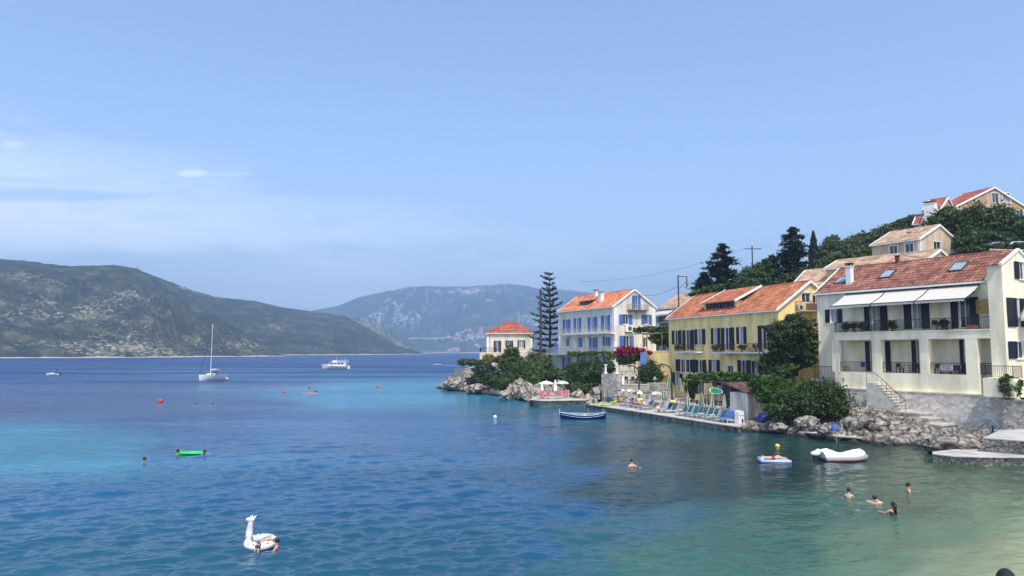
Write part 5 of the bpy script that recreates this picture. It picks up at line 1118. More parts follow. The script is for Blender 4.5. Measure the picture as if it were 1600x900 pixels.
# bougainvillea
P, N, Rn = blobpts([B(972, 547, 9, 5, 102), B(984, 545, 8, 4, 102), B(993, 548, 9, 6, 101.6), B(1003, 548, 6, 3, 102), B(1014, 550, 5, 3.5, 102), B(964, 551, 5, 4, 102), B(980, 553, 7, 3, 101.5), B(1000, 554, 5, 2, 101.5)], 2900, .4, .34)
bv = empty('bougainvillea', W(990, 102.6, 4.1), 0, 'magenta bougainvillea above the dining terrace', 'bougainvillea'); b0 = Vector(bv.location)
leaves('blossoms', P - np.array(b0), N, .13, LF_MAG, Rn, bv)
P, N, Rn = blobpts([B(983, 558, 17, 9, 102.6), B(1000, 556, 8, 6, 102.6), B(972, 562, 8, 8, 102.6)], 5500, .4, .2); leaves('foliage', P - np.array(b0), N, .14, LF_DARK, Rn, bv)
t = MB(); t.tube([(0, 0, 0), (.1, 0, 1.2), (-.2, 0, 2.4)], [.09, .07, .04], 6); t.build('stem', BARK, bv)
# vines on pergolas
def pergola(name, label, pts, z, h, w, vine, vm, nv, sag=1.0):
    root = empty(name, (*pts[0], z), 0, label, 'pergola'); o0 = Vector((*pts[0], z)); wd = M('pergola_wood', (.20, .17, .14), .8)
    a, b = Vector((*pts[0], z)) - o0, Vector((*pts[1], z)) - o0; d = (b - a).normalized(); nrm = Vector((-d.y, d.x, 0)); n = max(2, int((b - a).length / 2.6))
    for i in range(n + 1):
        for s in (-w / 2, w / 2):
            p = a.lerp(b, i / n) + nrm * s; t = MB(); t.box(p.x - .06, p.x + .06, p.y - .06, p.y + .06, p.z, p.z + h); t.build('post', wd, root)
    for s in (-w / 2, w / 2): t = MB(); t.tube([a + nrm * s + Vector((0, 0, h + .05)), b + nrm * s + Vector((0, 0, h + .05))], .06, 4); t.build('beam', wd, root)
    t = MB(); k = int((b - a).length / .6)
    for i in range(k + 1): p = a.lerp(b, i / k) + Vector((0, 0, h + .15)); t.tube([p - nrm * (w / 2 + .3), p + nrm * (w / 2 + .3)], .03, 4)
    t.build('slats', wd, root); P, N, Rn = blobpts(vine, nv, .35, .2); leaves('vine', P - np.array(o0), N, .15, vm, Rn, root); return root
pergola('pergola', 'pergola roofed with bright vine leaves in front of the yellow house', [W(1084, 90, 0)[:2], W(1178, 79.5, 0)[:2]], .95, 2.6, 2.2,
    [B(1082, 594, 12, 8, 90), B(1098, 590, 14, 7, 88), B(1114, 589, 14, 7.5, 86), B(1130, 589, 14, 7.5, 84), B(1147, 590, 14, 7.5, 82.5), B(1164, 590, 14, 7, 81), B(1180, 592, 10, 6, 80), B(1078, 604, 7, 10, 90), B(1120, 600, 8, 4, 85), B(1139, 600, 7, 4, 83), B(1080, 616, 5, 8, 89.5)], LF_LIGHT, 17000)
pergola('pergola', 'vine covered pergola beside the gable of the shuttered house', [W(996, 108, 0)[:2], W(1042, 104, 0)[:2]], 6.9, 2.6, 2.4, [B(998, 516, 10, 3.5, 108), B(1010, 514, 11, 4, 107), B(1024, 516, 11, 6, 106), B(1037, 518, 9, 8, 105), B(1030, 530, 14, 8, 106), B(1040, 534, 6, 12, 105)], LF_MID, 8000)
slab('roof_terrace', [], 6.9, 3.8, m=W_YEL, extra=[(18.6, 109.5), W(1013, 103.2, 0)[:2], W(1046, 100.5, 0)[:2], W(1052, 108, 0)[:2], W(1020, 116, 0)[:2]])
bush('shrub', 'small shrub at the right edge beside the stone steps', [B(1578, 606, 13, 15, 57), B(1572, 596, 8, 9, 57), B(1590, 598, 7, 6, 57)], LF_MID, 5000, .09, cat='shrub')
# conifers
def conifer(name, label, px, ytop, Y, hw, ybot, seed, n=26, lean=0.0):
    r_ = random.Random(seed); top = PY(px, ytop, Y); botz = PY(px, ybot, Y).z; gz = hz(top.x, top.y, 3); base = Vector((top.x, top.y, gz - .2)); root = empty(name, base, 0, label, 'tree'); h = top.z - base.z; k = Y / F
    t = MB(); t.tube([(0, 0, 0), (lean * .4, 0, h * .5), (lean, 0, h * .98)], [.42, .26, .04], 8)
    Cs, Ns, Rs = [], [], []; hc = top.z - botz; zc0 = h - hc
    for i in range(n):
        f = (i + .5) / n; z = zc0 + hc * (1 - f); w_ = hw * k * (f ** .62) * (1.0 + .12 * math.sin(i * 2.1)); nb = int(5 + 5 * f)
        for j in range(nb):
            a = r_.uniform(0, 6.28); L_ = w_ * r_.uniform(.55, 1.18); e = Vector((math.cos(a) * L_, math.sin(a) * L_, r_.uniform(-.02, .16) * L_)); s0 = Vector((lean * z / h, 0, z))
            t.tube([s0, s0 + e * .6 + Vector((0, 0, -.04 * L_)), s0 + e], [.06, .04, .015], 4, cap=False)
            m_ = int(30 + 62 * L_ / 3); q = np.array([r_.random() ** .55 for _ in range(m_)]); sp = .16 + .22 * min(1, L_ / 3)
            c = np.array(s0)[None] + q[:, None] * np.array(e)[None] + NR.normal(size=(m_, 3)) * np.array([sp, sp, .12]); Cs.append(c); Ns.append(np.tile([0, 0, 1.0], (m_, 1))); Rs.append(np.full(m_, r_.gauss(.4, .18)) + NR.normal(0, .12, m_))
    t.build('trunk', BARK, root); leaves('crown', np.concatenate(Cs), np.concatenate(Ns), .25, LF_CON, np.concatenate(Rs), root, .45, .6); return root
conifer('cedar', 'dark ragged cedar behind the yellow house roof, left of the grove', 1131, 381, 122, 38, 462, 1, 20, -.4)
conifer('cedar', 'short dark cedar at the left foot of the ragged cedar', 1099, 426, 120, 24, 466, 2, 11)
conifer('cedar', 'tallest dark cedar beside the slim cypress', 1236, 355, 126, 40, 450, 3, 23, .3)
conifer('cedar', 'smaller dark cedar leaning out left of the tallest cedar', 1206, 399, 124, 24, 452, 4, 12)
def cypress(px, ytop, ybot, hw, Y, label):
    top = PY(px, ytop, Y); base = Vector((top.x, top.y, hz(top.x, top.y, 8) - .2)); root = empty('cypress', base, 0, label, 'tree'); h = top.z - base.z; k = Y / F; n = 9000
    z = NR.uniform(0.08, 1, n); prof = np.sin(np.pi * np.clip(z * .93 + .07, 0, 1) ** .75) ** .6 * (1 - z * .25); a = NR.uniform(0, 6.28, n); lump = 1 + .12 * np.sin(z * 40 + a * 2); r = hw * k * prof * NR.uniform(.7, 1.0, n) ** .5 * lump
    P = np.stack([np.cos(a) * r, np.sin(a) * r, z * h], 1); N = np.stack([np.cos(a), np.sin(a), a * 0 + .9], 1); t = MB(); t.tube([(0, 0, 0), (0, 0, h * .9)], [.2, .04], 6); t.build('trunk', BARK, root); leaves('crown', P, N, .16, LF_CON, NR.normal(.42, .18, n), root, .4, .4)
cypress(1270.5, 361, 425, 9.5, 127, 'slim pointed cypress right of the tallest cedar')
# Norfolk pine
def norfolk():
    Y = 140; top = PY(858.5, 426, Y); base = Vector((top.x, top.y, 3.9)); root = empty('norfolk_pine', base, 0, 'tall Norfolk pine with tiers of open branches between villa and shuttered house', 'tree'); h = top.z - base.z; r_ = random.Random(4)
    t = MB(); t.tube([(0, 0, 0), (.1, 0, h * .5), (0, 0, h)], [.30, .20, .04], 8); tb = t.build('trunk', BARK, root); Cs, Rs = [], []; b = MB(); nt_ = 15
    for i in range(nt_):
        f = i / (nt_ - 1); z = h * (1 - .0) - (.5 + f * h * .80); L0 = 1.1 + 3.0 * f ** .8 + .25 * math.sin(i * 1.7)
        for j in range(7 if i > 2 else 5):
            a = j * 6.283 / 7 + i * .5 + r_.uniform(-.2, .2); L_ = L0 * r_.uniform(.55, 1.12); d = Vector((math.cos(a), math.sin(a), 0)); up = .55 - .75 * f
            pts = [Vector((0, 0, z)) + d * L_ * q + Vector((0, 0, L_ * (up * q * .6 + .22 * q * q))) for q in (0, .35, .7, 1)]
            b.tube(pts, [.05, .04, .03, .02], 4, cap=False); m_ = int(44 * L_); q = NR.uniform(.22, 1.0, m_); A = np.array([tuple(p) for p in pts]); idx = np.clip((q * 3).astype(int), 0, 2); fr = q * 3 - idx
            c = A[idx] * (1 - fr[:, None]) + A[idx + 1] * fr[:, None] + NR.normal(size=(m_, 3)) * np.array([.13, .13, .08]) + np.array([0, 0, .06]); Cs.append(c); Rs.append(NR.normal(.4, .2, m_))
    b.build('branches', BARK, root); P = np.concatenate(Cs); leaves('crown', P, np.tile([0, 0, 1.0], (len(P), 1)), .15, LF_CON, np.concatenate(Rs), root, .5, .7)
norfolk()
# broadleaf trees on the hill
gtree('broadleaf_tree', 'pale green round tree between the two dark cedars', [B(1178, 434, 22, 17, 119), B(1192, 424, 15, 14, 119), B(1162, 442, 16, 10, 118), B(1196, 413, 8, 8, 119)], leafmat('pale_green_leaves', (.03, .06, .02), (.12, .19, .06)), 12000, .17)
gtree('broadleaf_tree', 'dark undergrowth tree below the tallest cedar', [B(1240, 440, 34, 12, 122), B(1264, 430, 18, 14, 122), B(1215, 446, 22, 10, 121)], LF_DARK, 9000, .19)
gtree('broadleaf_tree', 'low dark tree between the yellow house ridge and the ragged cedar', [B(1140, 452, 40, 10, 117), B(1110, 460, 25, 8, 117), B(1170, 454, 20, 8, 117)], LF_DARK, 8000, .19)
specs = [(1345, 376, 24, 15, 134, 'grey green crown on the skyline above the outbuilding', LF_OLIVE), (1372, 372, 20, 17, 130, 'dense crown on the skyline just left of the tan house', LF_MID), (1412, 354, 20, 13, 122, 'rounded crown on the skyline above the tan house ridge', LF_OLIVE), (1300, 378, 18, 10, 134, 'small crown on the skyline right of the cypress', LF_OLIVE), (1335, 400, 40, 12, 121, 'wide low tree over the outbuilding roof', LF_MID),
         (1300, 392, 26, 18, 132, 'grey green tree just right of the cypress', LF_OLIVE), (1330, 390, 26, 17, 130, 'round grey green tree in the middle of the hill row', LF_OLIVE), (1357, 385, 20, 16, 128, 'olive toned tree left of the tan house', LF_OLIVE),
         (1318, 410, 36, 14, 124, 'low dark green tree in front of the hill row', LF_MID), (1285, 420, 22, 16, 124, 'dark green tree beside the outbuilding roof', LF_MID), (1352, 404, 22, 14, 118, 'green tree against the left wall of the tan house', LF_MID),
         (1382, 366, 18, 14, 124, 'loose topped tree behind the tan house roof', LF_OLIVE), (1402, 358, 14, 12, 122, 'thin crowned tree rising behind the tan house roof', LF_OLIVE),
         (1440, 350, 26, 16, 118, 'dark tree above the tan house ridge', LF_DARK), (1478, 344, 28, 20, 106, 'round dark tree under the crest annex', LF_DARK), (1520, 346, 34, 26, 104, 'big dark tree in the middle of the grove below the crest house', LF_DARK),
         (1560, 350, 34, 30, 103, 'widest dark tree at the right of the grove', LF_DARK), (1590, 362, 22, 24, 101, 'dark tree at the right edge below the crest house', LF_DARK), (1535, 376, 40, 16, 99, 'low dark tree row in front of the grove', LF_DARK), (1512, 372, 18, 22, 101, 'dark tree touching the right corner of the tan house', LF_DARK)]
for (px, py, rx, ry, Y, lab, m) in specs:
    bl = [B(px, py, rx * .8, ry * .9, Y), B(px - rx * .45, py + ry * .25, rx * .55, ry * .65, Y - .6), B(px + rx * .45, py + ry * .2, rx * .55, ry * .7, Y - .4), B(px + rx * .1, py - ry * .45, rx * .5, ry * .5, Y)]
    gtree('broadleaf_tree', lab, bl, m, int(rx * ry * 11), .19, r=.22, spread=.2)
bush('hedge', 'clipped dark hedge in front of the parked cars', [B(1525, 390, 22, 7, 90), B(1560, 389, 26, 7, 89), B(1596, 386, 20, 6, 88)], LF_DARK, 6000, .14, cat='hedge')
# ------------------------------------------------------------------ things on the quay and terraces
BEIGE = M('beige_canvas', (.52, .46, .36), .85, .12); GREEN_C = M('green_canvas', (.03, .13, .10), .85, .12); WCAN = M('white_canvas', (.80, .78, .74), .85, .06); YCAN = M('yellow_canvas', (.75, .62, .18), .8, .1)
def parasol_closed(px, ytop, Y, z, label, h=None, cols=(BEIGE, GREEN_C), group='closed parasols'):
    top = PY(px, ytop, Y); h = top.z - z; root = empty('closed_parasol', (top.x, Y, z), rng.uniform(0, 3), label, 'parasol', group)
    m = MB(); m.tube([(0, 0, 0), (0, 0, h)], .025, 6); m.build('pole', M('wood_pole', (.35, .28, .2), .6), root); m = MB(); m.lathe([(0, .0), (.26, .0), (.26, .06), (.05, .1), (.05, .3)], 10); m.build('foot', CONC, root)
    c = MB(); n = 16; L0 = h - .02; rs = [(.02, 0), (.07, .10), (.13, .45), (.17, .9), (.21, 1.25), (.24, 1.5)]
    for i in range(len(rs) - 1):
        for k in range(n):
            def p(q, kk):
                r, d = rs[q]; t = 2 * math.pi * kk / n; rr = r * (1.25 if kk % 2 else .72); return (rr * math.cos(t), rr * math.sin(t), L0 - d * min(1, (h - .45) / 1.55))
            c.poly([p(i, k), p(i, k + 1), p(i + 1, k + 1), p(i + 1, k)], (k // 2) % 2)
    c.build('canopy', list(cols), root); return root
def parasol_open(px, yrim, Y, hw, z, label, cols=(WCAN, WCAN), group=None, rise=.3, seg=8):
    r = hw * Y / F; c0 = PY(px, yrim, Y); root = empty('open_parasol', (c0.x, Y, z), rng.uniform(0, 1), label, 'parasol', group); h = c0.z - z; m = MB(); m.tube([(0, 0, 0), (0, 0, h + r * rise + .1)], .025, 6); m.build('pole', WHITE if cols[0] is WCAN and cols[1] is WCAN else MATS['wood_pole'], root)
    m = MB(); m.lathe([(0, .0), (.26, .0), (.26, .06), (.05, .1), (.05, .3)], 10); m.build('foot', CONC, root); c = MB(); rr = [(0, r * rise), (r * .5, r * rise * .58), (r, 0)]
    for k in range(seg):
        a0, a1 = 2 * math.pi * k / seg, 2 * math.pi * (k + 1) / seg; P = lambda i, a: (rr[i][0] * math.cos(a), rr[i][0] * math.sin(a), h + rr[i][1])
        c.poly([P(0, a0), P(1, a0), P(1, a1)], k % 2); c.poly([P(1, a0), P(2, a0), P(2, a1), P(1, a1)], k % 2); q = P(2, a0); q2 = P(2, a1); c.poly([q, (q[0], q[1], q[2] - .14), (q2[0], q2[1], q2[2] - .14), q2], k % 2)
    c.build('canopy', list(cols), root)
    rb = MB()
    for k in range(seg): a = 2 * math.pi * k / seg; rb.tube([(0, 0, h + r * rise * .55), (r * .5 * math.cos(a), r * .5 * math.sin(a), h + rr[1][1] - .02)], .01, 3)
    rb.build('ribs', IRON, root); return root
for px, yt, Y, z, lab in ((947, 600, 93, .52, 'closed parasol against the tall stone wall'), (1023, 588, 94, 3.0, 'closed parasol on the upper step beside the round bush'), (1035, 606, 88, 1.12, 'closed parasol between the two lamp posts, left of the yellow sunshade'), (1045, 587, 91, 1.1, 'dark closed parasol in the yellow house doorway'),
        (1062.5, 590, 84, .97, 'closed parasol in front of the yellow house corner'), (1074, 612, 78.5, .97, 'closed parasol at the left end of the parapet'), (1096, 613, 76.5, .97, 'closed parasol behind the parapet, left of the paddle board'), (1112.7, 614, 75.5, .97, 'closed parasol just under the green paddle board'),
        (1131.5, 615.5, 74.5, .97, 'closed parasol between paddle board and flower pot'), (984.5, 549, 104, 4.12, 'closed striped parasol in front of the magenta bougainvillea')): parasol_closed(px, yt, Y, z, lab)
for px, yt, Y, lab in ((847, 598.6, 98.5, 'closed white parasol at the left end of the bathing platform'), (867.6, 593, 101.5, 'closed white parasol between the two open ones')): parasol_closed(px, yt, Y, .88, lab, cols=(WCAN, WCAN), group='white parasols')
parasol_open(853.5, 598.5, 100.5, 12, .88, 'wider open white parasol on the bathing platform', group='white parasols'); parasol_open(879, 598, 102, 10, .88, 'open white parasol at the right of the bathing platform', group='white parasols')
GP = 'green and white parasols on the quay'
for px, y, Y, hw, lab, cc in ((974, 609, 92, 8, 'leftmost green and white parasol', (GREEN_C, WCAN)), (983, 610, 90, 7.5, 'pale parasol leaning against its green neighbour', (WCAN, BEIGE)), (999, 613, 87.5, 12, 'largest green and white parasol of the quay', (GREEN_C, WCAN)), (1025, 614.5, 85, 9, 'whitish parasol right of the largest green one', (WCAN, BEIGE)), (1013, 613, 88, 6, 'mostly green parasol squeezed between two pale ones', (GREEN_C, GREEN_C))):
    parasol_open(px, y, Y, hw, .52, lab, cc, GP)
parasol_open(999.5, 623.5, 84, 5.5, .52, 'small yellow sunshade among the bathers', (YCAN, YCAN), 'yellow sunshades'); parasol_open(1051, 626.5, 80, 5.5, .52, 'small yellow sunshade at the foot of the right hand lamp post', (YCAN, YCAN), 'yellow sunshades'); parasol_open(993, 590, 98.5, 5, 2.85, 'small white parasol on the dining terrace', (WCAN, WCAN))
# lamp posts
def lamp(px, yb, yt, Y, z, dx, label):
    b = PY(px, yb, Y); t0 = PY(px, yt, Y); root = empty('street_lamp', (b.x, Y, z), 0, label, 'street lamp', 'curved street lamps'); h = t0.z - z; r = dx * Y / F; m = MB()
    pts = [(0, 0, 0), (0, 0, h)] + [(-r * (1 - math.cos(a)) , 0, h + r * .82 * math.sin(a)) for a in np.linspace(.25, math.pi * .5, 6)] + [(-r * 1.15, 0, h + r * .82)]
    m.tube(pts, [.10, .09] + [.07] * 6 + [.05], 8); m.build('post', IRON, root); m = MB(); m.lathe([(.2, 0), (.2, .15), (.12, .3), (.1, .5)], 10); m.build('foot', IRON, root)
    e = pts[-1]; m = MB(); m.lathe([(0, .12), (.10, .1), (.22, -.06), (.24, -.12)], 12, e); s = m.build('lamp_shade', IRON, root); m = MB(); m.ball((e[0], e[1], e[2] - .12), (.14, .14, .1)); m.build('bulb', WCAN, s)
lamp(998.5, 603, 582, 90, .95, 13, 'curved black street lamp in front of the dining terrace'); lamp(1050, 622, 581, 84, .95, 14, 'curved black street lamp in front of the yellow house corner')
# loungers
LG = M('lounger_mesh_teal', (.024, .095, .115), .7, .15); LB = M('lounger_mesh_blue', (.06, .13, .34), .7, .15); LGY = M('lounger_mesh_grey', (.33, .36, .36), .7, .15); PLW = M('white_plastic', (.75, .75, .73), .4, .05)
def lounger(col):
    root = empty('sun_lounger', (0, 0, 0)); a = R(58)
    m = MB(); m.box(-1.3, .0, -.30, .30, .30, .33); m.build('seat', col, root); bk = MB(); bx, bz = math.cos(a) * .8, math.sin(a) * .8; n = Vector((-math.sin(a), 0, math.cos(a))) * .03
    A = [Vector((0, -.3, .32)), Vector((0, .3, .32)), Vector((bx, .3, .32 + bz)), Vector((bx, -.3, .32 + bz))]; B_ = [p + n for p in A]; bk.poly(A[::-1]); bk.poly(B_)
    for i in range(4): j = (i + 1) % 4; bk.poly([A[i], A[j], B_[j], B_[i]])
    bk.build('backrest', col, root); f = MB()
    for s in (-.31, .31): f.tube([(-1.32, s, .31), (0, s, .31), (bx, s, .32 + bz)], .02, 5)
    f.tube([(bx, -.31, .32 + bz), (bx, .31, .32 + bz)], .02, 5); f.build('frame', PLW, root)
    for (x, s) in ((-1.2, -.3), (-1.2, .3), (.15, -.3), (.15, .3)): l = MB(); l.tube([(x, s, 0), (x, s, .31)], .02, 5); l.build('leg', PLW, root)
    return root
def copytree(o, parent=None):
    c = o.copy(); C.objects.link(c); c.parent = parent
    for ch in [x for x in bpy.data.objects if x.parent == o]: copytree(ch, c)
    return c
protos = {}
def put_lounger(px, py, key, label, turn=0):
    col = {'t': LG, 'b': LB, 'g': LGY}[key]
    if key not in protos: o = protos[key] = lounger(col)
    else: o = copytree(protos[key])
    p = PZ(px, py, .51); o.location = p; qd = math.atan2(-26.6, 10.2); o.rotation_euler = (0, 0, R(28) + turn); tag(o, label, 'sun lounger', 'sun loungers along the quay edge')
LL = [(976, 633.5, 'g', 'grey lounger at the far left of the bathers'), (984, 634.5, 'b', 'blue lounger under the bathers beside the yellow sunshade'), (992, 636, 't', 'teal lounger behind the lime towel group'), (1000, 637, 't', 'teal lounger right of the bathers on the blue one'), (1008, 638.5, 'g', 'pale grey lounger left of the seated man'), (1016, 639.5, 't', 'teal lounger behind the seated man'),
      (1038, 643, 'g', 'pale grey lounger right of the seated man'), (1045, 644, 't', 'first teal lounger of the middle pair left of the parapet end'), (1053, 645, 't', 'second teal lounger of the middle pair left of the parapet end'), (1070, 648, 't', 'first teal lounger of the long row in front of the parapet'), (1077, 649, 't', 'second teal lounger of the long row'), (1086, 650.5, 't', 'third teal lounger of the long row'),
      (1093, 651.5, 't', 'fourth teal lounger of the long row, left of a white table'), (1100, 652.5, 't', 'fifth teal lounger of the long row, right of a white table'), (1109, 654, 't', 'sixth teal lounger of the long row'), (1117, 655, 't', 'seventh teal lounger, right of the second white table'), (1129, 657, 't', 'teal lounger left of the two blue ones'), (1136, 658, 'b', 'left one of the two blue loungers'), (1141, 658.8, 'b', 'right one of the two blue loungers'), (1148, 660, 't', 'last teal lounger beside the white kiosk')]
for px, py, k, lab in LL: put_lounger(px, py, k, lab)
def table(px, py, z, label, r=.32, h=.55):
    p = PZ(px, py, z); root = empty('side_table', p, 0, label, 'table', 'small white tables'); m = MB(); m.lathe([(0, h - .03), (r, h - .03), (r, h), (0, h)], 14); m.build('table_top', PLW, root); m = MB(); m.tube([(0, 0, 0), (0, 0, h - .03)], .03, 6); m.lathe([(0, 0), (.2, 0), (.2, .03), (.03, .05)], 10); m.build('leg', PLW, root)
table(1096, 654.5, .51, 'small white table between two teal loungers left of centre'); table(1113, 657, .51, 'small white table between two teal loungers right of centre'); table(1062, 648, .51, 'small white table at the left end of the long lounger row')
for i, (px, py) in enumerate(((1074, 648), (1133, 656.5))):
    p = PZ(px, py, .51); m = MB(); m.tube([(0, 0, 0), (0, 0, 1.9)], .025, 6); m.lathe([(.14, 0), (.14, .04), (.03, .08)], 8); tag(m.build('parasol_pole', PLW, None, p), ['bare white pole at the left of the long lounger row', 'bare white pole between the blue and teal loungers'][i], 'pole')
# white kiosk box, tarpaulin, pot, inflatable
H_ = empty('changing_cabin', PZ(1155.5, 661.5, .51), R(25), 'white rounded cabin with a dark opening at the end of the lounger row', 'cabin')
m = MB(); k = 12
pr = [(-.75, 0), (-.75, 1.15)] + [(-.75 + .28 * (1 - math.cos(a)), 1.15 + .25 * math.sin(a)) for a in np.linspace(.3, 1.57, 4)] + [(.75 - .28 * (1 - math.cos(a)), 1.15 + .25 * math.sin(a)) for a in np.linspace(1.57, .3, 4)] + [(.75, 1.15), (.75, 0)]
base = len(m.v); m.v += [(x, -.45, z) for x, z in pr] + [(x, .45, z) for x, z in pr]; n = len(pr); m.f += [tuple(range(n)), tuple(reversed(range(n, 2 * n)))]; m.mi += [0, 0]; m.r += [.5, .5]
for i in range(n): j = (i + 1) % n; m.f.append((i, j, n + j, n + i)); m.mi.append(0); m.r.append(.5)
m.build('shell', PLW, H_); H_.scale = (.42, .6, .82); m = MB(); m.box(.05, .5, -.46, -.452, .05, .5); m.build('opening', DARK, H_); m = MB(); m.box(-.76, .76, -.47, -.452, .85, .92); m.build('band', M('grey_band', (.35, .36, .38)), H_)
def lump(name, label, px, py, z, sx, sy, sz, m_, cat, seed=0, Y=None, sub=3, rz=0, amp=.3):
    p = PZ(px, py, z); bm = bmesh.new(); bmesh.ops.create_icosphere(bm, subdivisions=sub, radius=1)
    for v in bm.verts:
        c = v.co.copy(); q = 1 + amp * mn.noise(c * 1.6 + Vector((seed, 0, 0))) + amp * .5 * mn.noise(c * 4 + Vector((seed, 0, 0))); v.co = Vector((c.x * sx, c.y * sy, max(-.1, c.z) * sz)) * q
    me = bpy.data.meshes.new(name); bm.to_mesh(me); bm.free(); me.polygons.foreach_set('use_smooth', [True] * len(me.polygons)); return tag(link(name, me, m_, None, p, rz), label, cat)
lump('tarpaulin', 'crumpled royal blue tarpaulin beside the big dark bush', 1194, 657, .8, .75, .6, .75, M('blue_tarp', (.015, .018, .12), .5, .2), 'tarpaulin', 2)
lump('towel_bundle', 'dark blue bundle behind the lime green inflatable', 952, 629, .5, .45, .4, .75, M('navy_cloth', (.02, .03, .12), .8), 'bundle', 5)
m = MB(); base = PZ(952, 634, .52)
m = MB()
for i in range(9):
    t = i / 8; m.tube([(-.9 + 1.7 * t, -.35, .12 + .45 * t * t), (-.9 + 1.7 * t, .35, .12 + .45 * t * t)], .10, 8)
tag(m.build('air_mattress', M('lime_plastic', (.35, .75, .02), .35), None, base, R(0), smooth=True), 'lime green air mattress lying at the left end of the quay', 'air mattress')
def pot(px, py, Y, z, label, m_leaf, r=.22):
    root = empty('potted_plant', (PY(px, py, Y).x, Y, z), 0, label, 'potted plant'); m = MB(); m.lathe([(0, 0), (r * .7, 0), (r, .3), (r * 1.1, .33), (r * .9, .34)], 12); m.build('pot', M('clay', (.38, .17, .09), .8), root); P, N, Rn = blobpts([(0, 0, .6, r * 1.9, r * 1.9, .34)], 500, .2, .25); leaves('leaves', P, N, .08, m_leaf, Rn, root)
ped = MB(); p = Vector((PY(1150, 640, 74).x, 74, 0)); ped.box(-.55, .55, -.4, .4, .95, 1.55); tag(ped.build('pedestal', STONE_PALE, None, (p.x, p.y, 0), R(20)), 'pale stone block carrying a yellow green pot plant', 'pedestal'); pot(1150, 628, 74, 1.551, 'yellow green pot plant on the pale stone block', LF_YEL, .28)
# paddle board on its rack
rk_ = empty('board_rack', (PY(1119, 618, 78).x, 78, .95), R(28), 'dark rack with a table top under the pergola', 'rack'); m = MB(); [m.tube([(x, y, 0), (x, y, 1.5)], .03, 5) for x in (-1.3, .9) for y in (-.25, .25)]; m.box(-1.35, .95, -.28, .28, 1.5, 1.54); m.build('frame', IRON, rk_)
bd = MB(); n = 22; L_ = 3.1
def bo(t): return .40 * (math.sin(math.pi * min(1, max(0, t)) ** .8) ** .55 if 0 < t < 1 else 0.0)
ol = [(-L_ / 2 + L_ * i / n, bo(i / n)) for i in range(n + 1)] + [(L_ / 2 - L_ * i / n, -bo(1 - i / n)) for i in range(1, n)]
for sc, th, mi in ((1.0, .10, 0), (.90, .112, 1)):
    b0 = len(bd.v); k = len(ol); bd.v += [(x * sc, -th / 2, y * sc) for x, y in ol] + [(x * sc, th / 2, y * sc) for x, y in ol]; bd.f += [tuple(b0 + i for i in range(k)), tuple(b0 + k + i for i in reversed(range(k)))]; bd.mi += [mi, mi]; bd.r += [.5, .5]
    for i in range(k): j = (i + 1) % k; bd.f.append((b0 + i, b0 + k + i, b0 + k + j, b0 + j)); bd.mi.append(mi); bd.r.append(.5)
q = PY(1119, 611, 77); o = bd.build('paddle_board', [M('board_white', (.75, .76, .74), .3), M('board_green', (.02, .26, .15), .3)], None, q, 0); o.rotation_euler = (R(-8), R(7), R(28)); o.scale = (.60, .8, .80); tag(o, 'green and white paddle board stored on edge under the pergola', 'paddle board')
# plastered hut
hp = PZ(1166, 651, .9); hut = empty('hut', (hp.x + .5, hp.y + 1.0, 0), R(25), 'small plastered hut with a low brown tiled roof under green creeper', 'hut')
m = MB(); m.box(-.75, 1.6, -.8, 1.6, .3, 3.1); m.build('wall', M('stained_plaster', (.74, .70, .62), .9, .4, 1.2, .5, stretch=(1, 1, .25), col2=(.42, .38, .33)), hut); tiled((-1.05, -1.1, 3.1), (1, 0, 0), (0, 3, .8), 3.0, 3.1, tilemat('brown_tiles', [(.08, .045, .035), (.14, .08, .055), (.20, .12, .08)]), 'roof', hut)
m = MB(); m.poly([(-1.05, -1.1, 3.06), (1.95, -1.1, 3.06), (1.95, 1.9, 3.86), (-1.05, 1.9, 3.86)]); m.build('soffit', CONC, hut)
# dark doorway below the pergola, the shadow there put into its near-black colour
rec = empty('storage_recess', (PY(1147, 620, 79).x, 79, 0), R(22), 'dark open store under the right end of the pergola', 'store'); m = MB(); m.box(-1.2, 1.3, 0, .25, .9, 3.5); m.box(-1.3, -1.2, -1.0, .25, .9, 3.5); m.box(1.3, 1.4, -1.0, .25, .9, 3.5); m.build('walls', M('dark_wood_store', (.03, .025, .02), .9), rec); m = MB(); m.box(-1.35, 1.45, -1.1, .3, 3.501, 3.58); m.build('roof', MATS['dark_wood_store'], rec)
m = MB(); m.box(-.4, .4, -.06, .06, 4.1, 6.9); tag(m.build('blue_door', BLUE, None, (PY(1005, 565, 101.2).x, 101.2, 0), R(-5)), 'bright blue door standing between bougainvillea and round bush', 'door')
# dining terrace furniture
DW = M('dark_wood', (.06, .025, .018), .6)
def chair(mat, loc, rz, label, group=None, h=.86, name='chair'):
    root = empty(name, loc, rz, label, 'chair', group); m = MB(); m.box(-.22, .22, -.22, .22, .42, .46); m.build('seat', mat, root); m = MB(); m.box(-.22, .22, .19, .23, .5, h); m.build('backrest', mat, root)
    for x in (-.2, .2):
        for y in (-.2, .2): l = MB(); l.box(x - .02, x + .02, y - .02, y + .02, 0, .42 if y < 0 else .5); l.build('leg', mat, root)
    return root
for i, (px, lab) in enumerate(((977, 'dark wooden chair at the left of the dining terrace'), (984, 'dark wooden chair in the middle of the dining terrace'), (989, 'dark wooden chair under the small white parasol'), (996, 'dark chair at the right of the dining terrace'))): chair(DW, (PY(px, 600, 97).x, 96.5 + (i % 2), 2.84), i * 1.3, lab, 'dark chairs on the dining terrace', .95)
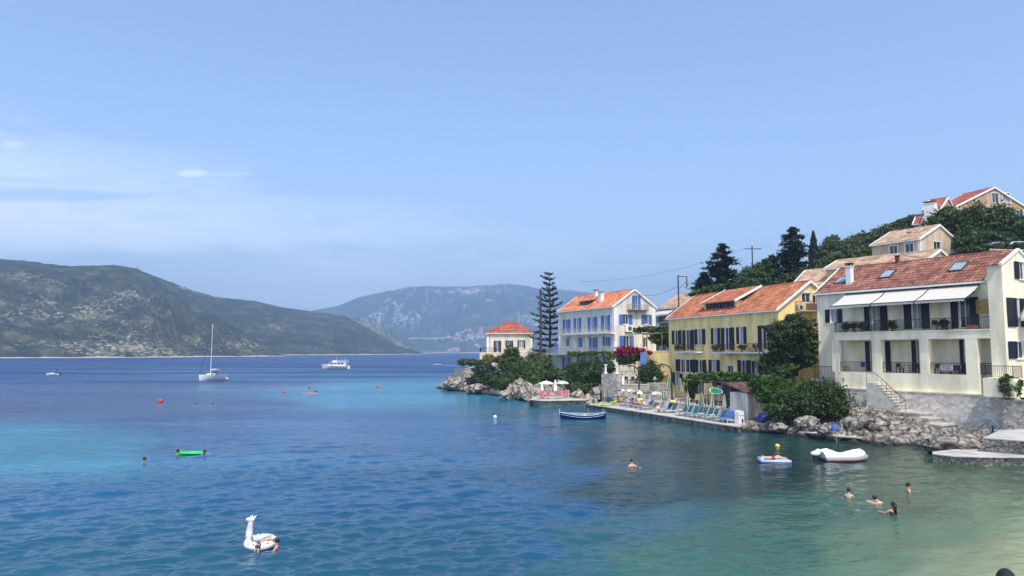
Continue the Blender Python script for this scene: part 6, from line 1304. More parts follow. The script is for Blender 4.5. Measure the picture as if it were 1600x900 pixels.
def rtable(loc, label, m_, top=None, w=.45, name='table'):
    root = empty(name, loc, .3, label, 'table'); m = MB(); m.box(-w, w, -w, w, .70, .74); m.build('table_top', top or m_, root)
    for x in (-w + .05, w - .05):
        for y in (-w + .05, w - .05): l = MB(); l.box(x - .02, x + .02, y - .02, y + .02, 0, .70); l.build('leg', m_, root)
    return root
rtable((PY(993, 600, 97).x, 97.6, 2.84), 'small table with a white top on the dining terrace', DW, PLW)
for i, (px, py, lab) in enumerate(((1066, 616, 'blue grey table near the yellow house corner'), (1086, 618, 'dark table under the left end of the pergola'), (1104, 619, 'dark table under the middle of the pergola'), (1126, 622, 'dark table under the right part of the pergola'))):
    p = PY(px, py, 83 - i * 1.2); rtable((p.x, p.y, .96), lab, DW); chair(DW, (p.x - .8, p.y + .1, .96), 1.5, 'dark wooden chair left of the ' + lab, 'taverna chairs'); chair(DW, (p.x + .8, p.y - .1, .96), -1.5, 'dark wooden chair right of the ' + lab, 'taverna chairs')
# porch furniture of the awning house
def CL(x, y, z): return CH.M @ Vector((x, y, z))
WPL = PLW; PUR = M('purple_cloth', (.07, .045, .26), .8); WCL = M('white_cloth', (.72, .72, .72), .9)
xs = [CH.hit('f', -1, *p)[0] for p in ((1347, 575), (1412, 575), (1428, 575), (1478, 575), (1491, 575), (1507, 580))]
for i, (x, y, mt, rz, lab) in enumerate(((xs[0], -1.0, WPL, 0, 'white chair with a purple cushion behind the left porch railing'), (xs[1] - .4, -.9, IRON, 1.2, 'dark chair left of the middle porch table'), (xs[2] + .1, -1.0, IRON, -1.4, 'dark chair right of the middle porch table'), (xs[3] - .7, -1.0, DW, .4, 'brown wooden chair at the left of the clothed porch table'), (xs[4] + .6, -.9, IRON, -1.5, 'dark chair at the right of the clothed porch table'))):
    chair(mt, CL(x, y, 5.102), CH.rz + rz, lab, 'porch chairs')
cu = MB(); cu.box(-.2, .2, -.1, .16, .461, .52); cu.box(-.2, .2, .10, .16, .52, .9); tag(cu.build('cushion', PUR, None, CL(xs[0], -1.0, 5.102), CH.rz), 'purple cushion on the white porch chair', 'cushion')
p = CL((xs[3] + xs[4]) / 2, -.95, 5.102); rtable(p, 'square porch table under a purple and white cloth', DW, None, .5)
m = MB(); m.box(-.55, .55, -.55, .55, .745, .755); m.box(-.56, -.545, -.55, .55, .30, .75); m.box(-.55, .55, -.56, -.545, .34, .75); m.box(.545, .56, -.55, .55, .30, .75); tag(m.build('tablecloth', WCL, None, p, .3), 'white cloth hanging over the porch table', 'tablecloth')
m = MB(); m.box(-.38, .38, -.57, .57, .7565, .763); m.box(-.38, .38, -.575, -.562, .36, .76); tag(m.build('table_runner', PUR, None, p, .3), 'purple runner over the white tablecloth', 'cloth')
m = MB(); m.box(-.18, .18, -.15, .15, 0, 1.0); tag(m.build('laundry_bag', PUR, None, CL(xs[5] + .15, -.85, 5.102), CH.rz), 'tall violet cloth bag beside the right porch door', 'bag')
rtable(CL((xs[1] + xs[2]) / 2, -.95, 5.102), 'dark table on the middle of the porch', IRON, None, .4)
for i, (px, lab) in enumerate(((1322, 'leafy dark pot plant at the left end of the balcony'), (1335, 'second leafy pot plant from the balcony left end'), (1347, 'third leafy pot plant on the balcony'), (1395, 'low pot plant behind the middle of the balcony railing'), (1475, 'tall dark pot plant on the balcony near the third awning'))):
    x = CH.hit('f', -1.4, px, 505)[0]; root = empty('potted_plant', CL(x, -1.45, 8.832), 0, lab, 'potted plant', 'balcony pot plants'); m = MB(); m.lathe([(0, 0), (.15, 0), (.2, .28), (.17, .29)], 10); m.build('pot', MATS['clay'], root); P, N, Rn = blobpts([(0, 0, .58, .42, .3, .32)], 700, .2, .25); leaves('leaves', P, N, .09, LF_DARK, Rn, root)
for i, (px, rz, lab) in enumerate(((1402, 0, 'white slatted chair on the balcony under the second awning'), (1460, .5, 'dark chair on the balcony under the third awning'), (1483, -1.2, 'dark chair on the balcony near the reed blind'))): chair([WPL, IRON, IRON][i], CL(CH.hit('f', -1, px, 505)[0], -1.0, 8.832), CH.rz + rz, lab, 'balcony chairs', .9)
rtable(CL(CH.hit('f', -1, 1471, 505)[0], -1.0, 8.832), 'dark table on the balcony under the third awning', IRON, None, .35)
m = MB(); m.box(-.45, .45, -.25, .25, 0, .34); tag(m.build('planter', MATS['clay'], None, CL(CH.hit('f', -1.2, 1522, 505)[0], -1.35, 8.832), CH.rz), 'terracotta coloured trough at the right end of the balcony', 'planter')
# side parasol on the gable terrace
rt = empty('side_parasol', CL(1.9, .9, 0), 0, 'half furled white parasol at the gable of the awning house', 'parasol'); m = MB(); m.tube([(0, 0, 3.15), (0, 0, 12.0)], .04, 6); m.build('pole', WHITE, rt)
m = MB(); m.lathe([(.03, 12.0), (.30, 11.4), (.62, 10.4), (.95, 9.7), (.98, 9.45)], 10); m.build('canopy', WCAN, rt)
for i, (px, lab) in enumerate(((1061, 'leafy pot plant at the left end of the small yellow house balcony'), (1118, 'dark pot plant at the left end of the long yellow house balcony'), (1160, 'pot plant in the middle of the long yellow house balcony'))):
    x = YH.hit('f', -.8, px, 545)[0]; root = empty('potted_plant', YH.M @ Vector((x, -.85, 7.03 if i == 0 else 6.96)), 0, lab, 'potted plant', 'pot plants on the yellow house balconies'); m = MB(); m.lathe([(0, 0), (.15, 0), (.2, .28), (.17, .29)], 10); m.build('pot', MATS['clay'], root); P, N, Rn = blobpts([(0, 0, .55, .45, .3, .3)], 600, .2, .25); leaves('leaves', P, N, .09, LF_DARK, Rn, root)
for i, (px, rz, lab) in enumerate(((1124, 1.2, 'dark chair at the left of the long yellow house balcony'), (1176, -1.2, 'dark chair at the right of the long yellow house balcony'), (1187, 1.3, 'dark chair beside the fig tree on the long balcony'))): chair(IRON, YH.M @ Vector((YH.hit('f', -.6, px, 545)[0], -.65, 6.96)), YH.rz + rz, lab, 'chairs on the yellow house balcony', .9)
rtable(YH.M @ Vector((YH.hit('f', -.6, 1181.5, 545)[0], -.6, 6.96)), 'small dark table on the long yellow house balcony', IRON, None, .3)
# ladder with its blue bag
lad = empty('bathing_ladder', PZ(1311, 680.5, .42), R(20), 'curved steel bathing ladder on the concrete ledge', 'ladder'); m = MB()
for x in (-.32, .32): m.tube([(x, .7, .0), (x, .62, .75), (x, .45, .98), (x, .2, 1.0), (x, -.02, .75), (x, -.05, .1), (x, -.06, -.9)], .03, 6)
m.build('rails', M('steel', (.6, .6, .58), .3, metal=.8), lad)
for i, z in enumerate((-.1, -.45, -.8)): m = MB(); m.box(-.32, .32, -.14, -.02, z, z + .035); m.build('rung', MATS['steel'], lad)
lump('beach_bag', 'blue bag lying behind the bathing ladder', 1303.5, 672, .9, .28, .22, .42, M('blue_bag', (.04, .10, .38), .6), 'bag', 8)
# ------------------------------------------------------------------ poles and wires
def pole(name, label, px, yt, Y, yb=None, r=.13, z0=None, arm=None):
    t = PY(px, yt, Y); z0 = hz(t.x, t.y, 3) - .3 if z0 is None else z0; root = empty(name, (t.x, t.y, z0), 0, label, 'utility pole'); h = t.z - z0; m = MB(); m.tube([(0, 0, 0), (0, 0, h)], [r * 1.2, r * .8], 8); m.build('pole', M('pole_wood', (.07, .05, .045), .8, .3), root)
    if arm:
        m = MB(); m.box(arm[0], arm[1], -.05, .05, h - .55, h - .42); o = m.build('crossarm', MATS['pole_wood'], root)
        for i in range(3): m = MB(); x = arm[0] + (arm[1] - arm[0]) * (i + .15) / 2.3; m.lathe([(.03, 0), (.06, .08), (.03, .16), (.05, .22), (0, .24)], 8, (x, 0, h - .42)); m.build('insulator', PLW, o)
    return t
a = pole('utility_pole', 'black pole with a rectangular bracket beside the grey house', 1059.5, 430, 112, z0=5); b = pole('utility_pole', 'wooden pole with a crossarm standing between the dark cedars', 1175, 384.5, 130, arm=(-1.3, 1.6)); c = pole('utility_pole', 'thick dark pole in front of the Norfolk pine', 844.5, 452, 138, r=.24, z0=4.0)
m = MB(); q0, q1, q2 = PY(1059.5, 432, 112), PY(1073, 432, 112.5), PY(1073, 449, 112.5); m.tube([q0, q1], .06, 5); m.tube([q1, q2], .09, 6); m.tube([PY(1073, 440, 112.5), PY(1060, 452, 112)], .03, 4); tag(m.build('pole_bracket', MATS['pole_wood']), 'rectangular bracket fixed to the black pole by the grey house', 'bracket')
def wire(label, p, q, sag=.8, r=.022):
    m = MB(); pts = [p.lerp(q, i / 14) - Vector((0, 0, sag * 4 * (i / 14) * (1 - i / 14))) for i in range(15)]; m.tube(pts, r, 4); tag(m.build('wire', IRON), label, 'wire')
wire('cable from the black pole down to the shuttered house', PY(1059.5, 446, 112), BH.M @ Vector((0, 4, 16.0))); wire('cable from the bracket to the cedar', q1 - Vector((0, 0, 1)), PY(1098, 442, 120), .2)
wire('thin cable from the wooden pole towards the sea', b - Vector((1.2, 0, .4)), PY(905, 440, 150), 1.5, .018); wire('thin cable running right from the wooden pole', b + Vector((1.3, 0, -.4)), PY(1205, 381, 132), .2, .018)
wire('cable sagging across the tan roofs behind the awning house', PY(1268, 446, 88), PY(1408, 396, 84), 1.0, .02); wire('cable from the red flue to the tan house balcony', PY(1408, 398, 66), PY(1520, 402, 96), .4, .02)
# cars parked on the hill road
def car(px, py, Y, rz, label, col):
    p = PY(px, py, Y); root = empty('parked_car', p, rz, label, 'car', 'cars parked on the hill road'); prof = [(-2.1, .25), (-2.15, .7), (-1.6, .92), (-1.0, 1.0), (-.5, 1.42), (.9, 1.45), (1.6, 1.0), (2.05, .85), (2.1, .3)]
    m = MB(); n = len(prof); m.v += [(x, -.85, z) for x, z in prof] + [(x, .85, z) for x, z in prof]; m.f += [tuple(range(n)), tuple(reversed(range(n, 2 * n)))]; m.mi += [0, 0]; m.r += [.5, .5]
    for i in range(n): j = (i + 1) % n; m.f.append((i, j, n + j, n + i)); m.mi.append(0); m.r.append(.5)
    m.build('body', col, root); g = MB()
    for s in (-.856, .853): g.poly([(-.85, s, 1.0), (1.35, s, 1.02), (.85, s, 1.38), (-.45, s, 1.36)])
    g.poly([(-1.02, -.7, 1.01), (-1.02, .7, 1.01), (-.53, .7, 1.415), (-.53, -.7, 1.415)]); g.build('windows', GLASS, root)
    for x in (-1.35, 1.3):
        for s in (-.86, .86): w_ = MB(); w_.tube([(x, s - .1, .32), (x, s + .1, .32)], .32, 14); wo = w_.build('wheel', IRON, root); w_ = MB(); w_.tube([(x, s - .105, .32), (x, s + .105, .32)], .18, 10); w_.build('rim', PLW, wo)
CP = M('silver_paint', (.5, .51, .52), .3, .05, metal=.4)
car(1551, 397, 93, .15, 'silver car parked on the hill road, left one of two', CP); car(1582, 396, 94, .1, 'white car parked on the hill road, right one of two', PLW)
rd = MB(); rd.box(-6, 12, -2.2, 2.2, -2.5, -.02); tag(rd.build('hill_road', M('asphalt', (.05, .05, .05), .9), None, PY(1556, 397, 94), .12), kind='structure')
fe = empty('fence', PY(1584, 402, 86), .1, 'pale wooden rail fence below the parked cars', 'fence')
for z in (0, .45): m = MB(); m.box(-3.0, 7, -.05, .05, z + .35, z + .5); m.build('rail', CONC, fe)
for x in (-2.8, -.4, 2, 4.4, 6.8): m = MB(); m.box(x - .07, x + .07, .06, .18, -.8, 1.0); m.build('post', CONC, fe)
# ------------------------------------------------------------------ boats
def hullmesh(L_, Wd, sheer, stations=16, ring=9, stern=.75, bowrise=.5, keel=-.25, mi_split=None, transom=True):
    """hull skin: stern at x=-L/2, bow at x=+L/2; returns MB and gunwale points"""
    m = MB(); G = []; rows = []
    for i in range(stations + 1):
        t = i / stations; x = -L_ / 2 + L_ * t; w = Wd / 2 * (stern + (1 - stern) * min(1, t / .4) if t < .4 else math.cos((t - .4) / .6 * math.pi / 2) ** .75)
        w = max(w, .004); zg = sheer(t); k = keel * (1 if t < .75 else 1 - ((t - .75) / .25) ** 2 * .9); row = []
        for j in range(ring):
            a = j / (ring - 1) * math.pi; y = -math.cos(a) * w; q = abs(math.cos(a)); z = k + (zg - k) * (q ** 2.2); row.append((x + (bowrise * (z - k) * .35 if t > .9 else 0), y * (.55 + .45 * q ** .5 if q < 1 else 1), z))
        rows.append(row); G.append((row[0], row[-1]))
    base = len(m.v)
    for r_ in rows: m.v += r_
    for i in range(stations):
        for j in range(ring - 1):
            a = base + i * ring + j; zz = (rows[i][j][2] + rows[i][j + 1][2]) / 2; mi = 0 if mi_split is None else (1 if zz < mi_split else 0); m.f.append((a, a + 1, a + ring + 1, a + ring)); m.mi.append(mi); m.r.append(.5)
    m.f.append(tuple(base + j for j in range(ring))); m.mi.append(0); m.r.append(.5); return m, G
GEL = M('white_gelcoat', (.80, .80, .78), .25, .04); HB = M('blue_boat_paint', (.012, .022, .14), .35, .15); HBL = M('pale_blue_paint', (.42, .55, .70), .5, .15); RED = M('dark_red_rubber', (.14, .02, .03), .6, .1)
def polyline_tube(m, pts, r, n=5): m.tube(pts, r, n)
# blue wooden boat
p = PZ(911, 654.5); rt = empty('rowing_boat', p, R(180 + 2), 'blue wooden boat with pale interior moored off the quay', 'boat'); L_ = 4.7
sh = lambda t: .38 + .55 * abs(t - .48) ** 1.9 * 2.0
m, G = hullmesh(L_, 1.7, sh, 20, 9, .55, .6, -.2); m.build('hull', HB, rt, smooth=True)
for s in (0, 1):
    m = MB(); m.tube([Vector(g[s]) + Vector((0, 0, .02)) for g in G], .035, 6); m.build('gunwale', HBL, rt); m = MB(); m.tube([Vector(g[s]) * 1.0 + Vector((0, (-.02 if s == 0 else .02), -.17)) for g in G[1:-1]], .022, 5); m.build('rubbing_strake', HBL, rt)
m = MB()
for i in range(20): m.poly([Vector(G[i][0]) + Vector((0, .02, -.2)), Vector(G[i + 1][0]) + Vector((0, .02, -.2)), Vector(G[i + 1][1]) + Vector((0, -.02, -.2)), Vector(G[i][1]) + Vector((0, -.02, -.2))])
m.build('floor_boards', M('boat_inside', (.40, .42, .45), .8, .3), rt)
for x in (-1.3, -.2, .8): m = MB(); m.box(x - .14, x + .14, -.62, .62, .36, .40); m.build('thwart', HBL, rt)
for s in (-1, 1): m = MB(); m.tube([(-1.6, s * .25, .52), (1.1, s * .3, .60)], .025, 5); m.box(.9, 1.5, s * .3 - .07, s * .3 + .07, .59, .61); m.build('oar', M('oar_wood', (.45, .38, .28), .7), rt)
m = MB(); m.tube([(L_ / 2 + .1, 0, .4), (L_ / 2 + .12, 0, 1.05)], .04, 6); m.build('stem_post', HBL, rt); m = MB(); m.tube([(-L_ / 2 + .2, .1, .5), (-L_ / 2 + .2, .1, .95), (-L_ / 2 + .35, .1, .95)], .025, 5); m.build('tiller', HBL, rt)
wire('mooring rope from the blue boat to the quay', p + Vector((2.3, 0, .5)), PZ(968, 641, .5), .3, .015)
# covered dinghy
p = PZ(1317, 718.5); rt = empty('inflatable_dinghy', p, R(4), 'grey inflatable dinghy under a white cover with red trim', 'boat')
m = MB(); n = 26; ring = 10
def cov(t):   # width, top height, base height
    w = .78 * (1 if t < .55 else math.cos((t - .55) / .45 * math.pi / 2) ** .6); w = max(w, .01); top = .62 + .12 * math.exp(-((t - .16) / .10) ** 2) - .20 * math.exp(-((t - .5) / .2) ** 2) + .14 * t ** 3; return w, top * (1 - .38 * max(0, (t - .86) / .14) ** 1.5), .17 + .25 * max(0, t - .6) ** 1.5 * 1.6
base = 0; L_ = 3.05
for i in range(n + 1):
    t = i / n; w, top, bz = cov(t); x = -L_ / 2 + L_ * t
    for j in range(ring + 1):
        a = math.pi * j / ring; r_ = .02 * math.sin(i * 2.3 + j); m.v.append((x, -math.cos(a) * w, bz + (top - bz) * math.sin(a) ** .8 * (1 - .14 * math.sin(a * 1) * 0) + r_ * math.sin(a)))
for i in range(n):
    for j in range(ring): b = i * (ring + 1) + j; m.f.append((b, b + 1, b + ring + 2, b + ring + 1)); m.mi.append(0); m.r.append(.5)
m.f.append(tuple(range(ring + 1))); m.mi.append(0); m.r.append(.5); m.build('cover', M('cover_white', (.80, .80, .80), .7, .05), rt, smooth=True)
for s in (-1, 1):
    pts = []
    for i in range(n + 1): t = i / n; w, top, bz = cov(t); pts.append((-L_ / 2 + L_ * t, s * (w + .02), bz - .04))
    m = MB(); m.tube(pts, .16, 10); tb = m.build('tube', M('grey_rubber', (.28, .27, .28), .6, .1), rt, smooth=True); m = MB(); m.tube([(a, b + s * .13, c - .05) for a, b, c in pts], .045, 6); m.build('trim', RED, tb)
m = MB(); m.box(-L_ / 2 + .1, L_ / 2 - .5, -.6, .6, -.1, .1); m.build('keel', RED, rt)
m = MB(); m.ball((-L_ / 2 - .28, 0, .42), (.34, .2, .17), 12, 8); m.tube([(-L_ / 2 - .05, 0, .55), (-L_ / 2 - .3, 0, .5)], [.2, .14], 8); o = m.build('motor_cover', MATS['cover_white'], rt, smooth=True); m = MB(); m.box(-L_ / 2 - .42, -L_ / 2 - .15, -.12, .12, -.15, .35); m.build('outboard', IRON, o)
# white motor yacht
p = PZ(524.5, 577); p = Vector((p.x, p.y, 0)); rt = empty('motor_yacht', p, R(180 - 8), 'white cabin cruiser lying off the headland, bow to the left', 'boat'); L_ = 10.6
sh = lambda t: 1.35 + .95 * max(0, t - .25) ** 1.3 * 1.1
m, G = hullmesh(L_, 3.4, sh, 24, 9, .9, .9, -.4); m.build('hull', GEL, rt, smooth=True); m = MB(); g2, _ = hullmesh(L_ * .985, 3.43, lambda t: .18, 24, 9, .9, .5, -.4); g2.build('antifouling', M('navy_bottom', (.01, .015, .05), .5), rt, smooth=True)
m = MB()
for i in range(24): m.poly([Vector(G[i][0]) - Vector((0, 0, .12)), Vector(G[i + 1][0]) - Vector((0, 0, .12)), Vector(G[i + 1][1]) - Vector((0, 0, .12)), Vector(G[i][1]) - Vector((0, 0, .12))])
m.build('deck', GEL, rt)
def slopebox(m, x0, x1, w, z0, z1, f0=0, f1=0, mi=0): m.v += [(x0, -w, z0), (x1, -w, z0), (x1, w, z0), (x0, w, z0), (x0 + f0, -w * .93, z1), (x1 - f1, -w * .93, z1), (x1 - f1, w * .93, z1), (x0 + f0, w * .93, z1)]; b = len(m.v) - 8; [m.f.append(tuple(b + i for i in q)) for q in ((0, 3, 2, 1), (4, 5, 6, 7), (0, 1, 5, 4), (1, 2, 6, 5), (2, 3, 7, 6), (3, 0, 4, 7))]; m.mi += [mi] * 6; m.r += [.5] * 6
m = MB(); slopebox(m, -4.3, 2.9, 1.35, 1.2, 2.75, 0, .8); cb = m.build('cabin', GEL, rt); m = MB(); m.box(-4.9, 2.3, -1.45, 1.45, 2.751, 2.86); m.build('cabin_roof', GEL, rt)
m = MB()
for s in (-1, 1):
    for (x0, x1) in ((-3.7, -2.6), (-2.3, -1.2), (-.8, -.1), (.3, 1.0), (1.2, 2.0)): m.box(x0, x1, s * 1.345 - .01, s * 1.345 + .01, 1.95, 2.5)
m.box(2.40, 2.50, -1.1, 1.1, 2.0, 2.55); m.build('windows', GLASS, cb)
m = MB(); m.box(-.2, 1.2, -.9, .9, 2.87, 3.5); m.build('flybridge', GEL, rt); m = MB(); m.tube([(-.3, 0, 2.9), (-.3, 0, 4.7)], .05, 6); m.tube([(-3.9, 0, 2.9), (-4.1, 0, 4.6)], .04, 5); m.build('mast', GEL, rt)
H.__class__.rail(type('q', (), {'root': rt})(), [(-4.8, -1.3), (-1, -1.4), (-1, 1.4), (-4.8, 1.3)], 2.86, .7, GEL, 'railing', .6, r=.03, post=.03)
for x in (-3.4, -1.2): m = MB(); [m.tube([(x, s * 1.78, .15), (x, s * 1.78, .75)], .14, 8) for s in (-1,)]; m.build('fender', M('dark_fender', (.02, .02, .06), .5), rt)
for x in (.6, 1.3): m = MB(); m.box(x - .14, x + .14, -1.71, -1.66, .85, 1.2); m.build('porthole', GLASS, rt)
m = MB(); m.box(-6.0, -5.2, -1.3, 1.3, .25, .38); m.build('swim_platform', GEL, rt)
# sailing yacht
p = PZ(331, 594.5); rt = empty('sailing_yacht', p, R(180 + 56), 'white sailing yacht at anchor with bare mast and dark sprayhood', 'boat'); L_ = 9.2
rt.scale = (.74, .74, .86); sh = lambda t: 1.45 + .35 * t ** 1.5
m, G = hullmesh(L_, 3.1, sh, 24, 9, .85, .25, -.35); m.build('hull', GEL, rt, smooth=True); m = MB()
for i in range(24): m.poly([Vector(G[i][0]) - Vector((0, 0, .03)), Vector(G[i + 1][0]) - Vector((0, 0, .03)), Vector(G[i + 1][1]) - Vector((0, 0, .03)), Vector(G[i][1]) - Vector((0, 0, .03))])
m.build('deck', GEL, rt); m = MB(); slopebox(m, -1.6, 2.3, .85, 1.4, 1.95, .1, 1.0); cb = m.build('coachroof', GEL, rt); m = MB(); [m.box(x, x + .8, s * .83 - .02, s * .83 + .02, 1.6, 1.8) for x in (-1.1, 0.1) for s in (-1, 1)]; m.build('cabin_windows', GLASS, cb)
mx = .6; ms = MB(); ms.tube([(mx, 0, 1.3), (mx - .15, .1, 16.0)], [.11, .08], 8); ms.build('mast', M('mast_cream', (.75, .74, .66), .4), rt)
m = MB(); m.tube([(mx, 0, 2.9), (-3.2, 0, 2.85)], .07, 6); m.build('boom', PLW, rt); m = MB(); m.tube([(mx - .2, 0, 3.05), (-1.5, 0, 3.07), (-3.1, 0, 2.93)], [.2, .2, .1], 8); m.build('sail_cover', M('tan_cover', (.62, .58, .48), .8), rt, smooth=True)
m = MB(); m.tube([(L_ / 2 + .0, 0, 1.8), (mx, .05, 14.4)], [.11, .06], 6); m.build('furled_jib', M('navy_jib', (.03, .05, .16), .7), rt)
for s in (-1, 1): m = MB(); m.tube([(mx - .1, s * 1.4, 1.1), (mx - .1, s * .7, 8), (mx - .1, 0, 14.0)], .015, 4); m.tube([(mx - .1, 0, 8), (mx - .1, s * .7, 8)], .03, 4); m.build('shroud', IRON, rt)
m = MB(); m.tube([(-L_ / 2, 0, 1.1), (mx - .1, 0, 14.3)], .015, 4); m.build('backstay', IRON, rt)
NV = M('navy_canvas', (.012, .018, .06), .8); m = MB()
for i in range(8):
    a0, a1 = math.pi * i / 8, math.pi * (i + 1) / 8; f = lambda a, x, s: (x, -math.cos(a) * 1.05 * s, 1.5 + 1.05 * math.sin(a) * s)
    m.poly([f(a0, -1.4, 1), f(a1, -1.4, 1), f(a1, -.5, .6), f(a0, -.5, .6)])
m.build('sprayhood', NV, rt); m = MB(); m.poly([(-4.1, -1.2, 2.55), (-1.5, -1.1, 2.7), (-1.5, 1.1, 2.7), (-4.1, 1.2, 2.55)]); m.poly([(-4.1, -1.2, 2.5), (-4.1, 1.2, 2.5), (-1.5, 1.1, 2.65), (-1.5, -1.1, 2.65)]); m.build('bimini', NV, rt)
m = MB(); [m.tube([(x, s * 1.1, 1.4), (x, s * 1.1, 2.55)], .02, 4) for x in (-4.0, -2.6) for s in (-1, 1)]; m.build('bimini_frame', M('steel2', (.5, .5, .5), .4), rt)
m = MB(); m.ball((-L_ / 2 - .9, 0, .35), (.9, .6, .3), 12, 6); m.build('tender', PLW, rt, smooth=True)
# small motorboat with a man, and a distant runabout
def smallboat(px, py, L_, rz, label, col=GEL, wd=1.5):
    p = PZ(px, py); rt = empty('small_motorboat', p, rz, label, 'boat'); m, G = hullmesh(L_, wd, lambda t: .45 + .35 * t ** 2, 14, 9, .85, .5, -.2); m.build('hull', col, rt, smooth=True); m = MB()
    for i in range(14): m.poly([Vector(G[i][0]) - Vector((0, 0, .12)), Vector(G[i + 1][0]) - Vector((0, 0, .12)), Vector(G[i + 1][1]) - Vector((0, 0, .12)), Vector(G[i][1]) - Vector((0, 0, .12))])
    m.build('deck', M('boat_deck', (.5, .5, .48), .7), rt); m = MB(); m.box(-L_ / 2 - .3, -L_ / 2 + .05, -.15, .15, -.2, .85); m.build('outboard', IRON, rt); m = MB(); m.box(-.1, .5, -.35, .35, .3, .85); m.build('console', col, rt); return rt, p
smallboat(83, 587, 4.2, R(175), 'small white motorboat with one man aboard near the far shore')
rt, pp = smallboat(684, 571, 5.2, R(160), 'tiny white runabout speeding off the point', wd=1.9)
m = MB(); q = Vector((pp.x + 2.5, pp.y - .8, 0)); m.prism([(q.x, q.y - .25), (q.x + 16, q.y - 8.2), (q.x + 16, q.y - 4.8), (q.x, q.y + .3)], .006, .05); tag(m.build('wake_foam', M('foam', (.62, .66, .70), .9, .3, .8)), 'white wake trailing behind the tiny runabout', 'wake', kind='stuff')
# buoys
def buoy(px, py, r, m_, label, ring=True):
    p = PZ(px, py); rt = empty('buoy', p, 0, label, 'buoy'); m = MB(); m.ball((0, 0, r * .45), r, 14, 10); m.build('float', m_, rt, smooth=True)
    m = MB(); m.tube([(0, 0, r * 1.35), (0, 0, r * 1.75)], r * .16, 6); m.build('eye', IRON, rt)
buoy(1214.7, 698.5, .17, M('yellow_plastic', (.70, .58, .08), .4), 'yellow mooring buoy left of the covered dinghy'); buoy(773.5, 652.5, .19, M('buoy_white', (.85, .85, .83), .4), 'white mooring buoy in the middle of the bay'); buoy(250.6, 628.5, .34, M('buoy_red', (.62, .05, .03), .4), 'larger red buoy left of the anchored yacht'); buoy(443.5, 614, .26, MATS['buoy_red'], 'small red buoy left of the paddle boarder'); buoy(589, 605.5, .3, MATS['buoy_red'], 'tiny red buoy far out beyond the turquoise patch')
# ------------------------------------------------------------------ people
SKIN = M('tanned_skin', (.50, .27, .17), .55, .08); SKIN2 = M('fair_skin', (.62, .40, .29), .55, .08); SKIN3 = M('brown_skin', (.34, .17, .10), .55, .08); HAIR = M('dark_hair', (.018, .012, .010), .6, .2, 20); HAIR2 = M('brown_hair', (.08, .045, .025), .6, .2, 20)
SW = {k: M(k + '_swimwear', c, .7, .1) for k, c in {'black': (.015, .015, .02), 'navy': (.02, .03, .10), 'red': (.45, .03, .05), 'pink': (.65, .12, .22), 'blue': (.05, .15, .5), 'white': (.75, .75, .75), 'purple': (.16, .06, .30)}.items()}
J = {  # joints of a standing figure, facing -y, metres
 'pel': (0, 0, .95), 'waist': (0, 0, 1.10), 'chest': (0, .01, 1.32), 'neck': (0, .0, 1.49), 'sL': (.17, 0, 1.42), 'eL': (.25, .02, 1.14), 'wL': (.28, -.05, .90), 'hL': (.28, -.08, .80), 'sR': (-.17, 0, 1.42), 'eR': (-.25, .02, 1.14), 'wR': (-.28, -.05, .90), 'hR': (-.28, -.08, .80),
 'pL': (.09, 0, .90), 'kL': (.11, -.02, .50), 'aL': (.12, .01, .09), 'tL': (.13, -.15, .03), 'pR': (-.09, 0, .90), 'kR': (-.11, -.02, .50), 'aR': (-.12, .01, .09), 'tR': (-.13, -.15, .03), 'hb': (0, .0, 1.57), 'ht': (0, -.01, 1.72)}
RD = {'pel': .125, 'waist': .11, 'chest': .135, 'neck': .05, 'sL': .058, 'eL': .042, 'wL': .03, 'hL': .035, 'pL': .085, 'kL': .058, 'aL': .038, 'tL': .035, 'hb': .075, 'ht': .085}
ED = [('pel', 'waist'), ('waist', 'chest'), ('chest', 'neck'), ('neck', 'hb'), ('hb', 'ht')] + [e for s in 'LR' for e in (('chest', 's' + s), ('s' + s, 'e' + s), ('e' + s, 'w' + s), ('w' + s, 'h' + s), ('pel', 'p' + s), ('p' + s, 'k' + s), ('k' + s, 'a' + s), ('a' + s, 't' + s))]
POSE = {'stand': {}, 'sit': {'kL': (.13, -.42, .92), 'kR': (-.13, -.42, .92), 'aL': (.14, -.46, .50), 'aR': (-.14, -.46, .50), 'tL': (.14, -.62, .47), 'tR': (-.14, -.62, .47), 'wL': (.2, -.3, 1.0), 'hL': (.18, -.38, .98), 'wR': (-.2, -.3, 1.0), 'hR': (-.18, -.38, .98)},
 'ground': {'kL': (.16, -.38, 1.16), 'kR': (-.16, -.40, 1.14), 'aL': (.14, -.62, .88), 'aR': (-.14, -.62, .88), 'tL': (.14, -.78, .86), 'tR': (-.14, -.78, .86), 'wL': (.16, -.32, 1.14), 'hL': (.08, -.38, 1.16), 'wR': (-.16, -.32, 1.14), 'hR': (-.08, -.38, 1.16)},
 'recline': {'waist': (0, .06, 1.06), 'chest': (0, .22, 1.22), 'neck': (0, .33, 1.33), 'hb': (0, .37, 1.38), 'ht': (0, .42, 1.52), 'sL': (.17, .28, 1.27), 'sR': (-.17, .28, 1.27), 'eL': (.26, .12, 1.06), 'eR': (-.26, .12, 1.06), 'wL': (.25, -.12, 1.0), 'wR': (-.25, -.12, 1.0), 'hL': (.22, -.2, 1.0), 'hR': (-.22, -.2, 1.0), 'kL': (.12, -.42, 1.02), 'kR': (-.12, -.43, .99), 'aL': (.12, -.85, .93), 'aR': (-.12, -.86, .93), 'tL': (.13, -.9, 1.06), 'tR': (-.13, -.9, 1.06)},
 'swim': {'eL': (.30, -.14, 1.28), 'wL': (.38, -.38, 1.31), 'hL': (.40, -.46, 1.32), 'eR': (-.27, -.10, 1.20), 'wR': (-.30, -.34, 1.18), 'hR': (-.28, -.42, 1.18)}}
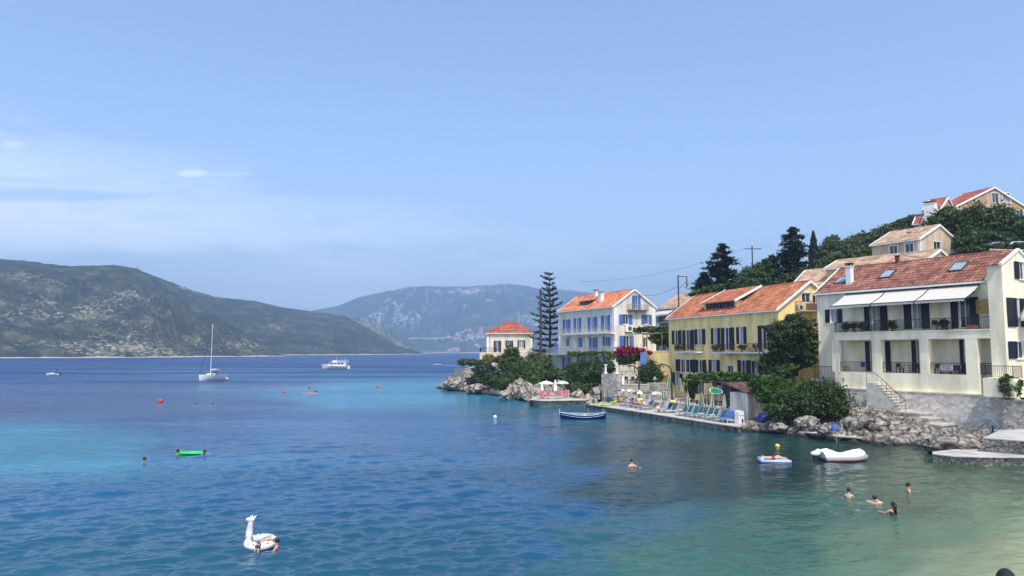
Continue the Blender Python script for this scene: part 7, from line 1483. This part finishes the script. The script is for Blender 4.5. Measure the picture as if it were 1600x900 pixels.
# a swimmer lying forward in the water
POSE['prone'] = {'waist': (0, .1, 1.22), 'pel': (0, .3, 1.14), 'chest': (0, -.08, 1.30), 'neck': (0, -.2, 1.40), 'hb': (0, -.26, 1.45), 'ht': (0, -.34, 1.58), 'sL': (.17, -.12, 1.34), 'sR': (-.17, -.12, 1.34), 'eL': (.30, -.38, 1.32), 'wL': (.22, -.62, 1.36), 'hL': (.18, -.7, 1.38), 'eR': (-.30, -.36, 1.3), 'wR': (-.24, -.6, 1.34), 'hR': (-.2, -.7, 1.36), 'pL': (.09, .36, 1.12), 'pR': (-.09, .36, 1.12), 'kL': (.12, .78, 1.06), 'kR': (-.12, .78, 1.08), 'aL': (.12, 1.18, 1.14), 'aR': (-.12, 1.18, 1.1), 'tL': (.12, 1.34, 1.18), 'tR': (-.12, 1.34, 1.14)}
POSE['lie'] = {'pel': (0, 0, .95), 'waist': (0, .17, .96), 'chest': (0, .38, .98), 'neck': (0, .55, 1.0), 'hb': (0, .62, 1.04), 'ht': (0, .76, 1.08), 'sL': (.17, .46, .98), 'sR': (-.17, .46, .98), 'eL': (.30, .25, .96), 'eR': (-.33, .62, 1.0), 'wL': (.26, .02, 1.0), 'hL': (.22, -.06, 1.02), 'wR': (-.2, .84, 1.04), 'hR': (-.12, .88, 1.06), 'pL': (.09, -.06, .95), 'pR': (-.09, -.06, .95), 'kL': (.13, -.44, 1.08), 'kR': (-.12, -.46, 1.0), 'aL': (.13, -.8, .94), 'aR': (-.12, -.86, .94), 'tL': (.14, -.9, 1.0), 'tR': (-.13, -.97, 1.0)}
def person(label, loc, rz, pose='stand', skin=SKIN, hair=HAIR, hairlen=0, wear=None, top=None, s=1.0, ref=0.0, cat='person', group=None, over=None, fingers=False):
    """one continuous skinned body; ref: height in the joint table that rests at loc.z"""
    jt = dict(J); jt.update(POSE[pose]); jt.update(over or {}); names = list(jt); me = bpy.data.meshes.new('person')
    me.from_pydata([tuple(jt[n]) for n in names], [(names.index(a), names.index(b)) for a, b in ED], []); o = bpy.data.objects.new('person', me); C.objects.link(o); md = o.modifiers.new('s', 'SKIN'); sv = me.skin_vertices[0].data
    for i, n in enumerate(names): r = RD.get(n, RD.get(n[0] + 'L', .05)); sv[i].radius = (r, r * (.8 if n in ('chest', 'pel', 'waist') else 1)) if n not in ('chest',) else (r * 1.05, r * .78); sv[i].use_root = (n == 'pel')
    o.modifiers.new('d', 'SUBSURF').levels = 1 if not fingers else 2; dg = bpy.context.evaluated_depsgraph_get(); dg.update(); ev = o.evaluated_get(dg); m2 = bpy.data.meshes.new_from_object(ev); bpy.data.objects.remove(o)
    m2.transform(Matrix.Translation((0, 0, -ref))); m2.polygons.foreach_set('use_smooth', [True] * len(m2.polygons)); m2.materials.clear()
    b = link('person', m2, skin, None, loc, rz); b.scale = (s, s, s); tag(b, label, cat, group); V = lambda n: Vector(jt[n]) - Vector((0, 0, ref))
    hb, ht = V('hb'), V('ht'); up = (ht - hb).normalized(); c = hb.lerp(ht, .55); side = Vector((1, 0, 0)); fw = side.cross(up); fw = fw if fw.y < 0 else -fw; Mx = Matrix((side, -fw, up)).transposed().to_4x4(); Mx.translation = c
    m = MB(); m.ball((0, .022, .035), (.098, .112, .118), 12, 8); m.v = [tuple(Mx @ Vector((x, y, z if (z > -.02 or y > .0) else -.02))) for x, y, z in m.v]
    if hairlen: m.tube([Mx @ Vector((0, .09, .03)), Mx @ Vector((0, .11, -.1)), Mx @ Vector((0, .12, -.1 - hairlen))], [.09, .08, .045], 8)
    m.build('hair', hair, b, smooth=True)
    f = MB(); f.ball((0, -.098, -.01), (.013, .018, .022), 6, 5); f.v = [tuple(Mx @ Vector(v)) for v in f.v]; f.build('nose', skin, b)
    e = MB(); [e.ball((sx * .034, -.085, .018), (.014, .01, .009), 6, 4) for sx in (-1, 1)]; e.v = [tuple(Mx @ Vector(v)) for v in e.v]; e.build('eyes', HAIR, b)
    if wear: m = MB(); m.tube([V('pel') + (V('waist') - V('pel')) * .3, V('pel')], [.150, .152], 10); [m.tube([V('pel').lerp(V('p' + q), .5), V('p' + q).lerp(V('k' + q), .35)], [.11, .098], 8) for q in 'LR']; m.build('swimwear', wear, b, smooth=True)
    if top: m = MB(); m.tube([V('waist').lerp(V('chest'), .1 if top in TEE else .6), V('chest').lerp(V('neck'), .15)], [.143, .150], 10); m.build('top', top, b, smooth=True)
    return b
TEE = {SW['white'], SW['black']}
def swimmer(px, py, label, rz, zs=1.30, **kw): return person(label, PZ(px, py) - Vector((0, 0, .05)), rz, kw.pop('pose', 'swim'), ref=zs, **kw)
swimmer(1326.5, 778, 'fair skinned swimmer with short dark hair left of the group', R(150), 1.22, skin=SKIN2, s=.95, over={'eL': (.24, -.12, 1.15), 'wL': (.26, -.36, 1.1), 'hL': (.26, -.44, 1.1), 'eR': (-.24, -.12, 1.15), 'wR': (-.26, -.36, 1.1), 'hR': (-.26, -.44, 1.1)}); swimmer(1378, 785, 'swimmer stretched out on the water left of the woman with long hair', R(250), 1.29, pose='prone', skin=SKIN2, s=.95); swimmer(1396, 804, 'woman with long dark hair seen from behind, nearest of the group', R(195), 1.18, hairlen=.25, top=SW['black'], s=.98); swimmer(1420, 769, 'swimmer with tanned shoulders facing right at the back of the group', R(60), 1.26, skin=SKIN, s=.98)
swimmer(987, 729, 'lone swimmer with white arms spread in the middle of the bay', R(20), 1.28, skin=SKIN2); swimmer(226, 722, 'swimmer whose dark head alone shows near the green air mattress', R(80), 1.42, skin=SKIN3); swimmer(308, 635, 'distant swimmer right of the red buoy', R(90), 1.36, skin=SKIN); swimmer(332, 634, 'farther distant swimmer below the anchored yacht', R(90), 1.42, skin=SKIN)
person('man standing in the small white motorboat', PZ(86.5, 585.5) + Vector((0, .5, .35)), R(90), 'stand', SKIN3, wear=SW['navy'], top=SW['black'])
# paddle boarder
p = PZ(484, 615.5); bd2 = MB(); k = len(ol); bd2.v += [(x, y, 0) for x, y in ol] + [(x, y, .12) for x, y in ol]; bd2.f += [tuple(reversed(range(k))), tuple(range(k, 2 * k))]; bd2.mi += [0, 0]; bd2.r += [.5, .5]
for i in range(k): j = (i + 1) % k; bd2.f.append((i, j, k + j, k + i)); bd2.mi.append(0); bd2.r.append(.5)
pb = bd2.build('paddle_board', M('board_coral', (.75, .25, .20), .4), None, p + Vector((0, 0, .03)), R(172)); tag(pb, 'coral paddle board carrying a standing man far out', 'paddle board')
pm = person('man in dark shorts standing on the coral paddle board', p + Vector((-.1, 0, .15)), R(80), 'stand', SKIN, wear=SW['navy'], over={'eR': (-.22, -.2, 1.2), 'wR': (-.05, -.42, 1.12), 'hR': (.02, -.48, 1.1), 'eL': (.25, -.15, 1.1), 'wL': (.12, -.4, .9), 'hL': (.1, -.46, .88)})
m = MB(); m.tube([(-.1, -.3, 1.45), (1.1, -.1, .35)], .018, 5); m.ball((1.2, -.08, .26), (.2, .03, .12), 8, 5); tag(m.build('paddle', M('paddle_dark', (.02, .02, .04), .4), None, p + Vector((-.1, 0, .15))), 'dark paddle held by the man on the coral board', 'paddle')
# green air mattress with two bathers
p = PZ(299, 709.5); m = MB()
for i in range(7): m.tube([(-.82, -.36 + .12 * i, .09), (.82, -.36 + .12 * i, .09)], .075, 8)
m.tube([(-.80, -.38, .14), (-.80, .38, .14)], .11, 8); tag(m.build('air_mattress', M('green_plastic', (.03, .62, .10), .35), None, p, R(4), smooth=True), 'bright green air mattress floating between two bathers', 'air mattress')
swimmer(277.5, 711, 'bather in the water at the left end of the green mattress', R(-90), 1.34, skin=SKIN3); person('bather leaning on the right end of the green mattress', PZ(313, 710.5) + Vector((0, .25, 0)), R(60), 'prone', SKIN, ref=1.30, s=.9)
# blue lilo with a person lying on it
p = PZ(1210, 722); m = MB()
for i in range(7): m.tube([(-.95, -.36 + .12 * i, .08), (.95, -.36 + .12 * i, .08)], .075, 8)
m.tube([(-.85, -.4, .16), (-.85, .4, .16)], .15, 10); tag(m.build('air_mattress', M('pale_blue_plastic', (.42, .52, .85), .3), None, p, R(-3), smooth=True), 'pale blue air mattress left of the covered dinghy', 'air mattress')
person('sunbather lying on the pale blue air mattress', p + Vector((-.15, 0, .18)), R(90 - 3), 'lie', SKIN2, wear=SW['red'], ref=.87, s=.95)
# the animal shaped swim ring
p = PZ(407, 853); rt = empty('swim_ring', p, R(-6), 'white spotted inflatable swim ring with an animal neck and horn', 'swim ring')
m = MB(); n1, n2 = 40, 16; MR, mr = .44, .155
for i in range(n1):
    a = 2 * math.pi * i / n1
    for j in range(n2): b = 2 * math.pi * j / n2; m.v.append(((MR + mr * math.cos(b)) * math.cos(a), (MR * .95 + mr * math.cos(b)) * math.sin(a), .13 + mr * 1.0 * math.sin(b) + .05 * math.sin(a)))
for i in range(n1):
    for j in range(n2): m.f.append((i * n2 + j, ((i + 1) % n1) * n2 + j, ((i + 1) % n1) * n2 + (j + 1) % n2, i * n2 + (j + 1) % n2)); inner = math.cos(2 * math.pi * (j + .5) / n2) < -.35; m.mi.append(2 if inner else 0); m.r.append(.5)
ring_ = m.build('ring', [GEL, GEL, M('mint_plastic', (.52, .70, .60), .35)], rt, smooth=True)
dots = [M('dot_' + n, c, .4) for n, c in (('navy', (.03, .03, .12)), ('pink', (.65, .15, .22)), ('teal', (.05, .35, .35)))]
for q, dm in enumerate(dots):
    m = MB()
    for i in range(q, 44, 3):
        a = 2 * math.pi * i / 44; b = (.35, .9, 1.6)[(i * 7) % 3] + .3; c = Vector(((MR + mr * math.cos(b)) * math.cos(a), (MR * .95 + mr * math.cos(b)) * math.sin(a), .13 + mr * math.sin(b) + .05 * math.sin(a))); nm = Vector((math.cos(b) * math.cos(a), math.cos(b) * math.sin(a), math.sin(b))); u = nm.orthogonal().normalized(); v = nm.cross(u)
        m.poly([c + nm * .004 + (u * math.cos(t) + v * math.sin(t)) * .032 for t in np.linspace(0, 2 * math.pi, 9)[:-1]])
    m.build('spots', dm, ring_)
nk = MB(); nk.tube([(-.43, .0, .15), (-.45, .02, .45), (-.42, .02, .70), (-.37, .0, .88), (-.33, -.0, .97)], [.15, .125, .10, .095, .06], 12); nk.build('neck', M('neck_plastic', (.74, .68, .68), .35), rt, smooth=True)
hd = MB(); hd.ball((-.40, -.03, .93), (.17, .085, .085), 12, 8); hd.build('head', GEL, rt, smooth=True); hd = MB(); hd.tube([(-.27, 0, .98), (-.18, 0, 1.08)], [.045, .008], 8); hd.build('horn', GEL, rt)
for s in (-1, 1): e = MB(); e.tube([(-.36, s * .05, .98), (-.37, s * .07, 1.08)], [.035, .008], 6); e.build('ear', GEL, rt)
mn_ = MB(); mn_.tube([(-.36, .09, .85), (-.34, .1, .6)], [.05, .03], 6); mn_.build('mane', M('mane_pink', (.55, .12, .14), .5), rt)
person('dark haired boy hanging over the right side of the swim ring', PZ(432, 857) + Vector((0, .0, 0)), R(-75), 'swim', SKIN, HAIR, ref=1.34, s=.80, fingers=True); person('child in navy shorts bent head down into the swim ring', PZ(411, 856.5), R(150), 'prone', SKIN, HAIR, wear=SW['navy'], ref=.92, s=.72, over={'ht': (0, -.3, 1.16), 'hb': (0, -.24, 1.1), 'neck': (0, -.18, 1.12), 'chest': (0, -.08, 1.14), 'kL': (.12, .42, .8), 'kR': (-.12, .42, .8), 'aL': (.12, .44, .45), 'aR': (-.12, .44, .45), 'tL': (.12, .46, .35), 'tR': (-.12, .46, .35)})
# bathers on the quay and on the platform
for px, py, rz, pose, sk, wr, tp, lab in ((958.5, 631.5, -60, 'ground', SKIN3, 'black', None, 'tanned man sitting upright behind the lime air mattress'), (974, 633, 30, 'recline', SKIN, 'black', None, 'bather reclining at the far left of the loungers'), (982.5, 634.5, 30, 'recline', SKIN2, 'purple', 'purple', 'bather in purple beside the yellow sunshade'), (989, 635, 40, 'ground', SKIN, 'red', None, 'sitting bather with red swimwear under the parasols'),
        (994, 636.5, 30, 'recline', SKIN, 'blue', 'blue', 'bather in blue on a teal lounger'), (1001, 637.5, 30, 'recline', SKIN2, 'navy', None, 'fair bather right of the one in blue'), (1008, 639, 30, 'recline', SKIN, 'white', 'white', 'bather in white on the pale lounger'), (966, 631, 90, 'ground', SKIN3, 'navy', None, 'dark haired bather sitting next to the lime air mattress')):
    p = PZ(px, py, .52); person(lab, p + Vector((0, 0, .32 if pose == 'recline' else .02)), R(rz), pose, sk, HAIR, wear=SW[wr], top=SW[tp] if tp else None, ref=.84, group='bathers on the quay')
person('pale man sitting on the quay edge in dark shorts', PZ(1028, 643.5, .52) + Vector((0, 0, .02)), R(-10), 'ground', SKIN2, HAIR, wear=SW['black'], top=SW['white'], ref=.84, group='bathers on the quay')
PINK = M('pink_towel', (.42, .10, .13), .9, .2); protos['p'] = None
def pl(px, py, label, rz):
    global protos
    if protos.get('p') is None: o = protos['p'] = lounger(PINK)
    else: o = copytree(protos['p'])
    o.location = PZ(px, py, .885); o.rotation_euler = (0, 0, rz); tag(o, label, 'sun lounger', 'pink loungers on the bathing platform')
for px, py, lab in ((846, 622.5, 'pink lounger under the left closed parasol'), (856, 622.8, 'pink lounger below the wider open parasol'), (874, 622.3, 'pink lounger below the right open parasol'), (884, 621.5, 'rightmost pink lounger on the platform')): pl(px, py, lab, R(60))
for px, py, rz, lab, w_ in ((850, 622, 60, 'sunbather on the leftmost pink lounger', 'red'), (861, 622, 60, 'sunbather in pink in the middle of the platform', 'pink'), (876, 621.5, 50, 'sunbather at the right of the platform', 'red')): p = PZ(px, py, .885); person(lab, p + Vector((0, 0, .32)), R(rz), 'recline', SKIN2, HAIR2, wear=SW[w_], top=SW[w_], ref=.84, group='sunbathers on the platform')
table(893, 621.5, .88, 'small white table at the right of the bathing platform')
# onlooker with a dark cap just below the camera
blk = MB(); blk.box(4, 12, 5, 12.5, -.5, 2.02); tag(blk.build('shore_wall', QUAYSTONE), kind='structure')
p = PY(1571, 890, 10.6); o = person('onlooker with a dark cap at the bottom right corner', (p.x, p.y, 2.03), R(150), 'stand', SKIN2, HAIR, wear=SW['navy'], top=SW['black'], s=(p.z - 2.03) / 1.80, fingers=True)
cp_ = MB(); s = 1.0; cp_.ball((0, 0, 1.68), (.115, .135, .135), 16, 10); cp_.v = [(x, y, max(z, 1.66)) for x, y, z in cp_.v]; cp_.prism([(-.09, -.10), (.09, -.10), (.075, -.19), (0, -.22), (-.075, -.19)], 1.665, 1.68); cp_.build('cap', M('cap_black', (.012, .012, .018), .8), o, smooth=True)
# antenna on the hill and houses of the far village
def onsurf(obj, px, py):
    d = ray(px, py); ok, loc, nrm, i = obj.ray_cast(Vector((0, 0, CAMH)), d.normalized()); return loc if ok else None
bpy.context.view_layer.update()
q = PY(215, 421, 1385); m = MB(); m.tube([(0, 0, -6), (0, 0, 9.5)], .6, 5); m.tube([(-1.6, 0, 4), (1.6, 0, 4)], .35, 4); tag(m.build('radio_mast', M('mast_grey', (.3, .3, .3)), None, q), 'thin radio mast on the ridge of the near hill', 'mast')
mt = bpy.data.objects['mountain']; vr = random.Random(3); VW = M('village_wall', (.62, .58, .52), .9, .1); VR = M('village_roof', (.42, .20, .13), .9, .2); k = 0; first = None
spots = [(vr.gauss(740, 13), vr.gauss(527, 5)) for _ in range(34)] + [(vr.uniform(702, 716), vr.uniform(546, 549.5)) for _ in range(7)] + [(vr.uniform(745, 757), vr.uniform(515, 545)) for _ in range(8)] + [(vr.uniform(690, 735), vr.uniform(523, 534)) for _ in range(10)]
for px, py in spots:
    if px > 757: px = 757 - (px - 757) * .7
    g_ = onsurf(mt, px, py)
    if g_ is None: continue
    if first is None:
        first = empty('village_house', g_, 0); m = MB(); m.box(-8, 8, -5, 5, -4, 7); m.build('wall', VW, first); m = MB(); m.v = [(-8.6, -5.6, 7), (8.6, -5.6, 7), (8.6, 5.6, 7), (-8.6, 5.6, 7), (-8.6, 0, 10), (8.6, 0, 10)]; m.f = [(0, 1, 5, 4), (2, 3, 4, 5), (0, 4, 3), (1, 2, 5), (0, 3, 2, 1)]; m.mi = [0] * 5; m.r = [.5] * 5; m.build('roof', VR, first); o = first
    else: o = copytree(first)
    o.location = g_; o.rotation_euler = (0, 0, vr.uniform(0, 3)); f = vr.uniform(.7, 1.5); o.scale = (f, f, f); tag(o, 'tiny pale village house on the far mountain slope', 'house', 'village houses on the far mountain')
pts = [onsurf(mt, px, py) for px, py in ((640, 531), (652, 530), (665, 531), (675, 530.5), (685, 530), (696, 529.5), (706, 529))]
pts = [q + Vector((0, -6, 5)) for q in pts if q is not None]; m = MB(); m.tube(pts, 5.5, 5); tag(m.build('mountain_road_bank', M('road_cut', (.60, .55, .48), .9)), kind='structure')
# ------------------------------------------------------------------ haze
def haze():
    m = bpy.data.materials.new('haze_air'); m.use_nodes = True; t = m.node_tree; t.nodes.clear()
    o = t.nodes.new('ShaderNodeOutputMaterial'); v = t.nodes.new('ShaderNodeVolumePrincipled')
    v.inputs['Color'].default_value = (.40, .64, 1, 1); v.inputs['Density'].default_value = HAZE; v.inputs['Anisotropy'].default_value = 0.0
    t.links.new(v.outputs[0], o.inputs['Volume'])
    b = MB(); b.box(-21000, 21000, -400, 8300, -2.2, 760)
    tag(b.build('haze', m), 'pale blue summer haze between the bay and the far hills', 'haze', kind='stuff')
HAZE = 2.5e-4
haze()
